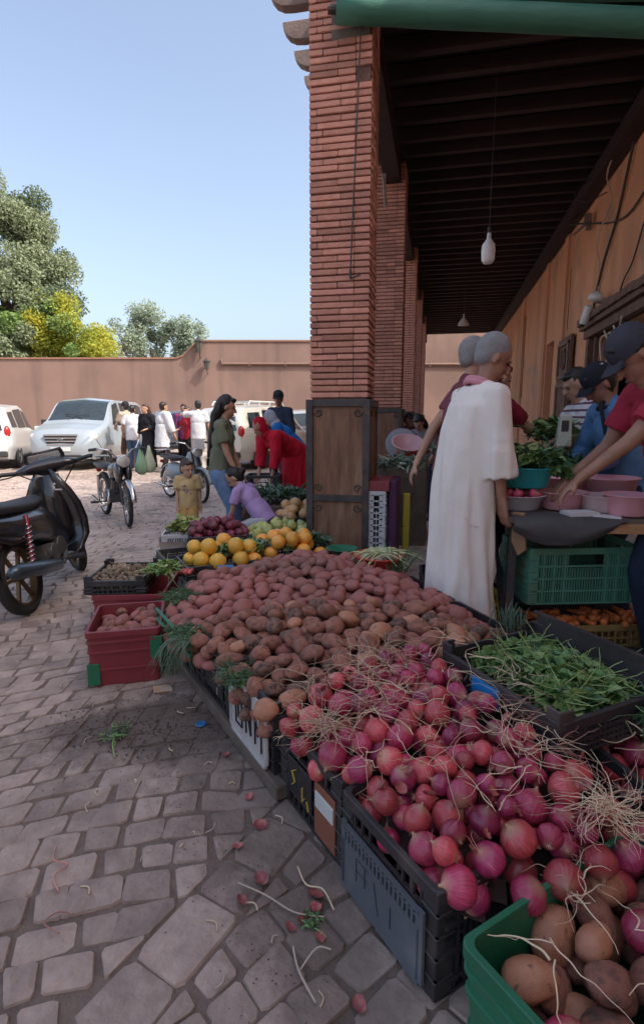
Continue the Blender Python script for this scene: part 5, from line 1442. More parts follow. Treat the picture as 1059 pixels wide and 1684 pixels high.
for i in range(44):
    a = rng.uniform(-.30, .30); b_ = rng.uniform(-.19, -.04)
    x = .80 + math.cos(R(15.6)) * a - math.sin(R(15.6)) * b_; y = 3.34 + math.sin(R(15.6)) * a + math.cos(R(15.6)) * b_
    link('carrot', carrot, None, (x, y, .165 + rng.uniform(0, .045)), (PI / 2 + rng.uniform(-.2, .2), 0, rng.uniform(-1.2, 1.2)), (.021, .021, .028), label='orange carrot lying in the yellow crate under the table', cat='carrot', group='carrots in the yellow crate')
# things under and beside the table, seen past the robe
for (nm, x, y, z, w, d, h, rz, m, l) in (('plastic_crate', .12, 3.55, 0, .4, .5, .3, 5, M_black, 'dark crate in the shade under the left end of the table'),
                                  ('plastic_crate', .28, 3.45, .0, .3, .3, .22, 20, M_yellowp, 'yellow crate barely showing under the table beside the robe')):
    crate(nm, (x, y, z), R(rz), w, d, h, m, l, nv=12)
# left side of the aisle, right of the first pillar
crate('plastic_crate', (-.475, 4.62, .25), R(0), .15, .5, .48, mat('white_crate_plastic', (.55, .54, .56), rough=.5), 'pale lattice crate stack standing beside the nearest pillar in the aisle', nv=16, nh=9)
MB().box((0, 0, .125), (.15, .5, .25)).build('wood_block', M_plank, loc=(-.475, 4.62, 0), label='dark wooden block under the pale lattice crate', cat='block')
rs = MB(); rs.box((0, 0, .04), (.18, .5, .08)); rs.build('red_box', M_redp, loc=(-.465, 4.62, .73), bevel=.005, label='bright red shallow box on top of the pale crate beside the pillar', cat='box')
st_ = MB(); st_.box((0, 0, .40), (.06, .5, .80)); st_.build('purple_board', mat('purple_board', (.10, .02, .09), rough=.6), loc=(-.355, 4.7, 0), bevel=.004, label='dark purple board standing beside the pale crate in the aisle', cat='board')
yl = MB(); yl.box((0, 0, .13), (.06, .06, .26)); yl.box((0, 0, .41), (.06, .05, .30)); yl.build('yellow_canister', M_yellowp, loc=(-.26, 4.85, .1), bevel=.01, label='tall yellow canister in the dark aisle behind the robe', cat='canister')
leafy('greens_bunch', (-.32, 5.05, .82), .16, .22, .14, 500, .09, [M_l5, mat('white_green', (.45, .48, .42), rough=.6)], 'grey green leeks in front of the second pillar', 'leeks', 65, 0, 0, wid=.16)
basin('basin', (-.30, 5.9, .92), .17, .09, M_redb, 'red basin tipped in the aisle in front of the second pillar', tilt=(R(10), R(8)))
basin('basin', (-.32, 5.88, .99), .165, .09, mat('light_pink_plastic', (.74, .42, .46), rough=.35), 'light pink basin standing inside the red one in the aisle', tilt=(R(28), R(8)))
gd = MB(); gd.lathe([(.001, 0), (.10, .01), (.19, .05), (.20, .055), (.185, .06), (.001, .03)], n=24); gd.build('grey_pan', mat('grey_metal', (.23, .24, .27), rough=.4, metal=.4), smooth=True, loc=(-.42, 6.55, 1.0), rot=(R(75), 0, R(8)), label='round grey pan standing on edge in front of the second pillar', cat='pan')
MB().box((0, 0, .42), (.5, .9, .84)).build('display_box', M_plank, loc=(-.36, 6.1, 0), bevel=.01, label='wooden stand carrying the basins in front of the second pillar', cat='box')
leafy('greens_bunch', (-.22, 6.3, .90), .2, .2, .10, 350, .06, [mat('garlic_white', (.55, .50, .45), rough=.6), M_l5], 'pale vegetables behind the pink basin', 'vegetables', 66, 0, 0, wid=.5)
# litter on the paving
M_twig = mat('pale_twig', (.55, .45, .36), (.42, .33, .26), scale=10, rough=.8)
def litter(name, pts, r, m, label, cat): return MB().tube(soft(pts, 5), r, 6).build(name, m, smooth=True, label=label, cat=cat)
litter('twig', [(-.28, 1.06, .012), (-.25, 1.12, .02), (-.215, 1.13, .012)], .0022, M_twig, 'forked pale twig on the paving near the nearest crate, short branch', 'twig')
litter('twig', [(-.31, 1.12, .010), (-.28, 1.06, .016), (-.225, 1.00, .012)], .003, M_twig, 'forked pale twig on the paving near the nearest crate, long branch', 'twig')
litter('stalk', [(-1.10, 1.28, .012), (-1.07, 1.23, .016), (-1.02, 1.225, .015), (-1.03, 1.18, .015), (-.985, 1.14, .012)], .0025, M_strawp, 'pale pink curled stalk on the cobbles at the left', 'stalk')
litter('stalk', [(-.90, 1.085, .012), (-.94, 1.08, .016), (-.955, 1.045, .015), (-.90, 1.03, .012)], .0022, M_strawp, 'hooked pink stalk on the cobbles near the bottom left', 'stalk')
litter('stalk', [(-1.135, 1.095, .012), (-1.13, 1.07, .015), (-1.105, 1.055, .012)], .0025, M_twig, 'short pale stalk at the left edge of the paving', 'stalk')
litter('stem', [(-.51, 1.27, .012), (-.42, 1.245, .014), (-.33, 1.21, .014), (-.25, 1.215, .012)], .0022, M_twig, 'long thin pale stem lying across the slabs', 'stem')
litter('stem', [(-1.27, 1.88, .012), (-1.24, 1.80, .015), (-1.18, 1.72, .012)], .003, M_l3, 'thin green stem lying in the spilled soil', 'stem')
litter('stalk', [(-.36, 1.36, .012), (-.32, 1.30, .016), (-.27, 1.29, .02), (-.23, 1.24, .012)], .0024, M_straw, 'curved straw coloured stalk beside the second black crate', 'stalk')
leafy('weed_tuft', (-1.27, 1.87, 0), .04, .06, .03, 120, .02, [M_l2, M_l1], 'small green sprig on the soil in front of the red crates', 'weeds', 71, 0, 6, wid=.2)
leafy('weed_tuft', (-.285, 1.20, 0), .025, .025, .02, 60, .014, [M_l2, M_l1], 'tiny green scrap of herb on the slabs by the nearest crate', 'weeds', 72, 0, 4, wid=.3)
r_ = random.Random(5)
for i in range(34):
    t = r_.random(); x = -.05 - 1.35 * t + r_.gauss(-.22, .16); y = .95 + 1.45 * t + r_.gauss(-.12, .14)
    L_ = r_.uniform(.012, .05); a = r_.uniform(0, 6.28); k = r_.random()
    litter('scrap', [(x, y, .006), (x + L_ * .5 * math.cos(a), y + L_ * .5 * math.sin(a), .010), (x + L_ * math.cos(a + .5), y + L_ * math.sin(a + .5), .006)], .0013 + .001 * r_.random(), M_twig if k < .6 else M_straw, 'small dry scrap of stalk scattered on the paving beside the stall', 'scrap')['group'] = 'dry scraps on the paving'
pw = MB(); pw.box((0, 0, .008), (.09, .055, .012), (R(4), R(5), 0)); w1 = pw.build('wrapper', mat('printed_wrapper', (.55, .50, .42), (.60, .25, .08), scale=25, rough=.4, spots=(.1, .22, .2), spot_scale=30), loc=(-1.27, 2.27, .0), rot=(0, 0, .6), bevel=.004, label='crumpled printed wrapper between the red crate and the board', cat='wrapper')
MB().lathe([(.001, .004), (.022, .004), (.024, .007), (.020, .010), (.001, .008)], n=14).build('bottle_cap', mat('blue_cap', (.03, .16, .40), rough=.4), loc=(-.96, 2.02, 0), label='flat blue cap lying on the soil by the board', cat='cap')
# ================================================================ PEOPLE
def stackp(rings, n=16):
    b = MB(); rr = []
    for i, (c, rx, ry) in enumerate(rings):
        rr.append([(c[0] + rx * math.cos(2 * PI * j / n), c[1] + ry * math.sin(2 * PI * j / n), c[2]) for j in range(n)])
    b.loft(rr); return b
def cap_(b, p, q, r0, r1, n=12):
    p, q = Vector(p), Vector(q)
    if (q - p).length < 1e-4: q = p + Vector((0, 0, .001))
    d = (q - p); L = d.length; d = d / L; pts = []; rs = []
    for k in range(4): a = PI / 2 * (1 - k / 4); pts.append(p - d * r0 * math.sin(a)); rs.append(max(.0005, r0 * math.cos(a)))
    pts += [p, p.lerp(q, .5), q]; rs += [r0, (r0 + r1) / 2, r1]
    for k in range(1, 5): a = PI / 2 * k / 4; pts.append(q + d * r1 * math.sin(a)); rs.append(max(.0005, r1 * math.cos(a)))
    b.tube(pts, rs, n)
def fuse(name, b, m, voxel, parent, smooth=6, folds=0.0, fscale=(9, 9, 2), seed=0, fz=None, label=None, cutz=None):
    me = bpy.data.meshes.new(name); me.from_pydata(b.v, [], b.f)
    bm = bmesh.new(); bm.from_mesh(me); bmesh.ops.recalc_face_normals(bm, faces=bm.faces); bm.to_mesh(me); bm.free()
    o = bpy.data.objects.new(name, me); COL.objects.link(o)
    r = o.modifiers.new('r', 'REMESH'); r.mode = 'VOXEL'; r.voxel_size = voxel; r.use_smooth_shade = True
    if smooth: s = o.modifiers.new('s', 'SMOOTH'); s.factor = .5; s.iterations = smooth
    dg = bpy.context.evaluated_depsgraph_get(); me2 = bpy.data.meshes.new_from_object(o.evaluated_get(dg))
    o.modifiers.clear(); o.data = me2; me2.name = name
    me2.materials.clear(); me2.materials.append(m)
    if folds:
        off = seed * 7.1
        vs = me2.vertices; cos = [v.co + v.normal * 0 for v in vs]
        for v in vs:
            c = v.co; k = fz(c) if fz else 1
            nn = nz(c.x * fscale[0] + off, c.y * fscale[1], c.z * fscale[2] + off) + .5 * nz(c.x * fscale[0] * 2 + off, c.y * fscale[1] * 2, c.z * fscale[2] * 2.3)
            cos[v.index] = c + v.normal * (folds * k * nn)
        for v in vs: v.co = cos[v.index]
    me2.polygons.foreach_set('use_smooth', [True] * len(me2.polygons))
    o.parent = parent
    if label: o['label'] = label
    return o
M_skinA = mat('skin_brown', (.36, .19, .125), (.29, .145, .095), scale=12, rough=.5, spec=.4); M_skinB = mat('skin_tan', (.46, .26, .175), (.38, .205, .14), scale=12, rough=.5, spec=.4); M_skinC = mat('skin_dark', (.20, .10, .068), (.15, .075, .05), scale=12, rough=.5, spec=.4)
M_hair = mat('black_hair', (.018, .014, .012), (.008, .006, .006), scale=30, rough=.45, bump=.4, bscale=90, stretch=(3, 3, .6)); M_hairg = mat('grey_hair', (.27, .26, .26), (.21, .205, .205), scale=30, rough=.85, bump=.5, bscale=160)
M_eye = mat('eye_dark', (.02, .015, .012), rough=.2); M_lip = mat('lips', (.26, .11, .09), rough=.5); M_sole = mat('shoe', (.04, .035, .035), rough=.6); M_shoew = mat('white_shoe', (.6, .6, .58), rough=.6)
def ik(a, t, l1, l2, pole):
    a, t, pole = Vector(a), Vector(t), Vector(pole); d = t - a; L = min(d.length, (l1 + l2) * .995); d.normalize(); t = a + d * L
    x = (l1 * l1 - l2 * l2 + L * L) / (2 * L); h = math.sqrt(max(0, l1 * l1 - x * x)); pd = (pole - d * pole.dot(d))
    pd = pd.normalized() if pd.length > 1e-5 else d.orthogonal().normalized()
    return a + d * x + pd * h, t
def hand(b, wrist, fdir, palmn, s, side, curl=.5):
    """palm, four unequal curled fingers, thumb"""
    f = Vector(fdir).normalized(); n = Vector(palmn); n = (n - f * n.dot(f)).normalized(); x = f.cross(n) * side
    w = Vector(wrist)
    for k in range(4): cap_(b, w + x * (.012 - .008 * k) * 0 + x * (k - 1.5) * .012 * s, w + f * .078 * s + x * (k - 1.5) * .019 * s, .017 * s, .0125 * s, 8)
    for k, ln in enumerate((.072, .080, .074, .058)):
        p = w + f * .082 * s + x * (k - 1.5) * .020 * s; d = (f + n * curl * .6).normalized(); q = p + d * ln * .5 * s
        d2 = (f * (1 - curl * .5) + n * curl * 1.5).normalized(); e = q + d2 * ln * .5 * s; cap_(b, p, q, .0095 * s, .0088 * s, 7); cap_(b, q, e, .0088 * s, .007 * s, 7)
    p = w + f * .03 * s - x * .028 * s; q = p + (f * .6 - x * .8 + n * .35).normalized() * .038 * s; e = q + (f + n * .5).normalized() * .03 * s
    cap_(b, p, q, .013 * s, .011 * s, 7); cap_(b, q, e, .011 * s, .008 * s, 7)
def person(loc, rz, h, label, skin, pose=None, top=None, bottom=None, hair='short', hairm=None, cap=None, voxel=.012, group=None, shoes=None, extra=None, build=1.0, head_scale=1.0, cat='person'):
    """faces local +Y.  top: (material, sleeve fraction 0..2, looseness, hem z).  bottom: (material, looseness) or ('robe'...)"""
    P = dict(lean=4, hip=.93, head=(0, 0), hl=(-.26, .05, .78), hr=(.26, .05, .78), fl=(-.10, .02, 0), fr=(.10, -.02, 0), side=0, curl=.45, pl=None, pr=None, hips=0)
    P.update(pose or {})
    s = h / 1.75; g = empty('person', loc, R(rz), label, cat, group)
    V = lambda *a: Vector(a)
    pel = V(P['hips'], P.get('hy', 0), P['hip']); la = R(P['lean']); sa = R(P['side'])
    up = V(math.sin(sa), math.sin(la), math.cos(la)).normalized(); sid = V(1, 0, 0); sid = (sid - up * sid.dot(up)).normalized(); fw_ = up.cross(sid) * -1
    fw_ = sid.cross(up) * -1
    fw_ = up.cross(sid)
    if fw_.y < 0 and abs(la) < 1.6: fw_ = -fw_
    bl_ = build
    chest = pel + up * .34; sh = pel + up * .50; nb = pel + up * .55
    SL, SR = sh - sid * .175 * bl_, sh + sid * .175 * bl_
    hp_, hy_ = R(P['head'][0]), R(P['head'][1])
    hup = (up * .6 + V(0, 0, 1) * .4 + V(0, math.sin(hp_) * .5, 0)).normalized()
    hc_ = nb + hup * .155 + fw_ * .02
    HM = Matrix.Translation(hc_) @ Euler((-hp_ - la * .5, 0, hy_)).to_matrix().to_4x4()
    def H(*a): return HM @ Vector(a)
    hs_ = head_scale
    EL, HL = ik(SL, P['hl'], .29, .26, P['pl'] or (-.6, -.8, -.3)); ER, HR = ik(SR, P['hr'], .29, .26, P['pr'] or (.6, -.8, -.3))
    LL, LR = pel - V(.085, 0, .03), pel + V(.085, 0, -.03)
    fl_, fr_ = Vector(P['fl']) + V(0, 0, .08), Vector(P['fr']) + V(0, 0, .08)
    KL, AL = ik(LL, fl_, .43, .42, (-.1, 1, 0)); KR, AR = ik(LR, fr_, .43, .42, (.1, 1, 0))
    A = [x * s for x in (1,)]
    def sc(v): return Vector(v) * s
    b = MB()
    # head
    k = hs_
    b.x = Matrix.Scale(s, 4) @ HM
    b.ell((0, -.012, .03 * k), (.076 * k, .096 * k, .098 * k), n=20, m=14)
    b.ell((0, .022 * k, -.035 * k), (.058 * k, .070 * k, .080 * k), n=16, m=12)
    b.ell((0, .062 * k, -.088 * k), (.028 * k, .026 * k, .024 * k), n=10, m=8)
    b.ell((0, .100 * k, -.012 * k), (.012 * k, .020 * k, .026 * k), n=8, m=6); b.ell((0, .112 * k, -.026 * k), (.016 * k, .014 * k, .012 * k), n=8, m=6)
    b.ell((0, .078 * k, .030 * k), (.050 * k, .018 * k, .012 * k), n=10, m=6)
    b.ell((0, .085 * k, -.062 * k), (.024 * k, .014 * k, .014 * k), n=10, m=6)
    for q in (-1, 1): b.ell((q * .077 * k, -.005, -.008 * k), (.009 * k, .018 * k, .032 * k), (0, 0, q * -.3), n=8, m=6)
    b.x = Matrix.Scale(s, 4)
    cap_(b, nb - up * .05, hc_ - hup * .05, .055 * bl_, .050)
    # torso
    tm = Matrix.Identity(4)
    rot = Matrix((sid, fw_, up)).transposed().to_4x4()
    def T(c, r): b.x = Matrix.Scale(s, 4) @ Matrix.Translation(c) @ rot; b.ell((0, 0, 0), r, n=16, m=12); b.x = Matrix.Scale(s, 4)
    T(pel + up * .03, (.150 * bl_, .105 * bl_, .12)); T(pel + up * .17, (.130 * bl_, .095 * bl_, .15)); T(chest, (.150 * bl_, .105 * bl_, .18))
    cap_(b, SL + sid * .03, SR - sid * .03, .062 * bl_, .062 * bl_)
    for (S_, E_, H_) in ((SL, EL, HL), (SR, ER, HR)): cap_(b, S_, E_, .047 * bl_, .036 * bl_); cap_(b, E_, H_, .036 * bl_, .024)
    for (S_, E_, H_) in ((LL, KL, AL), (LR, KR, AR)): cap_(b, S_, E_, .078 * bl_, .052 * bl_); cap_(b, E_, H_, .050 * bl_, .034)
    for q, (E_, H_) in enumerate(((EL, HL), (ER, HR))):
        f_ = (H_ - E_).normalized(); pn = V(0, 1, 0) if f_.z < -.7 else V(0, 0, -1)
        pn2 = P.get('palm', pn) if True else pn
        hand(b, H_, f_ + V(0, 0, -.1), pn2, 1.0, -1 if q == 0 else 1, P['curl'])
    toe = [(AL, P['fl']), (AR, P['fr'])]
    for a_, f0 in toe: cap_(b, a_ + V(0, -.03, -.045), a_ + V(0, .13, -.055), .032, .026)
    body = fuse('body', b, skin, voxel, g, smooth=3)
    # eyes, brows and mouth
    for q in (-1, 1):
        e = MB(Matrix.Scale(s, 4) @ HM); e.ell((q * .032 * k, .079 * k, .008 * k), (.013 * k, .009 * k, .006 * k), n=8, m=6); e.build('eye', M_eye, g, smooth=True)
    e = MB(Matrix.Scale(s, 4) @ HM); e.ell((0, .096 * k, -.060 * k), (.020 * k, .008 * k, .0055 * k), n=8, m=6); e.build('mouth', M_lip, g, smooth=True)
    # hair
    hm_ = hairm or M_hair
    if hair:
        e = MB(Matrix.Scale(s, 4) @ HM)
        e.ell((0, -.026 * k, .044 * k), (.082 * k, .094 * k, .096 * k), n=20, m=14)
        if hair in ('short', 'long', 'bun'): e.ell((0, -.035 * k, -.005 * k), (.078 * k, .075 * k, .085 * k), n=16, m=10)
        if hair in ('short', 'long'): e.ell((0, .045 * k, .092 * k), (.060 * k, .04 * k, .030 * k), n=12, m=8)
        if hair == 'crop': e.ell((0, -.045 * k, .0), (.074 * k, .062 * k, .065 * k), n=16, m=10)
        if hair == 'bun': e.ell((0, -.125 * k, -.01 * k), (.05, .05, .05), n=12, m=8)
        if hair == 'scarf': e.ell((0, -.02 * k, -.01 * k), (.095 * k, .090 * k, .125 * k), n=20, m=12); e.ell((0, -.02, -.12 * k), (.10, .09, .08), n=16, m=10)
        e.x = Matrix.Scale(s, 4)
        if hair == 'long':
            c0 = H(0, -.075, .02); c1 = H(0, -.09, -.10); hb_ = nb - fw_ * .10 - up * .10; he = pel + up * .16 - fw_ * .135
            for dx in (-.055, 0, .055): cap_(e, c0 + sid * dx * .6, c1 + sid * dx, .05, .05); cap_(e, c1 + sid * dx, hb_ + sid * dx * 1.1, .05, .045); cap_(e, hb_ + sid * dx * 1.1, he + sid * dx * .9, .045, .022)
        fuse('hair', e, hm_, max(.009, voxel * .8), g, smooth=3, folds=.008 if hair != 'crop' else .001, fscale=(26, 26, 4))
    if cap:
        e = MB(Matrix.Scale(s, 4) @ HM)
        prof = [(.093 * k, .0), (.094 * k, .02 * k), (.086 * k, .068 * k), (.058 * k, .102 * k), (.02 * k, .116 * k), (.001, .118 * k)]
        e.lathe(prof, (0, -.016 * k, .035 * k), 24, (R(-4), 0, 0), (.96, 1.14, 1)); e.ell((0, -.016 * k, .152 * k), (.008, .008, .005), n=8, m=4)
        c_ = e.build('cap', cap, g, smooth=True)
        e = MB(Matrix.Scale(s, 4) @ HM); n_ = 12; up_ = []; dn = []
        for i in range(n_ + 1):
            a = PI * i / n_; x_ = .078 * k * math.cos(a)
            up_.append([(x_, (.070 + .03 * math.sin(a) * 0) * k + .010 * math.sin(a), .045 * k), (x_ * 1.0, (.075 + .085 * math.sin(a) ** .6) * k, (.035 - .012 * math.cos(a) ** 2) * k)])
        rings = [[u[0], u[1], (u[1][0], u[1][1], u[1][2] - .004), (u[0][0], u[0][1], u[0][2] - .004)] for u in up_]
        e.loft(rings); e.build('visor', cap, c_, smooth=False)
    # clothes
    if top:
        tmm, slv, loose, hem = top[:4]; fo = top[4] if len(top) > 4 else .009
        e = MB(Matrix.Scale(s, 4)); L_ = loose
        def T2_(c, r): e.x = Matrix.Scale(s, 4) @ Matrix.Translation(c) @ rot; e.ell((0, 0, 0), r, n=20, m=14); e.x = Matrix.Scale(s, 4)
        def girdle(z0, z1, w0, w1, d0, d1):
            rr = []
            for t in range(6):
                t /= 5; c_ = pel + up * (z0 + (z1 - z0) * t - .93); a_, b_ = w0 + (w1 - w0) * t, d0 + (d1 - d0) * t
                rr.append([c_ + sid * a_ * math.cos(2 * PI * q / 24) + fw_ * b_ * math.sin(2 * PI * q / 24) for q in range(24)])
            e.loft(rr)
        girdle(hem, 1.18, .158 * bl_ + L_, .150 * bl_ + L_, .118 * bl_ + L_, .110 * bl_ + L_)
        T2_(chest + up * .01, (.158 * bl_ + L_, .112 * bl_ + L_, .185)); T2_(pel + up * .17, (.145 * bl_ + L_, .108 * bl_ + L_, .17)); 
        cap_(e, SL + sid * .025, SR - sid * .025, .066 * bl_ + L_ * .6, .066 * bl_ + L_ * .6); cap_(e, nb - up * .03, nb + up * .015, .068, .062)
        for (S_, E_, H_) in ((SL, EL, HL), (SR, ER, HR)):
            q = E_ if slv >= 1 else Vector(S_).lerp(E_, slv)
            cap_(e, S_, Vector(S_).lerp(q, .1), .056 * bl_ + L_ * .7, .056 * bl_ + L_ * .7)
            if 0 < slv <= 1: e.tube([S_, Vector(S_).lerp(q, .5), q], [.055 * bl_ + L_ * .8, .054 * bl_ + L_, .052 * bl_ + L_ * 1.1], 16)
            if slv > 1: cap_(e, S_, q, .054 * bl_ + L_, .043 * bl_ + L_); e.tube([E_, Vector(E_).lerp(H_, slv - 1)], [.043 * bl_ + L_, .033 * bl_ + L_ * .8], 14)
        fuse('shirt', e, tmm, max(.010, voxel), g, smooth=4, folds=fo, fscale=(11, 11, 6), seed=h)
    if bottom:
        bm_, loose = bottom[0], bottom[1]; frac = bottom[2] if len(bottom) > 2 else 1.0
        e = MB(Matrix.Scale(s, 4)); e.x = Matrix.Scale(s, 4) @ Matrix.Translation(pel + up * .02) @ rot; e.ell((0, 0, 0), (.152 * bl_ + loose * .5, .110 * bl_ + loose * .5, .115), n=18, m=12); e.x = Matrix.Scale(s, 4)
        for (S_, E_, H_) in ((LL, KL, AL), (LR, KR, AR)):
            cap_(e, S_, E_, .084 * bl_ + loose, .058 * bl_ + loose)
            if frac > .5: cap_(e, E_, Vector(E_).lerp(H_, (frac - .5) * 2 * .97), .056 * bl_ + loose, .042 + loose)
        fuse('trousers', e, bm_, max(.010, voxel), g, smooth=4, folds=.008, fscale=(12, 12, 7), seed=h + 1)
    if shoes:
        for a_ in (AL, AR):
            e = MB(Matrix.Scale(s, 4)); cap_(e, a_ + V(0, -.04, -.042), a_ + V(0, .14, -.052), .042, .034, 10); e.build('shoe', shoes, g, smooth=True)
    g['_'] = 0; del g['_']
    J = dict(SL=SL, SR=SR, EL=EL, ER=ER, HL=HL, HR=HR, pel=pel, up=up, nb=nb, H=H, s=s, chest=chest, sid=sid, fw=fw_, LL=LL, KL=KL, AL=AL, LR=LR, KR=KR, AR=AR)
    if extra: extra(g, J)
    return g
def cloth(n, a, b=None, **k):
    d = dict(scale=5, rough=.88, bump=.85, bscale=13, spec=.2, detail=8); d.update(k); return mat(n, a, b, **d)
def w2(px_c, d):   # planning numbers (camera-frame offset and distance) turned into a spot on the ground
    return (px_c * .978 - d * .207, px_c * .207 + d * .978, 0)

# ---- man in the long white robe
M_robe = cloth('cream_robe', (.80, .74, .68), (.74, .67, .62), bscale=10, bump=.7); M_pinkc = cloth('pink_collar', (.62, .28, .33))
def robe(g, J):
    s = J['s']; e = MB(Matrix.Scale(s, 4)); V = Vector; up = J['up']
    rings = []
    for z, rx, ry, oy in ((1.48, .085, .08, .03), (1.44, .14, .11, .03), (1.37, .180, .135, .02), (1.25, .190, .150, .01), (1.10, .190, .158, 0), (.95, .190, .162, -.01), (.70, .198, .170, -.01), (.40, .210, .185, -.01), (.16, .225, .205, -.01), (.10, .225, .205, -.01)):
        rings.append((((J['nb'].y - .0) * (z / 1.5) ** 2 * .6 * 0, oy + .035 * (z / 1.4) ** 2, z), rx, ry))
    r2 = [((0, c[1], c[2]), rx, ry) for c, rx, ry in rings]
    st = stackp(r2, 28); e.add(st.v, st.f)
    cap_(e, J['SL'] + V((.03, 0, -.01)), J['SR'] + V((-.03, 0, -.01)), .056, .056)
    for S_, E_, H_ in ((J['SL'], J['EL'], J['HL']), (J['SR'], J['ER'], J['HR'])):
        cap_(e, S_, E_, .064, .066); mid = E_.lerp(H_, .52); e.tube([E_ + (S_ - E_) * .3, E_, mid], [.064, .070, .086], 18)
        cap_(e, J['nb'] + V((0, 0, -.055)), S_, .080, .062)
        cap_(e, S_ + V((0, 0, -.05)), E_ + V((0, 0, .05)), .062, .064)
    fuse('robe', e, M_robe, .010, g, smooth=6, folds=.036, fscale=(13, 13, 1.0), seed=3, fz=lambda c: .35 + .8 * max(0, 1.35 - c.z / s) ** 1.0)
    e = MB(Matrix.Scale(s, 4) ); 
    pts = []
    for i in range(20):
        a = 2 * PI * i / 20; pts.append(J['nb'] + J['sid'] * .078 * math.cos(a) + J['fw'] * (.074 * math.sin(a) + .0) + up * (.012 - .022 * math.sin(a)))
    e.tube(pts, .017, 8, closed=True); e.tube([p - up * .018 + (p - J['nb']) * .10 for p in pts], .016, 8, closed=True); e.build('collar', M_pinkc, g, smooth=True)
    # folded edge down the front and a stitched pocket at the side
    e = MB(Matrix.Scale(s, 4)); pts = [V((.197 - .02 * abs(t - .5), -.10 + .12 * t, .80 - .05 * math.sin(PI * t))) for t in [i / 8 for i in range(9)]]
    e.tube(pts, .003, 5); e.build('pocket_seam', M_robe, g)
person((.145, 3.10, 0), -62, 1.75, 'grey haired man in a long cream robe with pink collar beside the potato heap', M_skinA,
       dict(lean=8, head=(26, -14), hr=(.225, .10, .80), hl=(-.22, .16, .80), pr=(.5, -.7, -.2), side=0), None, (M_robe, .0, .9), 'crop', M_hairg, None, .0075, shoes=M_sole, extra=robe)
# brown paper bag in his hand
pb2 = MB(); pb2.prism([(-.03, 0), (.035, .0), (.045, -.20), (.0, -.24), (-.035, -.16)], -.012, .012, 'y')
pb2.build('paper_bag', mat('brown_paper', (.36, .22, .12), (.28, .16, .09), scale=6, rough=.8), loc=(.42, 2.98, .82), rot=(R(8), 0, R(-30)), bevel=.004, label='narrow brown paper bag held low by the man in the white robe', cat='bag')

# ---- man behind him
M_plum = cloth('plum_shirt', (.20, .06, .08)); M_teald = cloth('dark_teal_trousers', (.03, .06, .055), (.02, .04, .04))
person((.10, 3.80, 0), -78, 1.82, 'grey haired man with dark green trousers mostly hidden behind the cream robe', M_skinB,
       dict(lean=8, head=(5, 0), hl=(-.16, -.28, .84), pl=(-.3, -1, 0), hr=(.12, .35, 1.0)), (M_plum, .55, .012, .9), (M_teald, .035), 'crop', M_hairg, None, .010, shoes=M_sole)
# ---- man in dark red reaching over the greens
M_dred = cloth('dark_red_shirt', (.22, .018, .030), (.16, .012, .022))
person((.30, 4.28, 0), -62, 1.72, 'man in dark red shirt stretching his arm over the greens towards the scale', M_skinB,
       dict(lean=9, head=(12, 5), hr=(.10, .56, 1.22), pr=(.4, 0, -1), hl=(-.2, .2, .8)), (M_dred, .65, .018, .9), (cloth('black_trousers', (.02, .02, .024)), .02), 'short', mat('maroon_cap', (.12, .02, .03), rough=.8), None, .010, shoes=M_sole)
# ---- vendor in blue
M_blue = cloth('blue_sweater', (.13, .27, .48), (.09, .20, .37))
M_navy = cloth('navy_cloth', (.035, .045, .08), (.022, .03, .055)); M_bcap = cloth('black_cap', (.022, .024, .032))
def strap(g, J):
    s = J['s']; e = MB(Matrix.Scale(s, 4)); pts = []
    c = J['chest'] + J['up'] * .02
    for i in range(20):
        a = 2 * PI * i / 20; p = J['sid'] * math.sin(a) * .17 * -1 + J['up'] * math.cos(a) * .24
        front = 1
        pts.append(c + p + J['fw'] * (.128 * math.cos(a * 1.0 + PI / 2) * 0 + (.14 if i % 20 < 10 else -.14) * abs(math.sin(a)) ** .5))
    e.tube(pts, .013, 6, closed=True); e.build('strap', M_bcap, g, smooth=True)
    sl = MB(Matrix.Scale(s, 4)); sl.tube([J['nb'] + J['sid'] * .075 * math.cos(2 * PI * i / 16) + J['fw'] * .072 * math.sin(2 * PI * i / 16) for i in range(16)], .018, 6, closed=True); sl.build('collar', M_bcap, g, smooth=True)
person((1.22, 3.93, 0), 100, 1.70, 'vendor in blue sweater, black cap and dark strap looking down behind pink basins', M_skinA,
       dict(lean=16, head=(34, 6), hl=(-.02, .36, .98), hr=(.16, .34, .98), pl=(-1, -.4, -.6), pr=(1, -.4, -.6), hip=.90), (M_blue, 1.75, .022, .80, .014), (M_navy, .02), 'short', None, M_bcap, .008, shoes=M_sole, extra=strap, build=1.06)
# ---- vendor at the right edge
M_rtee = cloth('crimson_shirt', (.42, .035, .065), (.32, .025, .05)); M_gcap = cloth('charcoal_cap', (.055, .055, .07), (.04, .04, .052))
def capmark(g, J):
    e = MB(Matrix.Scale(J['s'], 4)); e.box(J['H'](.05, .105, .075), (.022, .006, .006)); e.build('cap_mark', M_whiteb, g)
person((1.19, 3.03, 0), 96, 1.80, 'vendor in crimson shirt and charcoal cap at the right edge reaching down', M_skinA,
       dict(lean=24, head=(36, 0), hl=(-.16, .62, .90), hr=(.20, .46, .96), pl=(-.6, -.3, -.6), hip=.93, hy=-.05), (M_rtee, .68, .020, .80, .012), (M_navy, .03), 'short', None, M_gcap, .008, shoes=M_sole, extra=capmark, build=1.05, head_scale=1.04)
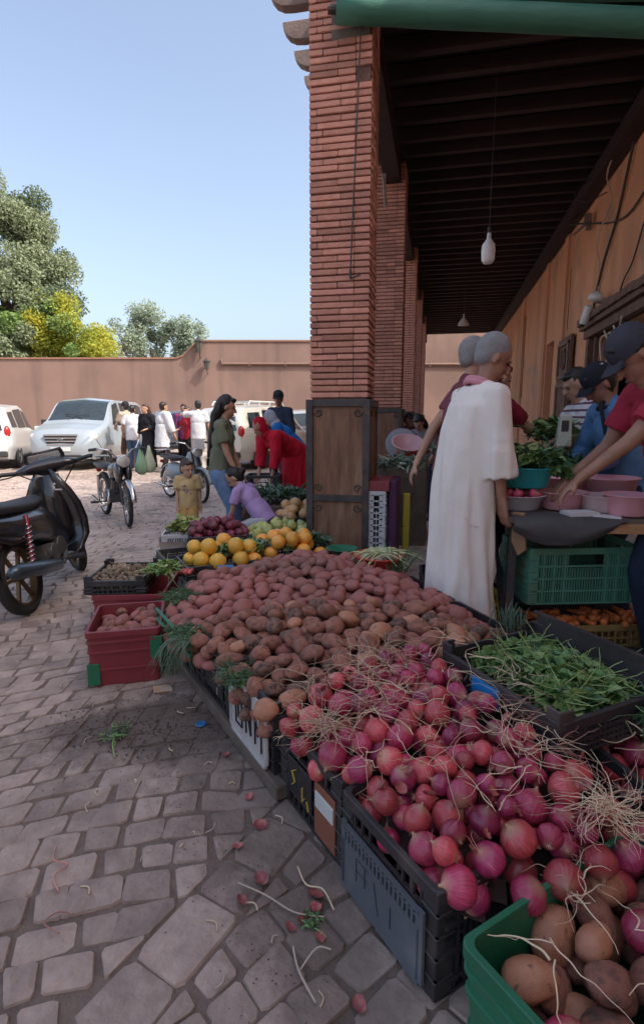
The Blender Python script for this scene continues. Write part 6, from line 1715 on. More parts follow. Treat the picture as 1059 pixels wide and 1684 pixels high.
# ---- striped shirt
m = bpy.data.materials.new('striped_cloth'); m.use_nodes = True
N_, L_ = m.node_tree.nodes, m.node_tree.links; tc_ = N_.new('ShaderNodeTexCoord'); wv = N_.new('ShaderNodeTexWave'); wv.bands_direction = 'Z'; wv.inputs['Scale'].default_value = 6.2; wv.inputs['Distortion'].default_value = .6
L_.new(tc_.outputs['Object'], wv.inputs[0]); cr_ = N_.new('ShaderNodeValToRGB'); cr_.color_ramp.interpolation = 'CONSTANT'; cr_.color_ramp.elements[0].color = (.12, .05, .09, 1); cr_.color_ramp.elements[1].position = .26; cr_.color_ramp.elements[1].color = (.62, .58, .58, 1)
L_.new(wv.outputs[0], cr_.inputs[0]); L_.new(cr_.outputs[0], N_['Principled BSDF'].inputs['Base Color']); N_['Principled BSDF'].inputs['Roughness'].default_value = .85
M_stripe = m
person((1.14, 4.62, 0), 100, 1.68, 'dark haired man in a white shirt with dark stripes behind the vendor in blue', M_skinB,
       dict(lean=8, head=(22, 0), hl=(-.12, .38, 1.0), hr=(.14, .38, 1.0), pl=(-1, 0, -1), pr=(1, 0, -1)), (M_stripe, .7, .02, .85), (M_navy, .02), 'short', None, None, .010, shoes=M_sole)
# ---- people farther down the arcade
person((-.12, 7.3, 0), 150, 1.42, 'dark haired person bending over goods between second pillar and robed man', M_skinB, dict(lean=26, head=(30, 10), hl=(-.2, .4, .9), hr=(.2, .4, .9)), (cloth('grey_top', (.2, .19, .2)), .6, .02, .85), (M_navy, .03), 'long', None, None, .014, shoes=M_sole)
person((-.50, 8.0 + .5, 0), 200, 1.40, 'person in a dark red top partly hidden by the second pillar', M_skinC, dict(lean=14, head=(20, 20)), (M_dred, 1.6, .02, .85), (M_navy, .03), 'short', None, None, .014, shoes=M_sole)
person((.20, 13.0, 0), 10, 1.62, 'small figure with a dark top walking far down the arcade', M_skinB, dict(), (M_plum, 1.6, .02, .85), (M_navy, .02), 'short', None, None, .016, shoes=M_sole)

# ---- boy
M_btee = cloth('mustard_shirt', (.52, .38, .19), (.44, .31, .15)); M_bshort = cloth('ochre_shorts', (.46, .28, .10), (.38, .22, .08))
def print_(g, J):
    e = MB(Matrix.Scale(J['s'], 4)); r_ = random.Random(2)
    for i in range(9): e.ell(J['chest'] + J['fw'] * .147 + J['sid'] * r_.uniform(-.07, .07) + J['up'] * r_.uniform(-.12, .05), (.026, .012, .022), n=8, m=5)
    e.build('shirt_print', mat('grey_print', (.40, .33, .30), (.25, .12, .10), scale=30), g, smooth=True)
person(w2(-1.375, 5.6), 196, .90, 'small boy in a mustard shirt and ochre shorts standing behind the lettuce crate', M_skinB,
       dict(lean=2, head=(12, 42), hl=(-.24, .02, .78), hr=(.20, .14, .80), hip=.86, fl=(-.10, 0, 0), fr=(.10, 0, 0)), (M_btee, .7, .035, .84), (M_bshort, .035, .62), 'short', mat('brown_hair', (.05, .028, .018), rough=.6), None, .008, shoes=M_sole, extra=print_, build=1.05, head_scale=1.5)
# ---- woman
M_olive = cloth('olive_shirt', (.17, .18, .13), (.13, .14, .10)); M_jean = cloth('washed_jeans', (.16, .25, .40), (.09, .15, .27), scale=9)
person(w2(-.985, 5.35), -78, 1.52, 'woman with long black hair, olive shirt and jeans left of the fruit trays', M_skinB,
       dict(lean=4, head=(14, 8), hr=(.16, .26, .72), hl=(-.12, .24, .80), pr=(.5, -.8, 0), hip=.93, fr=(.10, .14, 0)), (M_olive, .62, .018, .88), (M_jean, .028), 'long', None, None, .008, shoes=M_sole, build=1.02)
# ---- girl
M_lil = cloth('lilac_shirt', (.44, .30, .55), (.37, .25, .48)); 
person(w2(-.535, 5.08), 80, 1.20, 'girl in a lilac shirt with tied dark hair crouching over the vegetables', M_skinB,
       dict(lean=40, hip=.56, head=(28, 22), hl=(-.2, .50, .42), hr=(.1, .5, .40), fl=(-.14, .12, 0), fr=(.14, .12, 0)), (M_lil, .65, .02, .85), (cloth('white_leggings', (.5, .48, .5)), .02), 'bun', None, None, .009, shoes=M_shoew, head_scale=1.2)
# ---- person in red, bending
M_red = cloth('bright_red_dress', (.55, .015, .035), (.42, .01, .025))
def dress(g, J):
    e = MB(Matrix.Scale(J['s'], 4)); p = J['pel']
    st = stackp([((p.x, p.y + .02, 1.0), .15, .13), ((p.x, p.y, .9), .20, .18), ((p.x, p.y, .65), .22, .20), ((p.x, p.y, .35), .25, .22), ((p.x, p.y, .14), .27, .24)], 20); e.add(st.v, st.f)
    fuse('dress', e, M_red, .013, g, smooth=4, folds=.03, fscale=(9, 9, 1), seed=5)
person(w2(-.42, 7.2), 140, 1.60, 'person in a bright red dress and headscarf bending forward behind the girl', M_skinB,
       dict(lean=62, hip=.96, head=(5, 0), hl=(-.14, .42, .52), hr=(.14, .46, .52), hy=-.1), (M_red, 1.6, .04, .80, .014), (M_red, .03), 'scarf', M_red, None, .012, shoes=M_sole, extra=dress)
person(w2(-.70, 9.5), 165, 1.76, 'man in navy shirt and dark cap in front of the car with roof rails', M_skinA, dict(head=(8, 20)), (M_navy, 1.5, .02, .85), (M_navy, .02), 'short', None, M_bcap, .013, shoes=M_sole)
M_cob = cloth('cobalt_top', (.02, .16, .45), (.015, .12, .36))
person(w2(-.34, 8.2), 100, 1.58, 'person in a cobalt blue top bending at the left edge of the nearest pillar', M_skinB, dict(lean=42, head=(15, 0), hl=(-.2, .4, .8), hr=(.2, .4, .8)), (M_cob, 1.5, .04, .85), (M_navy, .03), 'scarf', mat('grey_scarf', (.35, .36, .42)), None, .014, shoes=M_sole)
# ---- group by the vans
M_wh = cloth('white_cloth', (.56, .56, .58), (.50, .50, .52)); M_beige = cloth('beige_shirt', (.42, .33, .25)); M_blk = cloth('black_cloth', (.018, .016, .020)); M_brn = cloth('brown_trousers', (.10, .055, .035)); M_dj = cloth('dark_jeans', (.07, .12, .20), (.05, .085, .15))
G_ = None
person(w2(-5.20, 14.9), 60, 1.76, 'man in beige shirt and dark cap leaning at the pale van door', M_skinB, dict(lean=7, hr=(.15, .4, 1.15), hl=(-.15, .4, 1.1)), (M_beige, .7, .02, .85), (M_brn, .02), 'short', None, M_bcap, .016, shoes=M_sole)
person(w2(-4.95, 14.5), 20, 1.66, 'man in white shirt and blue jeans, back turned, next to the van', M_skinB, dict(lean=6, fl=(-.12, .16, 0), fr=(.12, -.16, 0), hl=(-.3, .2, .95), hr=(.3, .2, .95)), (M_wh, .7, .03, .80), (M_dj, .03), 'short', None, None, .016, shoes=M_sole)
def longdress(g, J):
    e = MB(Matrix.Scale(J['s'], 4)); p = J['pel']
    st = stackp([((p.x, p.y, 1.0), .15, .12), ((p.x, p.y, .8), .17, .14), ((p.x, p.y + .02, .4), .20, .17), ((p.x, p.y + .03, .10), .23, .2)], 16); e.add(st.v, st.f); fuse('skirt', e, M_blk, .016, g, smooth=3, folds=.02, fscale=(9, 9, 1))
person(w2(-4.42, 14.1), 165, 1.68, 'woman with long brown hair in a long black dress in the distant group', M_skinB, dict(hl=(-.1, .2, 1.1), hr=(.25, .1, .9)), (M_blk, 1.7, .03, .8), (M_blk, .02), 'long', mat('dark_brown_hair', (.06, .025, .015), rough=.5), None, .016, shoes=M_shoew, extra=longdress)
person(w2(-4.0, 13.9), -30, 1.72, 'person in a long loose white shirt and black trousers seen from behind', M_skinB, dict(hl=(-.3, .1, .8), hr=(.32, .18, .85), fl=(-.12, .12, 0), fr=(.14, -.1, 0)), (M_wh, 1.6, .06, .62), (M_blk, .02), 'short', None, None, .016, shoes=M_shoew)
person(w2(-3.72, 15.0), 200, 1.70, 'man in a navy and red jersey half hidden in the distant group', M_skinA, dict(hl=(-.2, .2, 1.0)), (cloth('navy_jersey', (.03, .05, .16), (.30, .02, .04), scale=7), 1.4, .03, .8), (M_blk, .02), 'short', None, None, .016, shoes=M_shoew)
person(w2(-3.50, 14.6), 150, 1.62, 'person in a red top beside the white clad man in the distant group', M_skinB, dict(hr=(.2, .3, 1.1)), (cloth('red_top', (.5, .03, .05)), .7, .02, .85), (M_blk, .02), 'short', None, None, .016, shoes=M_sole)
person(w2(-3.12, 14.0), 20, 1.76, 'man dressed all in white with one hand raised to his head', M_skinB, dict(hl=(-.22, .16, 1.55), pl=(-1, .3, -.3), hr=(.28, .12, .85), head=(5, 20)), (M_wh, .7, .03, .8), (cloth('cream_trousers', (.55, .50, .44)), .03), 'short', None, None, .016, shoes=M_shoew)
# black crate with oranges on the ground near the person in red
crate('plastic_crate', w2(-.73, 6.9)[:2] + (.0,), R(10), .42, .38, .62, M_black, 'tall black crate stack standing left of the person in red', nv=10, nh=6)

# ================================================================ VEHICLES
M_tyre = mat('tyre', (.025, .024, .024), rough=.85, scale=8); M_rimm = mat('alloy', (.42, .42, .43), rough=.35, metal=.7); M_glass = mat('car_glass', (.03, .04, .045), (.02, .028, .032), rough=.08, spec=.8); M_dark = mat('dark_trim', (.03, .03, .03), rough=.6)
M_tail = mat('tail_lamp_red', (.45, .02, .02), rough=.2); M_head = mat('head_lamp', (.62, .60, .55), (.4, .38, .35), rough=.12, scale=9); M_amber = mat('amber_lens', (.6, .25, .03), rough=.2); M_chrome = mat('chrome', (.65, .65, .66), rough=.18, metal=.95); M_plate = mat('plate_white', (.65, .65, .62), rough=.5)
M_seatc = mat('car_interior', (.05, .05, .055), rough=.9)
class Loft:
    def __init__(s, st): s.st = st
    def sec(s, x):
        st = s.st
        if x <= st[0][0]: return st[0][1]
        for (x0, a), (x1, b) in zip(st, st[1:]):
            if x <= x1:
                t = (x - x0) / (x1 - x0); t = t * t * (3 - 2 * t) * .5 + t * .5
                return [(p[0] + (q[0] - p[0]) * t, p[1] + (q[1] - p[1]) * t) for p, q in zip(a, b)]
        return st[-1][1]
    def P(s, x, v, side=1, off=0):
        pts = s.sec(x); i = min(len(pts) - 2, int(v)); t = v - i; a, b = pts[i], pts[i + 1]
        y = a[0] + (b[0] - a[0]) * t; z = a[1] + (b[1] - a[1]) * t
        ny, nz_ = (b[1] - a[1]), -(b[0] - a[0]); L_ = math.hypot(ny, nz_) or 1
        return (x, side * (y + off * ny / L_), z + off * nz_ / L_)
    def body(s, nx, res=4):
        b = MB(); x0, x1 = s.st[0][0], s.st[-1][0]; n = len(s.st[0][1]) - 1; vs = [i / res for i in range(n * res + 1)]; rings = []
        for i in range(nx + 1):
            x = x0 + (x1 - x0) * i / nx; rings.append([s.P(x, v, 1) for v in vs] + [s.P(x, v, -1) for v in reversed(vs[1:-1])])
        b.loft(rings); return b
    def panel(s, xa, xb, va, vb, side, off=.008, n=6, fa=0, fb=0, top=False):
        """glass panel; fa/fb slant its ends"""
        b = MB(); g = []
        for i in range(n + 1):
            row = []
            for j in range(n + 1):
                t = j / n; x = (xa + fa * t) + ((xb + fb * t) - (xa + fa * t)) * i / n; row.append(s.P(x, va + (vb - va) * t, side, off))
            g.append(row)
        b.add([p for r in g for p in r], [(i * (n + 1) + j, (i + 1) * (n + 1) + j, (i + 1) * (n + 1) + j + 1, i * (n + 1) + j + 1) for i in range(n) for j in range(n)]); return b
    def across(s, xa, xb, v0, off=.008, n=10):
        b = MB(); g = []
        for i in range(n + 1):
            x = xa + (xb - xa) * i / n; g.append([s.P(x, v0 + (5 - v0) * j / n, 1, off) for j in range(n + 1)] + [s.P(x, v0 + (5 - v0) * j / n, -1, off) for j in range(n - 1, -1, -1)])
        m_ = 2 * n + 1
        b.add([p for r in g for p in r], [(i * m_ + j, (i + 1) * m_ + j, (i + 1) * m_ + j + 1, i * m_ + j + 1) for i in range(n) for j in range(m_ - 1)]); return b
def sec(wb, zb, wm, zm, wt, zt, wr, zr, zc): return [(0, zb), (wb, zb), (wm, zm), (wt, zt), (wr, zr), (0, zc)]
def wheel(g, x, y, r, w, side):
    t = MB(XF((x, y, r), (R(90), 0, 0))); prof = [(r * .66, -w / 2), (r * .92, -w / 2), (r, -w * .36), (r, w * .36), (r * .92, w / 2), (r * .66, w / 2), (r * .66, -w / 2)]
    t.lathe(prof, n=28); wh = t.build('wheel', M_tyre, g, smooth=False)
    d = MB(XF((x, y + side * w * .38, r), (R(90), 0, 0))); d.lathe([(r * .67, -.02), (r * .67, .02), (r * .60, .015), (r * .60, -.02)], n=28)
    for k in range(7): a = 2 * PI * k / 7; d.bar((0, 0, 0), (r * .62 * math.cos(a), r * .62 * math.sin(a), 0), .045, .02)
    d.lathe([(.001, .015), (.06, .015), (.06, -.015), (.001, -.015)], n=12); d.build('rim', M_rimm, wh)
    k = MB(XF((x, y + side * w * .1, r), (R(90), 0, 0))); k.lathe([(.001, 0), (r * .66, 0)], n=24); k.build('hub', M_dark, wh)
def car_base(loft, name, loc, heading, label, paint, wheels, wr, ww, group='cars parked on the square'):
    g = empty(name, loc, heading, label, 'van' if 'van' in name else 'car', group)
    body = loft.body(60, 4).build('body', paint, g, smooth=True)
    e = body.modifiers.new('e', 'EDGE_SPLIT'); e.split_angle = R(38)
    for x in wheels:
        for sd_ in (-1, 1):
            yy = loft.P(x, 1.6, sd_)[1]; wheel(g, x, yy - sd_ * ww * .42, wr, ww, sd_)
            ar = MB(XF((x, yy + sd_ * .002, wr * 1.05), (R(90), 0, 0))); ar.lathe([(.001, 0), (wr * 1.16, 0)], n=28); ar.build('wheel_arch', M_dark, g)
    return g
def paint(n, c, rough=.3): return mat(n, c, tuple(x * .93 for x in c), scale=1.5, rough=rough, coat=.6, metal=.15)
# pale minivan
van = Loft([(2.58, sec(.50, .42, .62, .52, .60, .62, .50, .66, .68)), (2.50, sec(.70, .30, .84, .52, .82, .80, .72, .90, .93)), (2.30, sec(.78, .26, .93, .55, .90, .92, .80, 1.03, 1.08)),
            (1.75, sec(.80, .25, .96, .58, .93, 1.06, .85, 1.16, 1.22)), (1.50, sec(.80, .25, .96, .58, .94, 1.10, .84, 1.25, 1.30)), (.75, sec(.80, .25, .96, .58, .95, 1.12, .78, 1.78, 1.84)), (.35, sec(.80, .25, .96, .58, .95, 1.12, .77, 1.86, 1.93)),
            (-1.8, sec(.80, .25, .96, .58, .95, 1.12, .77, 1.86, 1.94)), (-2.40, sec(.78, .27, .94, .58, .92, 1.10, .74, 1.78, 1.86)), (-2.56, sec(.70, .34, .86, .58, .86, 1.10, .68, 1.68, 1.74))])
van.st.sort(key=lambda t: t[0])
M_vanp = paint('pale_silver_blue_paint', (.33, .37, .40))
hd_ = math.atan2(-.967, .256)
vg = car_base(van, 'passenger_van', (-10.15, 14.95, 0), hd_, 'pale silver passenger van facing the camera with its front door ajar', M_vanp, (1.62, -1.55), .34, .22)
vg.scale = (1, .95, 1)
van.across(.62, 1.46, 4.06, .006).build('windshield', M_glass, vg, smooth=True)
for sd_ in (-1, 1):
    van.panel(.30, 1.12, 3.12, 3.90, sd_, n=6, fb=-.36).build('window', M_glass, vg, smooth=True)
    van.panel(-.95, .12, 3.12, 3.90, sd_, n=6).build('window', M_glass, vg, smooth=True)
    van.panel(-2.25, -1.1, 3.12, 3.88, sd_, n=6).build('window', M_glass, vg, smooth=True)
    h_ = MB(); h_.ell((2.30, sd_ * .74, .86), (.20, .17, .13), (0, R(20), 0), n=14, m=10); h_.build('headlight', M_head, vg, smooth=True)
    m_ = MB(); m_.box((1.05, sd_ * 1.06, 1.22), (.10, .2, .17)); m_.bar((1.05, sd_ * .95, 1.18), (1.05, sd_ * 1.0, 1.2), .04); m_.build('wing_mirror', M_dark, vg, bevel=.02)
    fg = MB(); fg.ell((2.50, sd_ * .60, .42), (.05, .10, .05), n=10, m=6); fg.build('fog_lamp', M_head, vg, smooth=True)
gr = MB(); gr.prism([(-.44, .92), (.44, .92), (.36, .66), (-.36, .66)], 2.50, 2.575, 'x'); gr.build('grille', M_dark, vg)
for z_, w_ in ((.90, .88), (.83, .84), (.75, .78), (.67, .70)): gb = MB(); gb.box((2.585, 0, z_), (.02, w_, .028)); gb.build('grille_bar', M_chrome, vg, bevel=.004)
em = MB(XF((2.60, 0, .80), (0, R(90), 0))); em.tube([(.042 * math.cos(2 * PI * i / 20), .075 * math.sin(2 * PI * i / 20), 0) for i in range(20)], .007, 6, closed=True)
em.tube([(-.030, -.030, 0), (.030, -.040, 0)], .007, 5); em.tube([(-.030, .040, 0), (.030, .030, 0)], .007, 5); em.tube([(.006, -.035, 0), (-.006, .035, 0)], .007, 5); em.build('emblem', M_chrome, vg)
bp_ = MB(); bp_.box((2.52, 0, .40), (.08, 1.05, .12)); bp_.build('air_intake', M_dark, vg, bevel=.01)
pl_ = MB(); pl_.box((2.60, 0, .55), (.012, .52, .10)); pl_.build('number_plate', M_plate, vg)
for sd_ in (-1, 1):
    wp_ = MB(); wp_.tube([(1.50, sd_ * .2, 1.30), (1.38, sd_ * .05, 1.42), (1.30, sd_ * -.35, 1.45)], .010, 5); wp_.build('wiper', M_dark, vg)
# the near front door stands a little open
dr = van.panel(.22, 1.16, 1.4, 3.08, 1, off=.0, n=8); dv = MB(XF((1.16, .94, 0), (0, 0, R(-14))) @ XF((-1.16, -.94, 0))); dv.add(dr.v, dr.f)
dv.build('door', M_vanp, vg, smooth=True)
dh = MB(); dh.box((-.05, .965, 1.0), (.16, .03, .03)); dh.build('door_handle', M_chrome, vg, bevel=.008)
ln_ = MB()
for x_ in (.22, -1.02): ln_.tube([van.P(x_, v / 4, 1, .002) for v in range(5, 16)], .006, 4)
ln_.build('door_seam', M_dark, vg)
# white car with roof rails
def suv_loft(zr=1.68):
    k = zr / 1.68
    L_ = Loft([(-2.12, sec(.66, .34, .80, .58, .78, .92, .62, 1.20, 1.30)), (-2.02, sec(.76, .27, .87, .6, .86, .98, .66, 1.42 * k, 1.50 * k)), (-1.75, sec(.80, .24, .90, .6, .88, 1.00, .68, 1.54 * k, 1.60 * k)), (-.2, sec(.80, .23, .91, .6, .89, .99, .69, 1.62 * k, 1.68 * k)),
              (.30, sec(.80, .23, .91, .6, .89, .98, .68, 1.55 * k, 1.62 * k)), (1.10, sec(.80, .23, .91, .6, .87, .95, .78, 1.02, 1.06)), (1.75, sec(.78, .24, .88, .58, .83, .86, .72, .93, .97)), (2.05, sec(.72, .28, .82, .54, .76, .74, .62, .80, .82)), (2.15, sec(.6, .36, .72, .5, .66, .62, .52, .66, .67))])
    return L_
def small_car(loc, hd, label, paint_, rails=False, zr=1.68, lamps=True):
    lf = suv_loft(zr); g = car_base(lf, 'parked_car', loc, hd, label, paint_, (1.30, -1.28), .33, .21)
    lf.across(.36, 1.04, 4.08, .006).build('windshield', M_glass, g, smooth=True)
    rw = MB(); k = zr / 1.68
    rw.add([(-2.085, -.60, 1.30 * k), (-2.15, -.68, 1.02), (-2.15, .68, 1.02), (-2.085, .60, 1.30 * k), (-2.00, -.58, 1.42 * k), (-2.00, .58, 1.42 * k)], [(0, 1, 2, 3), (4, 0, 3, 5)]); rw.build('rear_window', M_glass, g)
    for sd_ in (-1, 1):
        lf.panel(-.10, .92, 3.12, 3.86, sd_, n=6, fb=-.48).build('window', M_glass, g, smooth=True); lf.panel(-1.12, -.20, 3.12, 3.86, sd_, n=6, fa=.06).build('window', M_glass, g, smooth=True); lf.panel(-1.82, -1.24, 3.15, 3.80, sd_, n=6, fa=.10, fb=.04).build('window', M_glass, g, smooth=True)
        t_ = MB(); t_.ell((-2.03, sd_ * .76, .96), (.11, .09, .19), (0, R(-8), 0), n=12, m=8); t_.build('tail_light', M_tail, g, smooth=True)
        h_ = MB(); h_.ell((1.92, sd_ * .66, .74), (.16, .12, .09), n=12, m=8); h_.build('headlight', M_head, g, smooth=True)
        m_ = MB(); m_.box((.88, sd_ * 1.0, 1.04), (.10, .18, .12)); m_.build('wing_mirror', paint_, g, bevel=.02)
        sk = MB(); sk.box((0, sd_ * .86, .27), (2.0, .06, .10)); sk.build('sill', M_dark, g)
        if rails:
            r1 = MB(); zt = 1.66 * k; r1.tube([(-1.5, sd_ * .60, zt - .04), (-1.42, sd_ * .60, zt + .06), (.15, sd_ * .60, zt + .06), (.25, sd_ * .60, zt - .04)], .022, 6)
            for x_ in (-1.0, -.5, 0): r1.bar((x_, sd_ * .60, zt - .04), (x_, sd_ * .60, zt + .05), .035)
            r1.build('roof_rail', M_plate, g)
    if rails:
        for x_ in (-1.2, -.7, -.2):
            c_ = MB(); c_.box((x_, 0, 1.72 * k), (.05, 1.2, .03)); c_.build('cross_bar', M_plate, g)
    p_ = MB(); p_.box((-2.16, 0, .80), (.012, .50, .11)); p_.build('number_plate', M_plate, g)
    bmp = MB(); bmp.box((-2.10, 0, .40), (.12, 1.5, .16)); bmp.build('bumper', M_dark, g, bevel=.03)
    dh_ = MB(); dh_.box((-.05, -.915, .92), (.14, .02, .03)); dh_.box((-1.0, -.905, .93), (.14, .02, .03)); dh_.build('door_handles', paint_, g) if False else None
    return g
M_white_p = paint('white_paint', (.58, .54, .48)); M_white2 = paint('clean_white_paint', (.58, .58, .58)); M_greyp2 = paint('grey_paint', (.20, .22, .25)); M_silver = paint('silver_paint', (.45, .47, .50))
small_car((-5.1, 15.58, 0), math.atan2(.958, .277), 'white car with roof rails seen from behind between woman and pillar', M_white_p, rails=True, zr=1.74)
small_car((-12.75, 13.9, 0), math.atan2(.87, -.49), 'white car at the left edge with its red tail light turned to the camera', M_white2, zr=1.76)
small_car((-8.9, 19.6, 0), math.atan2(-.2, 1), 'dark grey car parked behind the distant group of people', M_greyp2)
small_car((-4.2, 19.8, 0), math.atan2(.3, 1), 'silver car parked behind the white one with roof rails', M_silver)
# ---------------------------------------------------------------- motorcycles (local x forward from the rear axle, z up)
M_blkp = mat('black_gloss_paint', (.018, .018, .022), (.012, .012, .015), rough=.25, coat=.7, scale=3, spots=(.07, .06, .055), spot_scale=5, spot_lo=.6, spot_hi=.85); M_seat = mat('black_vinyl', (.03, .03, .033), rough=.45, bump=.15, bscale=80)
M_gold = mat('bronze_alloy', (.16, .095, .04), rough=.4, metal=.6); M_eng = mat('engine_metal', (.16, .155, .15), (.08, .075, .07), rough=.45, metal=.6, scale=12)
M_greym = mat('grey_moped_paint', (.26, .30, .32), (.20, .24, .26), rough=.35, coat=.4); M_redsp = mat('red_anodised', (.35, .03, .05), rough=.3); M_smoke = mat('smoked_screen', (.5, .5, .52), rough=.12, trans=.95)
def mwheel(g, x, r, w, rimm, spokes=10, y=0, steer=0, z=None, thick=.012, kind='alloy'):
    wh = empty('wheel', (x, y, z if z else r), 0); wh.parent = g; wh.rotation_euler = (0, 0, steer)
    t = MB(XF((0, 0, 0), (R(90), 0, 0)))
    k = w / 2; t.lathe([(r - 1.6 * k, -k * .6), (r - .7 * k, -k), (r - .15 * k, -k * .65), (r, 0), (r - .15 * k, k * .65), (r - .7 * k, k), (r - 1.6 * k, k * .6), (r - 1.6 * k, -k * .6)], n=40); t.build('tyre', M_tyre, wh, smooth=True)
    b = MB(XF((0, 0, 0), (R(90), 0, 0))); ri = r - 1.55 * k
    b.lathe([(ri, -k * .7), (ri + .004, 0), (ri, k * .7), (ri - .018, k * .6), (ri - .018, -k * .6), (ri, -k * .7)], n=40); b.lathe([(.001, .035), (.035, .035), (.035, -.035), (.001, -.035)], n=14)
    for i in range(spokes):
        a = 2 * PI * i / spokes; a2 = a + (.25 if kind == 'wire' and i % 2 else -.25 if kind == 'wire' else .0); s_ = 1 if i % 2 else -1
        b.bar((.03 * math.cos(a2), .03 * math.sin(a2), .02 * s_ if kind == 'wire' else 0), ((ri - .01) * math.cos(a), (ri - .01) * math.sin(a), 0), thick, thick if kind == 'wire' else .022)
    b.build('rim', rimm, wh)
    return wh
def arc(c, r, a0, a1, n, y=0): return [(c[0] + r * math.cos(R(a0 + (a1 - a0) * i / n)), y, c[1] + r * math.sin(R(a0 + (a1 - a0) * i / n))) for i in range(n + 1)]
def fender(g, c, r, a0, a1, w, m, name='fender'):
    b = MB(); rings = []
    for p in arc(c, r, a0, a1, 14):
        d = Vector((p[0] - c[0], 0, p[2] - c[1])).normalized(); q = Vector(p)
        rings.append([q + Vector((0, w, 0)) - d * .03, q + Vector((0, w * .7, 0)), q + d * .012, q + Vector((0, -w * .7, 0)), q + Vector((0, -w, 0)) - d * .03, q + Vector((0, -w * .7, 0)) - d * .008, q - d * .0, q + Vector((0, w * .7, 0)) - d * .008])
    b.loft(rings); return b.build(name, m, g, smooth=True)
# -- black underbone scooter at the left edge
hd1 = math.atan2(1.30, -.36)
sc1 = empty('motor_scooter', (-2.68, 3.08, 0), hd1, 'black motor scooter with leg shield and smoked screen parked at the left edge', 'motorbike', 'motorbikes parked on the paving')
mwheel(sc1, 0, .285, .085, M_gold, 6, thick=.026); mwheel(sc1, 1.22, .285, .075, M_gold, 6, steer=R(14), thick=.024)
fender(sc1, (0, .285), .335, 30, 175, .055, M_blkp); fender(sc1, (1.22, .285), .325, 20, 150, .055, M_blkp)
b = MB(); rings = []
for x, z, w, h_ in ((-.42, .80, .06, .03), (-.38, .80, .10, .055), (-.15, .79, .13, .07), (.15, .765, .13, .07), (.38, .755, .11, .075), (.55, .77, .08, .06), (.60, .76, .04, .02)):
    rings.append([(x, w * math.cos(a), z + h_ * math.sin(a) * (1 if math.sin(a) > 0 else .8)) for a in [2 * PI * i / 16 for i in range(16)]])
b.loft(rings); b.build('seat', M_seat, sc1, smooth=True)
b = MB(); rings = []
for x, z0, z1, w in ((-.46, .72, .78, .05), (-.35, .62, .77, .11), (-.05, .52, .75, .135), (.25, .48, .74, .135), (.48, .42, .74, .12), (.66, .36, .66, .10), (.80, .34, .52, .085)):
    c = (z0 + z1) / 2; h_ = (z1 - z0) / 2; rings.append([(x, w * (abs(math.cos(a)) ** .6) * (1 if math.cos(a) > 0 else -1), c + h_ * (abs(math.sin(a)) ** .7) * (1 if math.sin(a) > 0 else -1)) for a in [2 * PI * i / 20 for i in range(20)]])
b.loft(rings); b.build('side_cover', M_blkp, sc1, smooth=True)
# leg shield
b = MB(); rings = []
for x, z, w, t_ in ((1.00, 1.00, .07, .05), (.985, .92, .13, .06), (.975, .80, .20, .05), (.99, .66, .24, .035), (1.00, .52, .25, .03), (.97, .38, .24, .03), (.88, .28, .19, .03), (.80, .24, .13, .02)):
    rings.append([(x - .11 * abs(u) ** 1.5 - (t_ if v else 0), u * w, z) for u, v in [(-1, 0), (-.7, 0), (-.35, 0), (0, 0), (.35, 0), (.7, 0), (1, 0), (.7, 1), (.35, 1), (0, 1), (-.35, 1), (-.7, 1)]])
b.loft(rings); b.build('leg_shield', M_blkp, sc1, smooth=True)
b = MB(); b.loft([[(.92 + dx, u * w, z) for dx, u in ((0, -1), (.05, -1), (.08, 0), (.05, 1), (0, 1), (-.05, 0))] for z, w, dx0 in ((.95, .09, 0), (.72, .10, 0), (.5, .07, 0), (.36, .08, 0))]); b.build('inner_panel', M_blkp, sc1, smooth=True)
b = MB(); b.tube([(1.22, .07, .285), (1.12, .07, .60), (1.03, .04, .80)], .019, 8); b.build('fork', M_eng, sc1); b = MB(); b.tube([(1.22, -.07, .285), (1.12, -.07, .60), (1.03, -.04, .80)], .019, 8); b.build('fork', M_eng, sc1)
b = MB(); rings = []
for y, r_1, x, z in ((-.24, .022, .90, 1.02), (-.14, .05, .94, 1.03), (-.05, .075, .97, 1.03), (.05, .075, .97, 1.03), (.14, .05, .94, 1.03), (.24, .022, .90, 1.02)):
    rings.append([(x + r_1 * 1.1 * math.cos(a), y, z + r_1 * math.sin(a)) for a in [2 * PI * i / 14 for i in range(14)]])
b.loft(rings); hb1 = b.build('handlebar_cover', M_blkp, sc1, smooth=True)
b = MB(); b.ell((1.045, 0, 1.02), (.03, .075, .055), n=14, m=10); b.build('headlight', M_head, sc1, smooth=True)
for s_ in (-1, 1):
    b = MB(); b.tube([(.91, s_ * .22, 1.02), (.85, s_ * .34, 1.035), (.83, s_ * .37, 1.03)], .018, 8); b.build('grip', M_seat, hb1)
    b = MB(); b.tube([(.93, s_ * .22, 1.01), (.93, s_ * .30, 1.0), (.88, s_ * .37, 1.0)], .006, 5); b.build('brake_lever', M_gold, hb1)
b = MB(); g_ = []
for i in range(7):
    z = .99 + .18 * i / 6; w = .165 * math.sin(PI * (.25 + .40 * i / 6)) ; g_.append([(1.16 - .10 * i / 6 - .10 * (u * 1.0) ** 2, u * w, z) for u in [(-1 + j / 4) for j in range(9)]])
b.add([p for r in g_ for p in r], [(i * 9 + j, i * 9 + j + 1, (i + 1) * 9 + j + 1, (i + 1) * 9 + j) for i in range(6) for j in range(8)]); ws_ = b.build('windscreen', M_smoke, sc1, smooth=True); so = ws_.modifiers.new('s', 'SOLIDIFY'); so.thickness = .004
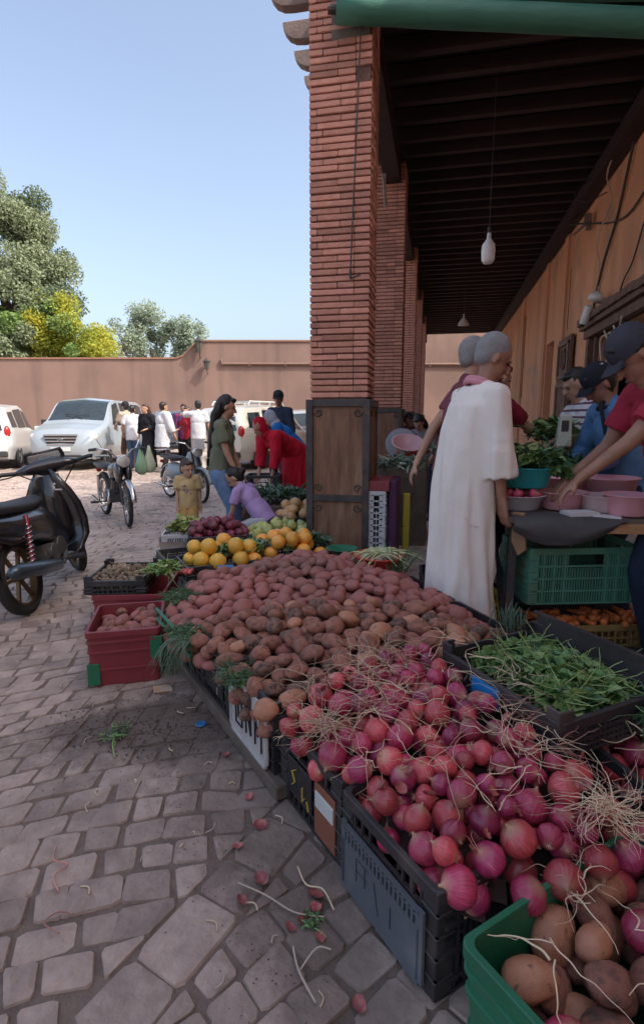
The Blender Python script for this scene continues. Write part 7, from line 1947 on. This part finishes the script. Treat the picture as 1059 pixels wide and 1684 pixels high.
for s_ in (-1, 1):   # the bars that hold the screen
    b = MB(); b.tube([(.96, s_ * .12, 1.04), (1.04, s_ * .14, 1.10), (1.05, s_ * .14, 1.17)], .013, 6); b.build('screen_bracket', M_dark, sc1)
# right side: shock, exhaust, engine, footrest
for s_ in (-1, 1):
    b = MB(); b.cyl((-.01, s_ * .13, .33), (.12, s_ * .13, .70), .014, 8); sh_ = b.build('shock_absorber', M_redsp, sc1)
    b = MB(); pts = [Vector((-.01, s_ * .13, .36)).lerp(Vector((.10, s_ * .13, .64)), i / 60) + Vector((.024 * math.cos(i * .9), .024 * math.sin(i * .9), 0)) for i in range(61)]; b.tube(pts, .0045, 5); b.build('spring', M_chrome, sh_, smooth=True)
b = MB(); b.tube([(.62, -.10, .30), (.45, -.14, .24), (.28, -.15, .25)], .018, 8); b.build('exhaust_pipe', M_eng, sc1)
b = MB(); b.tube([(.34, -.155, .25), (.28, -.16, .26), (.0, -.165, .31), (-.32, -.17, .37), (-.38, -.17, .38)], [.03, .048, .055, .052, .03], 14); b.build('muffler', mat('muffler_steel', (.10, .13, .16), (.06, .08, .10), rough=.3, metal=.6), sc1, smooth=True)
b = MB(); b.box((.45, 0, .34), (.30, .18, .16), (0, .1, 0)); b.cyl((.58, -.11, .36), (.58, .11, .36), .085, 14); b.cyl((.42, -.12, .34), (.42, .12, .34), .075, 14); b.cyl((.66, 0, .34), (.86, 0, .38), .055, 12); b.build('engine', M_eng, sc1, bevel=.006)
b = MB(); b.cyl((.48, -.28, .26), (.48, .28, .26), .012, 6); b.cyl((.48, -.30, .26), (.48, -.20, .26), .022, 8); b.cyl((.48, .20, .26), (.48, .30, .26), .022, 8); b.build('footrest', M_seat, sc1)
b = MB(); b.bar((0, -.10, .285), (.45, -.08, .33), .05, .04); b.bar((0, .10, .285), (.45, .08, .33), .06, .05); b.build('swing_arm', M_dark, sc1, bevel=.006)
b = MB(); b.ell((-.45, 0, .74), (.03, .07, .045), n=10, m=6); b.build('tail_light', M_tail, sc1, smooth=True)
b = MB(); b.tube([(-.44, .11, .80), (-.50, .07, .83), (-.52, 0, .84), (-.50, -.07, .83), (-.44, -.11, .80)], .011, 6); b.build('grab_rail', M_chrome, sc1)
b = MB(); b.tube([(.95, .22, 1.0), (1.0, .1, .9), (.99, .0, .8)], .006, 5); b.tube([(.95, -.22, 1.0), (1.02, -.12, .88), (1.02, -.02, .75)], .006, 5); b.build('brake_cable', M_dark, sc1).__setitem__('kind', 'stuff')
kb_ = None
kb = MB(); kb.ell((.905, -.06, .86), (.012, .018, .018), n=8, m=6); kb.build('key_lock', M_chrome, sc1, smooth=True)
st2 = MB(); st2.bar((.875, -.14, .80), (.875, -.06, .815), .003, .012); st2.build('white_sticker', M_whiteb, sc1)

# the steering is turned to the left
SA = Matrix.Translation((1.0, 0, 0)) @ Matrix.Rotation(R(22), 4, 'Z') @ Matrix.Translation((-1.0, 0, 0))
for o in list(sc1.children):
    nm = o.name.split('.')[0]
    if nm in ('fork', 'handlebar_cover', 'headlight', 'windscreen', 'screen_bracket', 'brake_cable') or (nm == 'wheel' and o.location.x > 1) or (nm == 'fender' and o.data.vertices[0].co.x > .7):
        m_ = SA @ Matrix.LocRotScale(o.location, o.rotation_euler, o.scale); l_, r__, s__ = m_.decompose(); o.location = l_; o.rotation_euler = r__.to_euler()
sc1.rotation_euler = (R(-13), 0, hd1); sc1.scale = (.94, .94, .92)
def roadster(loc, hd, label, wb, r, frame_m, tank_m, moped=False):
    g = empty('motorcycle' if not moped else 'moped', loc, hd, label, 'motorbike', 'motorbikes parked on the paving'); W_ = wb
    mwheel(g, 0, r, .06, M_chrome, 20, thick=.004, kind='wire'); mwheel(g, W_, r, .055, M_chrome, 20, steer=R(-8), thick=.004, kind='wire')
    fender(g, (0, r), r + .035, 20, 170, .04, frame_m); fender(g, (W_, r), r + .035, 10, 140, .035, M_chrome if not moped else frame_m)
    for s_ in (-1, 1):
        b = MB(); b.tube([(W_, s_ * .055, r), (W_ - .10, s_ * .055, .55), (W_ - .17, s_ * .05, .80)], .016, 8); b.build('fork', M_dark, g)
        b = MB(); b.tube([(0, s_ * .08, r), (.08, s_ * .09, .55)], [.02, .026], 8); b.build('shock_absorber', M_chrome, g)
        b = MB(); b.tube([(W_ - .19, s_ * .05, .84), (W_ - .20, s_ * .14, .93), (W_ - .24, s_ * .24, .95), (W_ - .31, s_ * .33, .93)], .011, 8); hb = b.build('handlebar', M_chrome, g)
        b = MB(); b.cyl((W_ - .26, s_ * .26, .945), (W_ - .32, s_ * .34, .93), .018, 8); b.build('grip', M_seat, hb)
        if moped is False:
            b = MB(); b.tube([(W_ - .23, s_ * .2, .95), (W_ - .25, s_ * .26, 1.06)], .006, 5); b.build('mirror_stalk', M_chrome, g)
    b = MB(XF((W_ - .08, 0, .80), (0, R(90), 0))); b.lathe([(.001, -.08), (.04, -.075), (.078, -.02), (.082, .02), (.001, .02)], n=20); b.build('headlamp_shell', M_chrome, g, smooth=True)
    b = MB(XF((W_ - .055, 0, .80), (0, R(90), 0))); b.lathe([(.072, 0), (.05, .012), (.001, .018)], n=20); b.build('headlight', M_head, g, smooth=True)
    b = MB(); b.tube([(W_ - .20, 0, .78), (W_ - .42, 0, .40), (.35, 0, .30)], .02, 8); b.tube([(W_ - .20, 0, .78), (.40, 0, .66), (.05, 0, .62)], .02, 8); b.tube([(.40, 0, .66), (.35, 0, .30), (0, .07, r)], .016, 8); b.build('frame', M_dark, g)
    if not moped:
        b = MB(); b.ell((W_ - .42, 0, .66), (.22, .105, .11), (0, R(-8), 0), n=20, m=14); b.build('fuel_tank', tank_m, g, smooth=True)
        for s_ in (-1, 1): b = MB(); b.ell((W_ - .14, s_ * .055, .66), (.10, .05, .14), (0, R(-20), 0), n=12, m=8); b.build('side_panel', tank_m, g, smooth=True)
    else:
        b = MB(); rings = []
        for z, x0, x1, w in ((.80, W_ - .24, W_ - .14, .08), (.60, W_ - .26, W_ - .10, .16), (.40, W_ - .34, W_ - .14, .17), (.26, W_ - .50, W_ - .22, .13), (.22, W_ - .60, W_ - .34, .09)):
            rings.append([(x1, 0, z), (x0 + .05, w, z), (x0, w, z), (x0 + .03, 0, z), (x0, -w, z), (x0 + .05, -w, z)])
        b.loft(rings); b.build('leg_shield', frame_m, g, smooth=False, bevel=.01)
        b = MB(); b.ell((.18, 0, .46), (.26, .12, .15), n=18, m=12); b.build('side_cover', frame_m, g, smooth=True)
        b = MB(); b.box((W_ - .02, 0, .92), (.03, .16, .16), (0, R(-20), 0)); b.build('number_plate', M_whiteb, g, bevel=.004)
    b = MB(); rings = []
    for x, z, w, h_ in ((-.22, .70, .05, .02), (-.15, .70, .10, .04), (.15, .68, .11, .045), (.38, .68, .08, .04), (.42, .68, .03, .02)): rings.append([(x, w * math.cos(a), z + h_ * math.sin(a)) for a in [2 * PI * i / 12 for i in range(12)]])
    b.loft(rings); b.build('seat', M_seat, g, smooth=True)
    b = MB(); b.box((.44, 0, .32), (.24, .16, .18)); b.cyl((.50, 0, .36), (.60, 0, .54), .055, 10); b.cyl((.40, -.10, .30), (.40, .10, .30), .07, 12); b.build('engine', M_eng, g, bevel=.01)
    b = MB(); b.tube([(.60, -.09, .40), (.62, -.11, .24), (.40, -.13, .18), (-.15, -.13, .24)], [.014, .014, .02, .028], 8); b.build('exhaust_pipe', M_chrome, g, smooth=True)
    b = MB(); b.cyl((.42, -.25, .24), (.42, .25, .24), .011, 6); b.box((.42, .24, .24), (.08, .08, .025)); b.box((.42, -.24, .24), (.08, .08, .025)); b.build('footrest', M_seat, g)
    b = MB(); b.bar((.35, .10, .22), (.30, .24, .01), .014); b.build('kick_stand', M_dark, g)
    b = MB(); b.ell((-.26, 0, .60), (.025, .04, .03), n=8, m=6); b.build('tail_light', M_tail, g, smooth=True)
    b = MB(); b.box((-.15, 0, .80), (.30, .20, .012)); b.tube([(-.28, .1, .80), (-.28, .1, .66)], .006, 5) ; b.build('rack', M_chrome, g)
    return g
h2 = math.atan2(-.74, .79)
m2 = roadster((-4.50, 6.75, 0), h2, 'small classic motorcycle with a round headlight facing the camera in the middle of the paving', 1.10, .275, M_dark, M_blkp)
h3 = math.atan2(-.42, .62)
m3 = roadster((-4.42, 8.50, 0), h3, 'grey moped with a leg shield parked behind the small boy', .98, .265, M_greym, M_greym, moped=True)
# plastic bags on the handlebar
def bag(loc, m, label, sd_):
    b = MB(); rings = []; r_ = random.Random(sd_)
    for z, r1, r2 in ((.02, .012, .01), (-.05, .03, .02), (-.12, .05, .035), (-.22, .08, .05), (-.29, .075, .05), (-.33, .03, .02)):
        rings.append([(r1 * math.cos(a) * (1 + .25 * nz(a * 2, z * 9, sd_)), r2 * math.sin(a) * (1 + .25 * nz(a * 3, z * 9, sd_)), z) for a in [2 * PI * i / 16 for i in range(16)]])
    b.loft(rings); return b.build('plastic_bag', m, smooth=True, loc=loc, rot=(0, 0, h2 + 1.4), label=label, cat='bag')
bag((-3.73, 6.42, .93), mat('green_bag', (.40, .58, .36), (.28, .48, .26), rough=.35), 'green plastic bag hanging from the handlebar of the classic motorcycle', 3)
bag((-3.66, 6.50, .95), mat('pale_bag', (.62, .64, .46), (.50, .54, .38), rough=.35), 'pale translucent plastic bag hanging beside the green one on the motorcycle', 5)
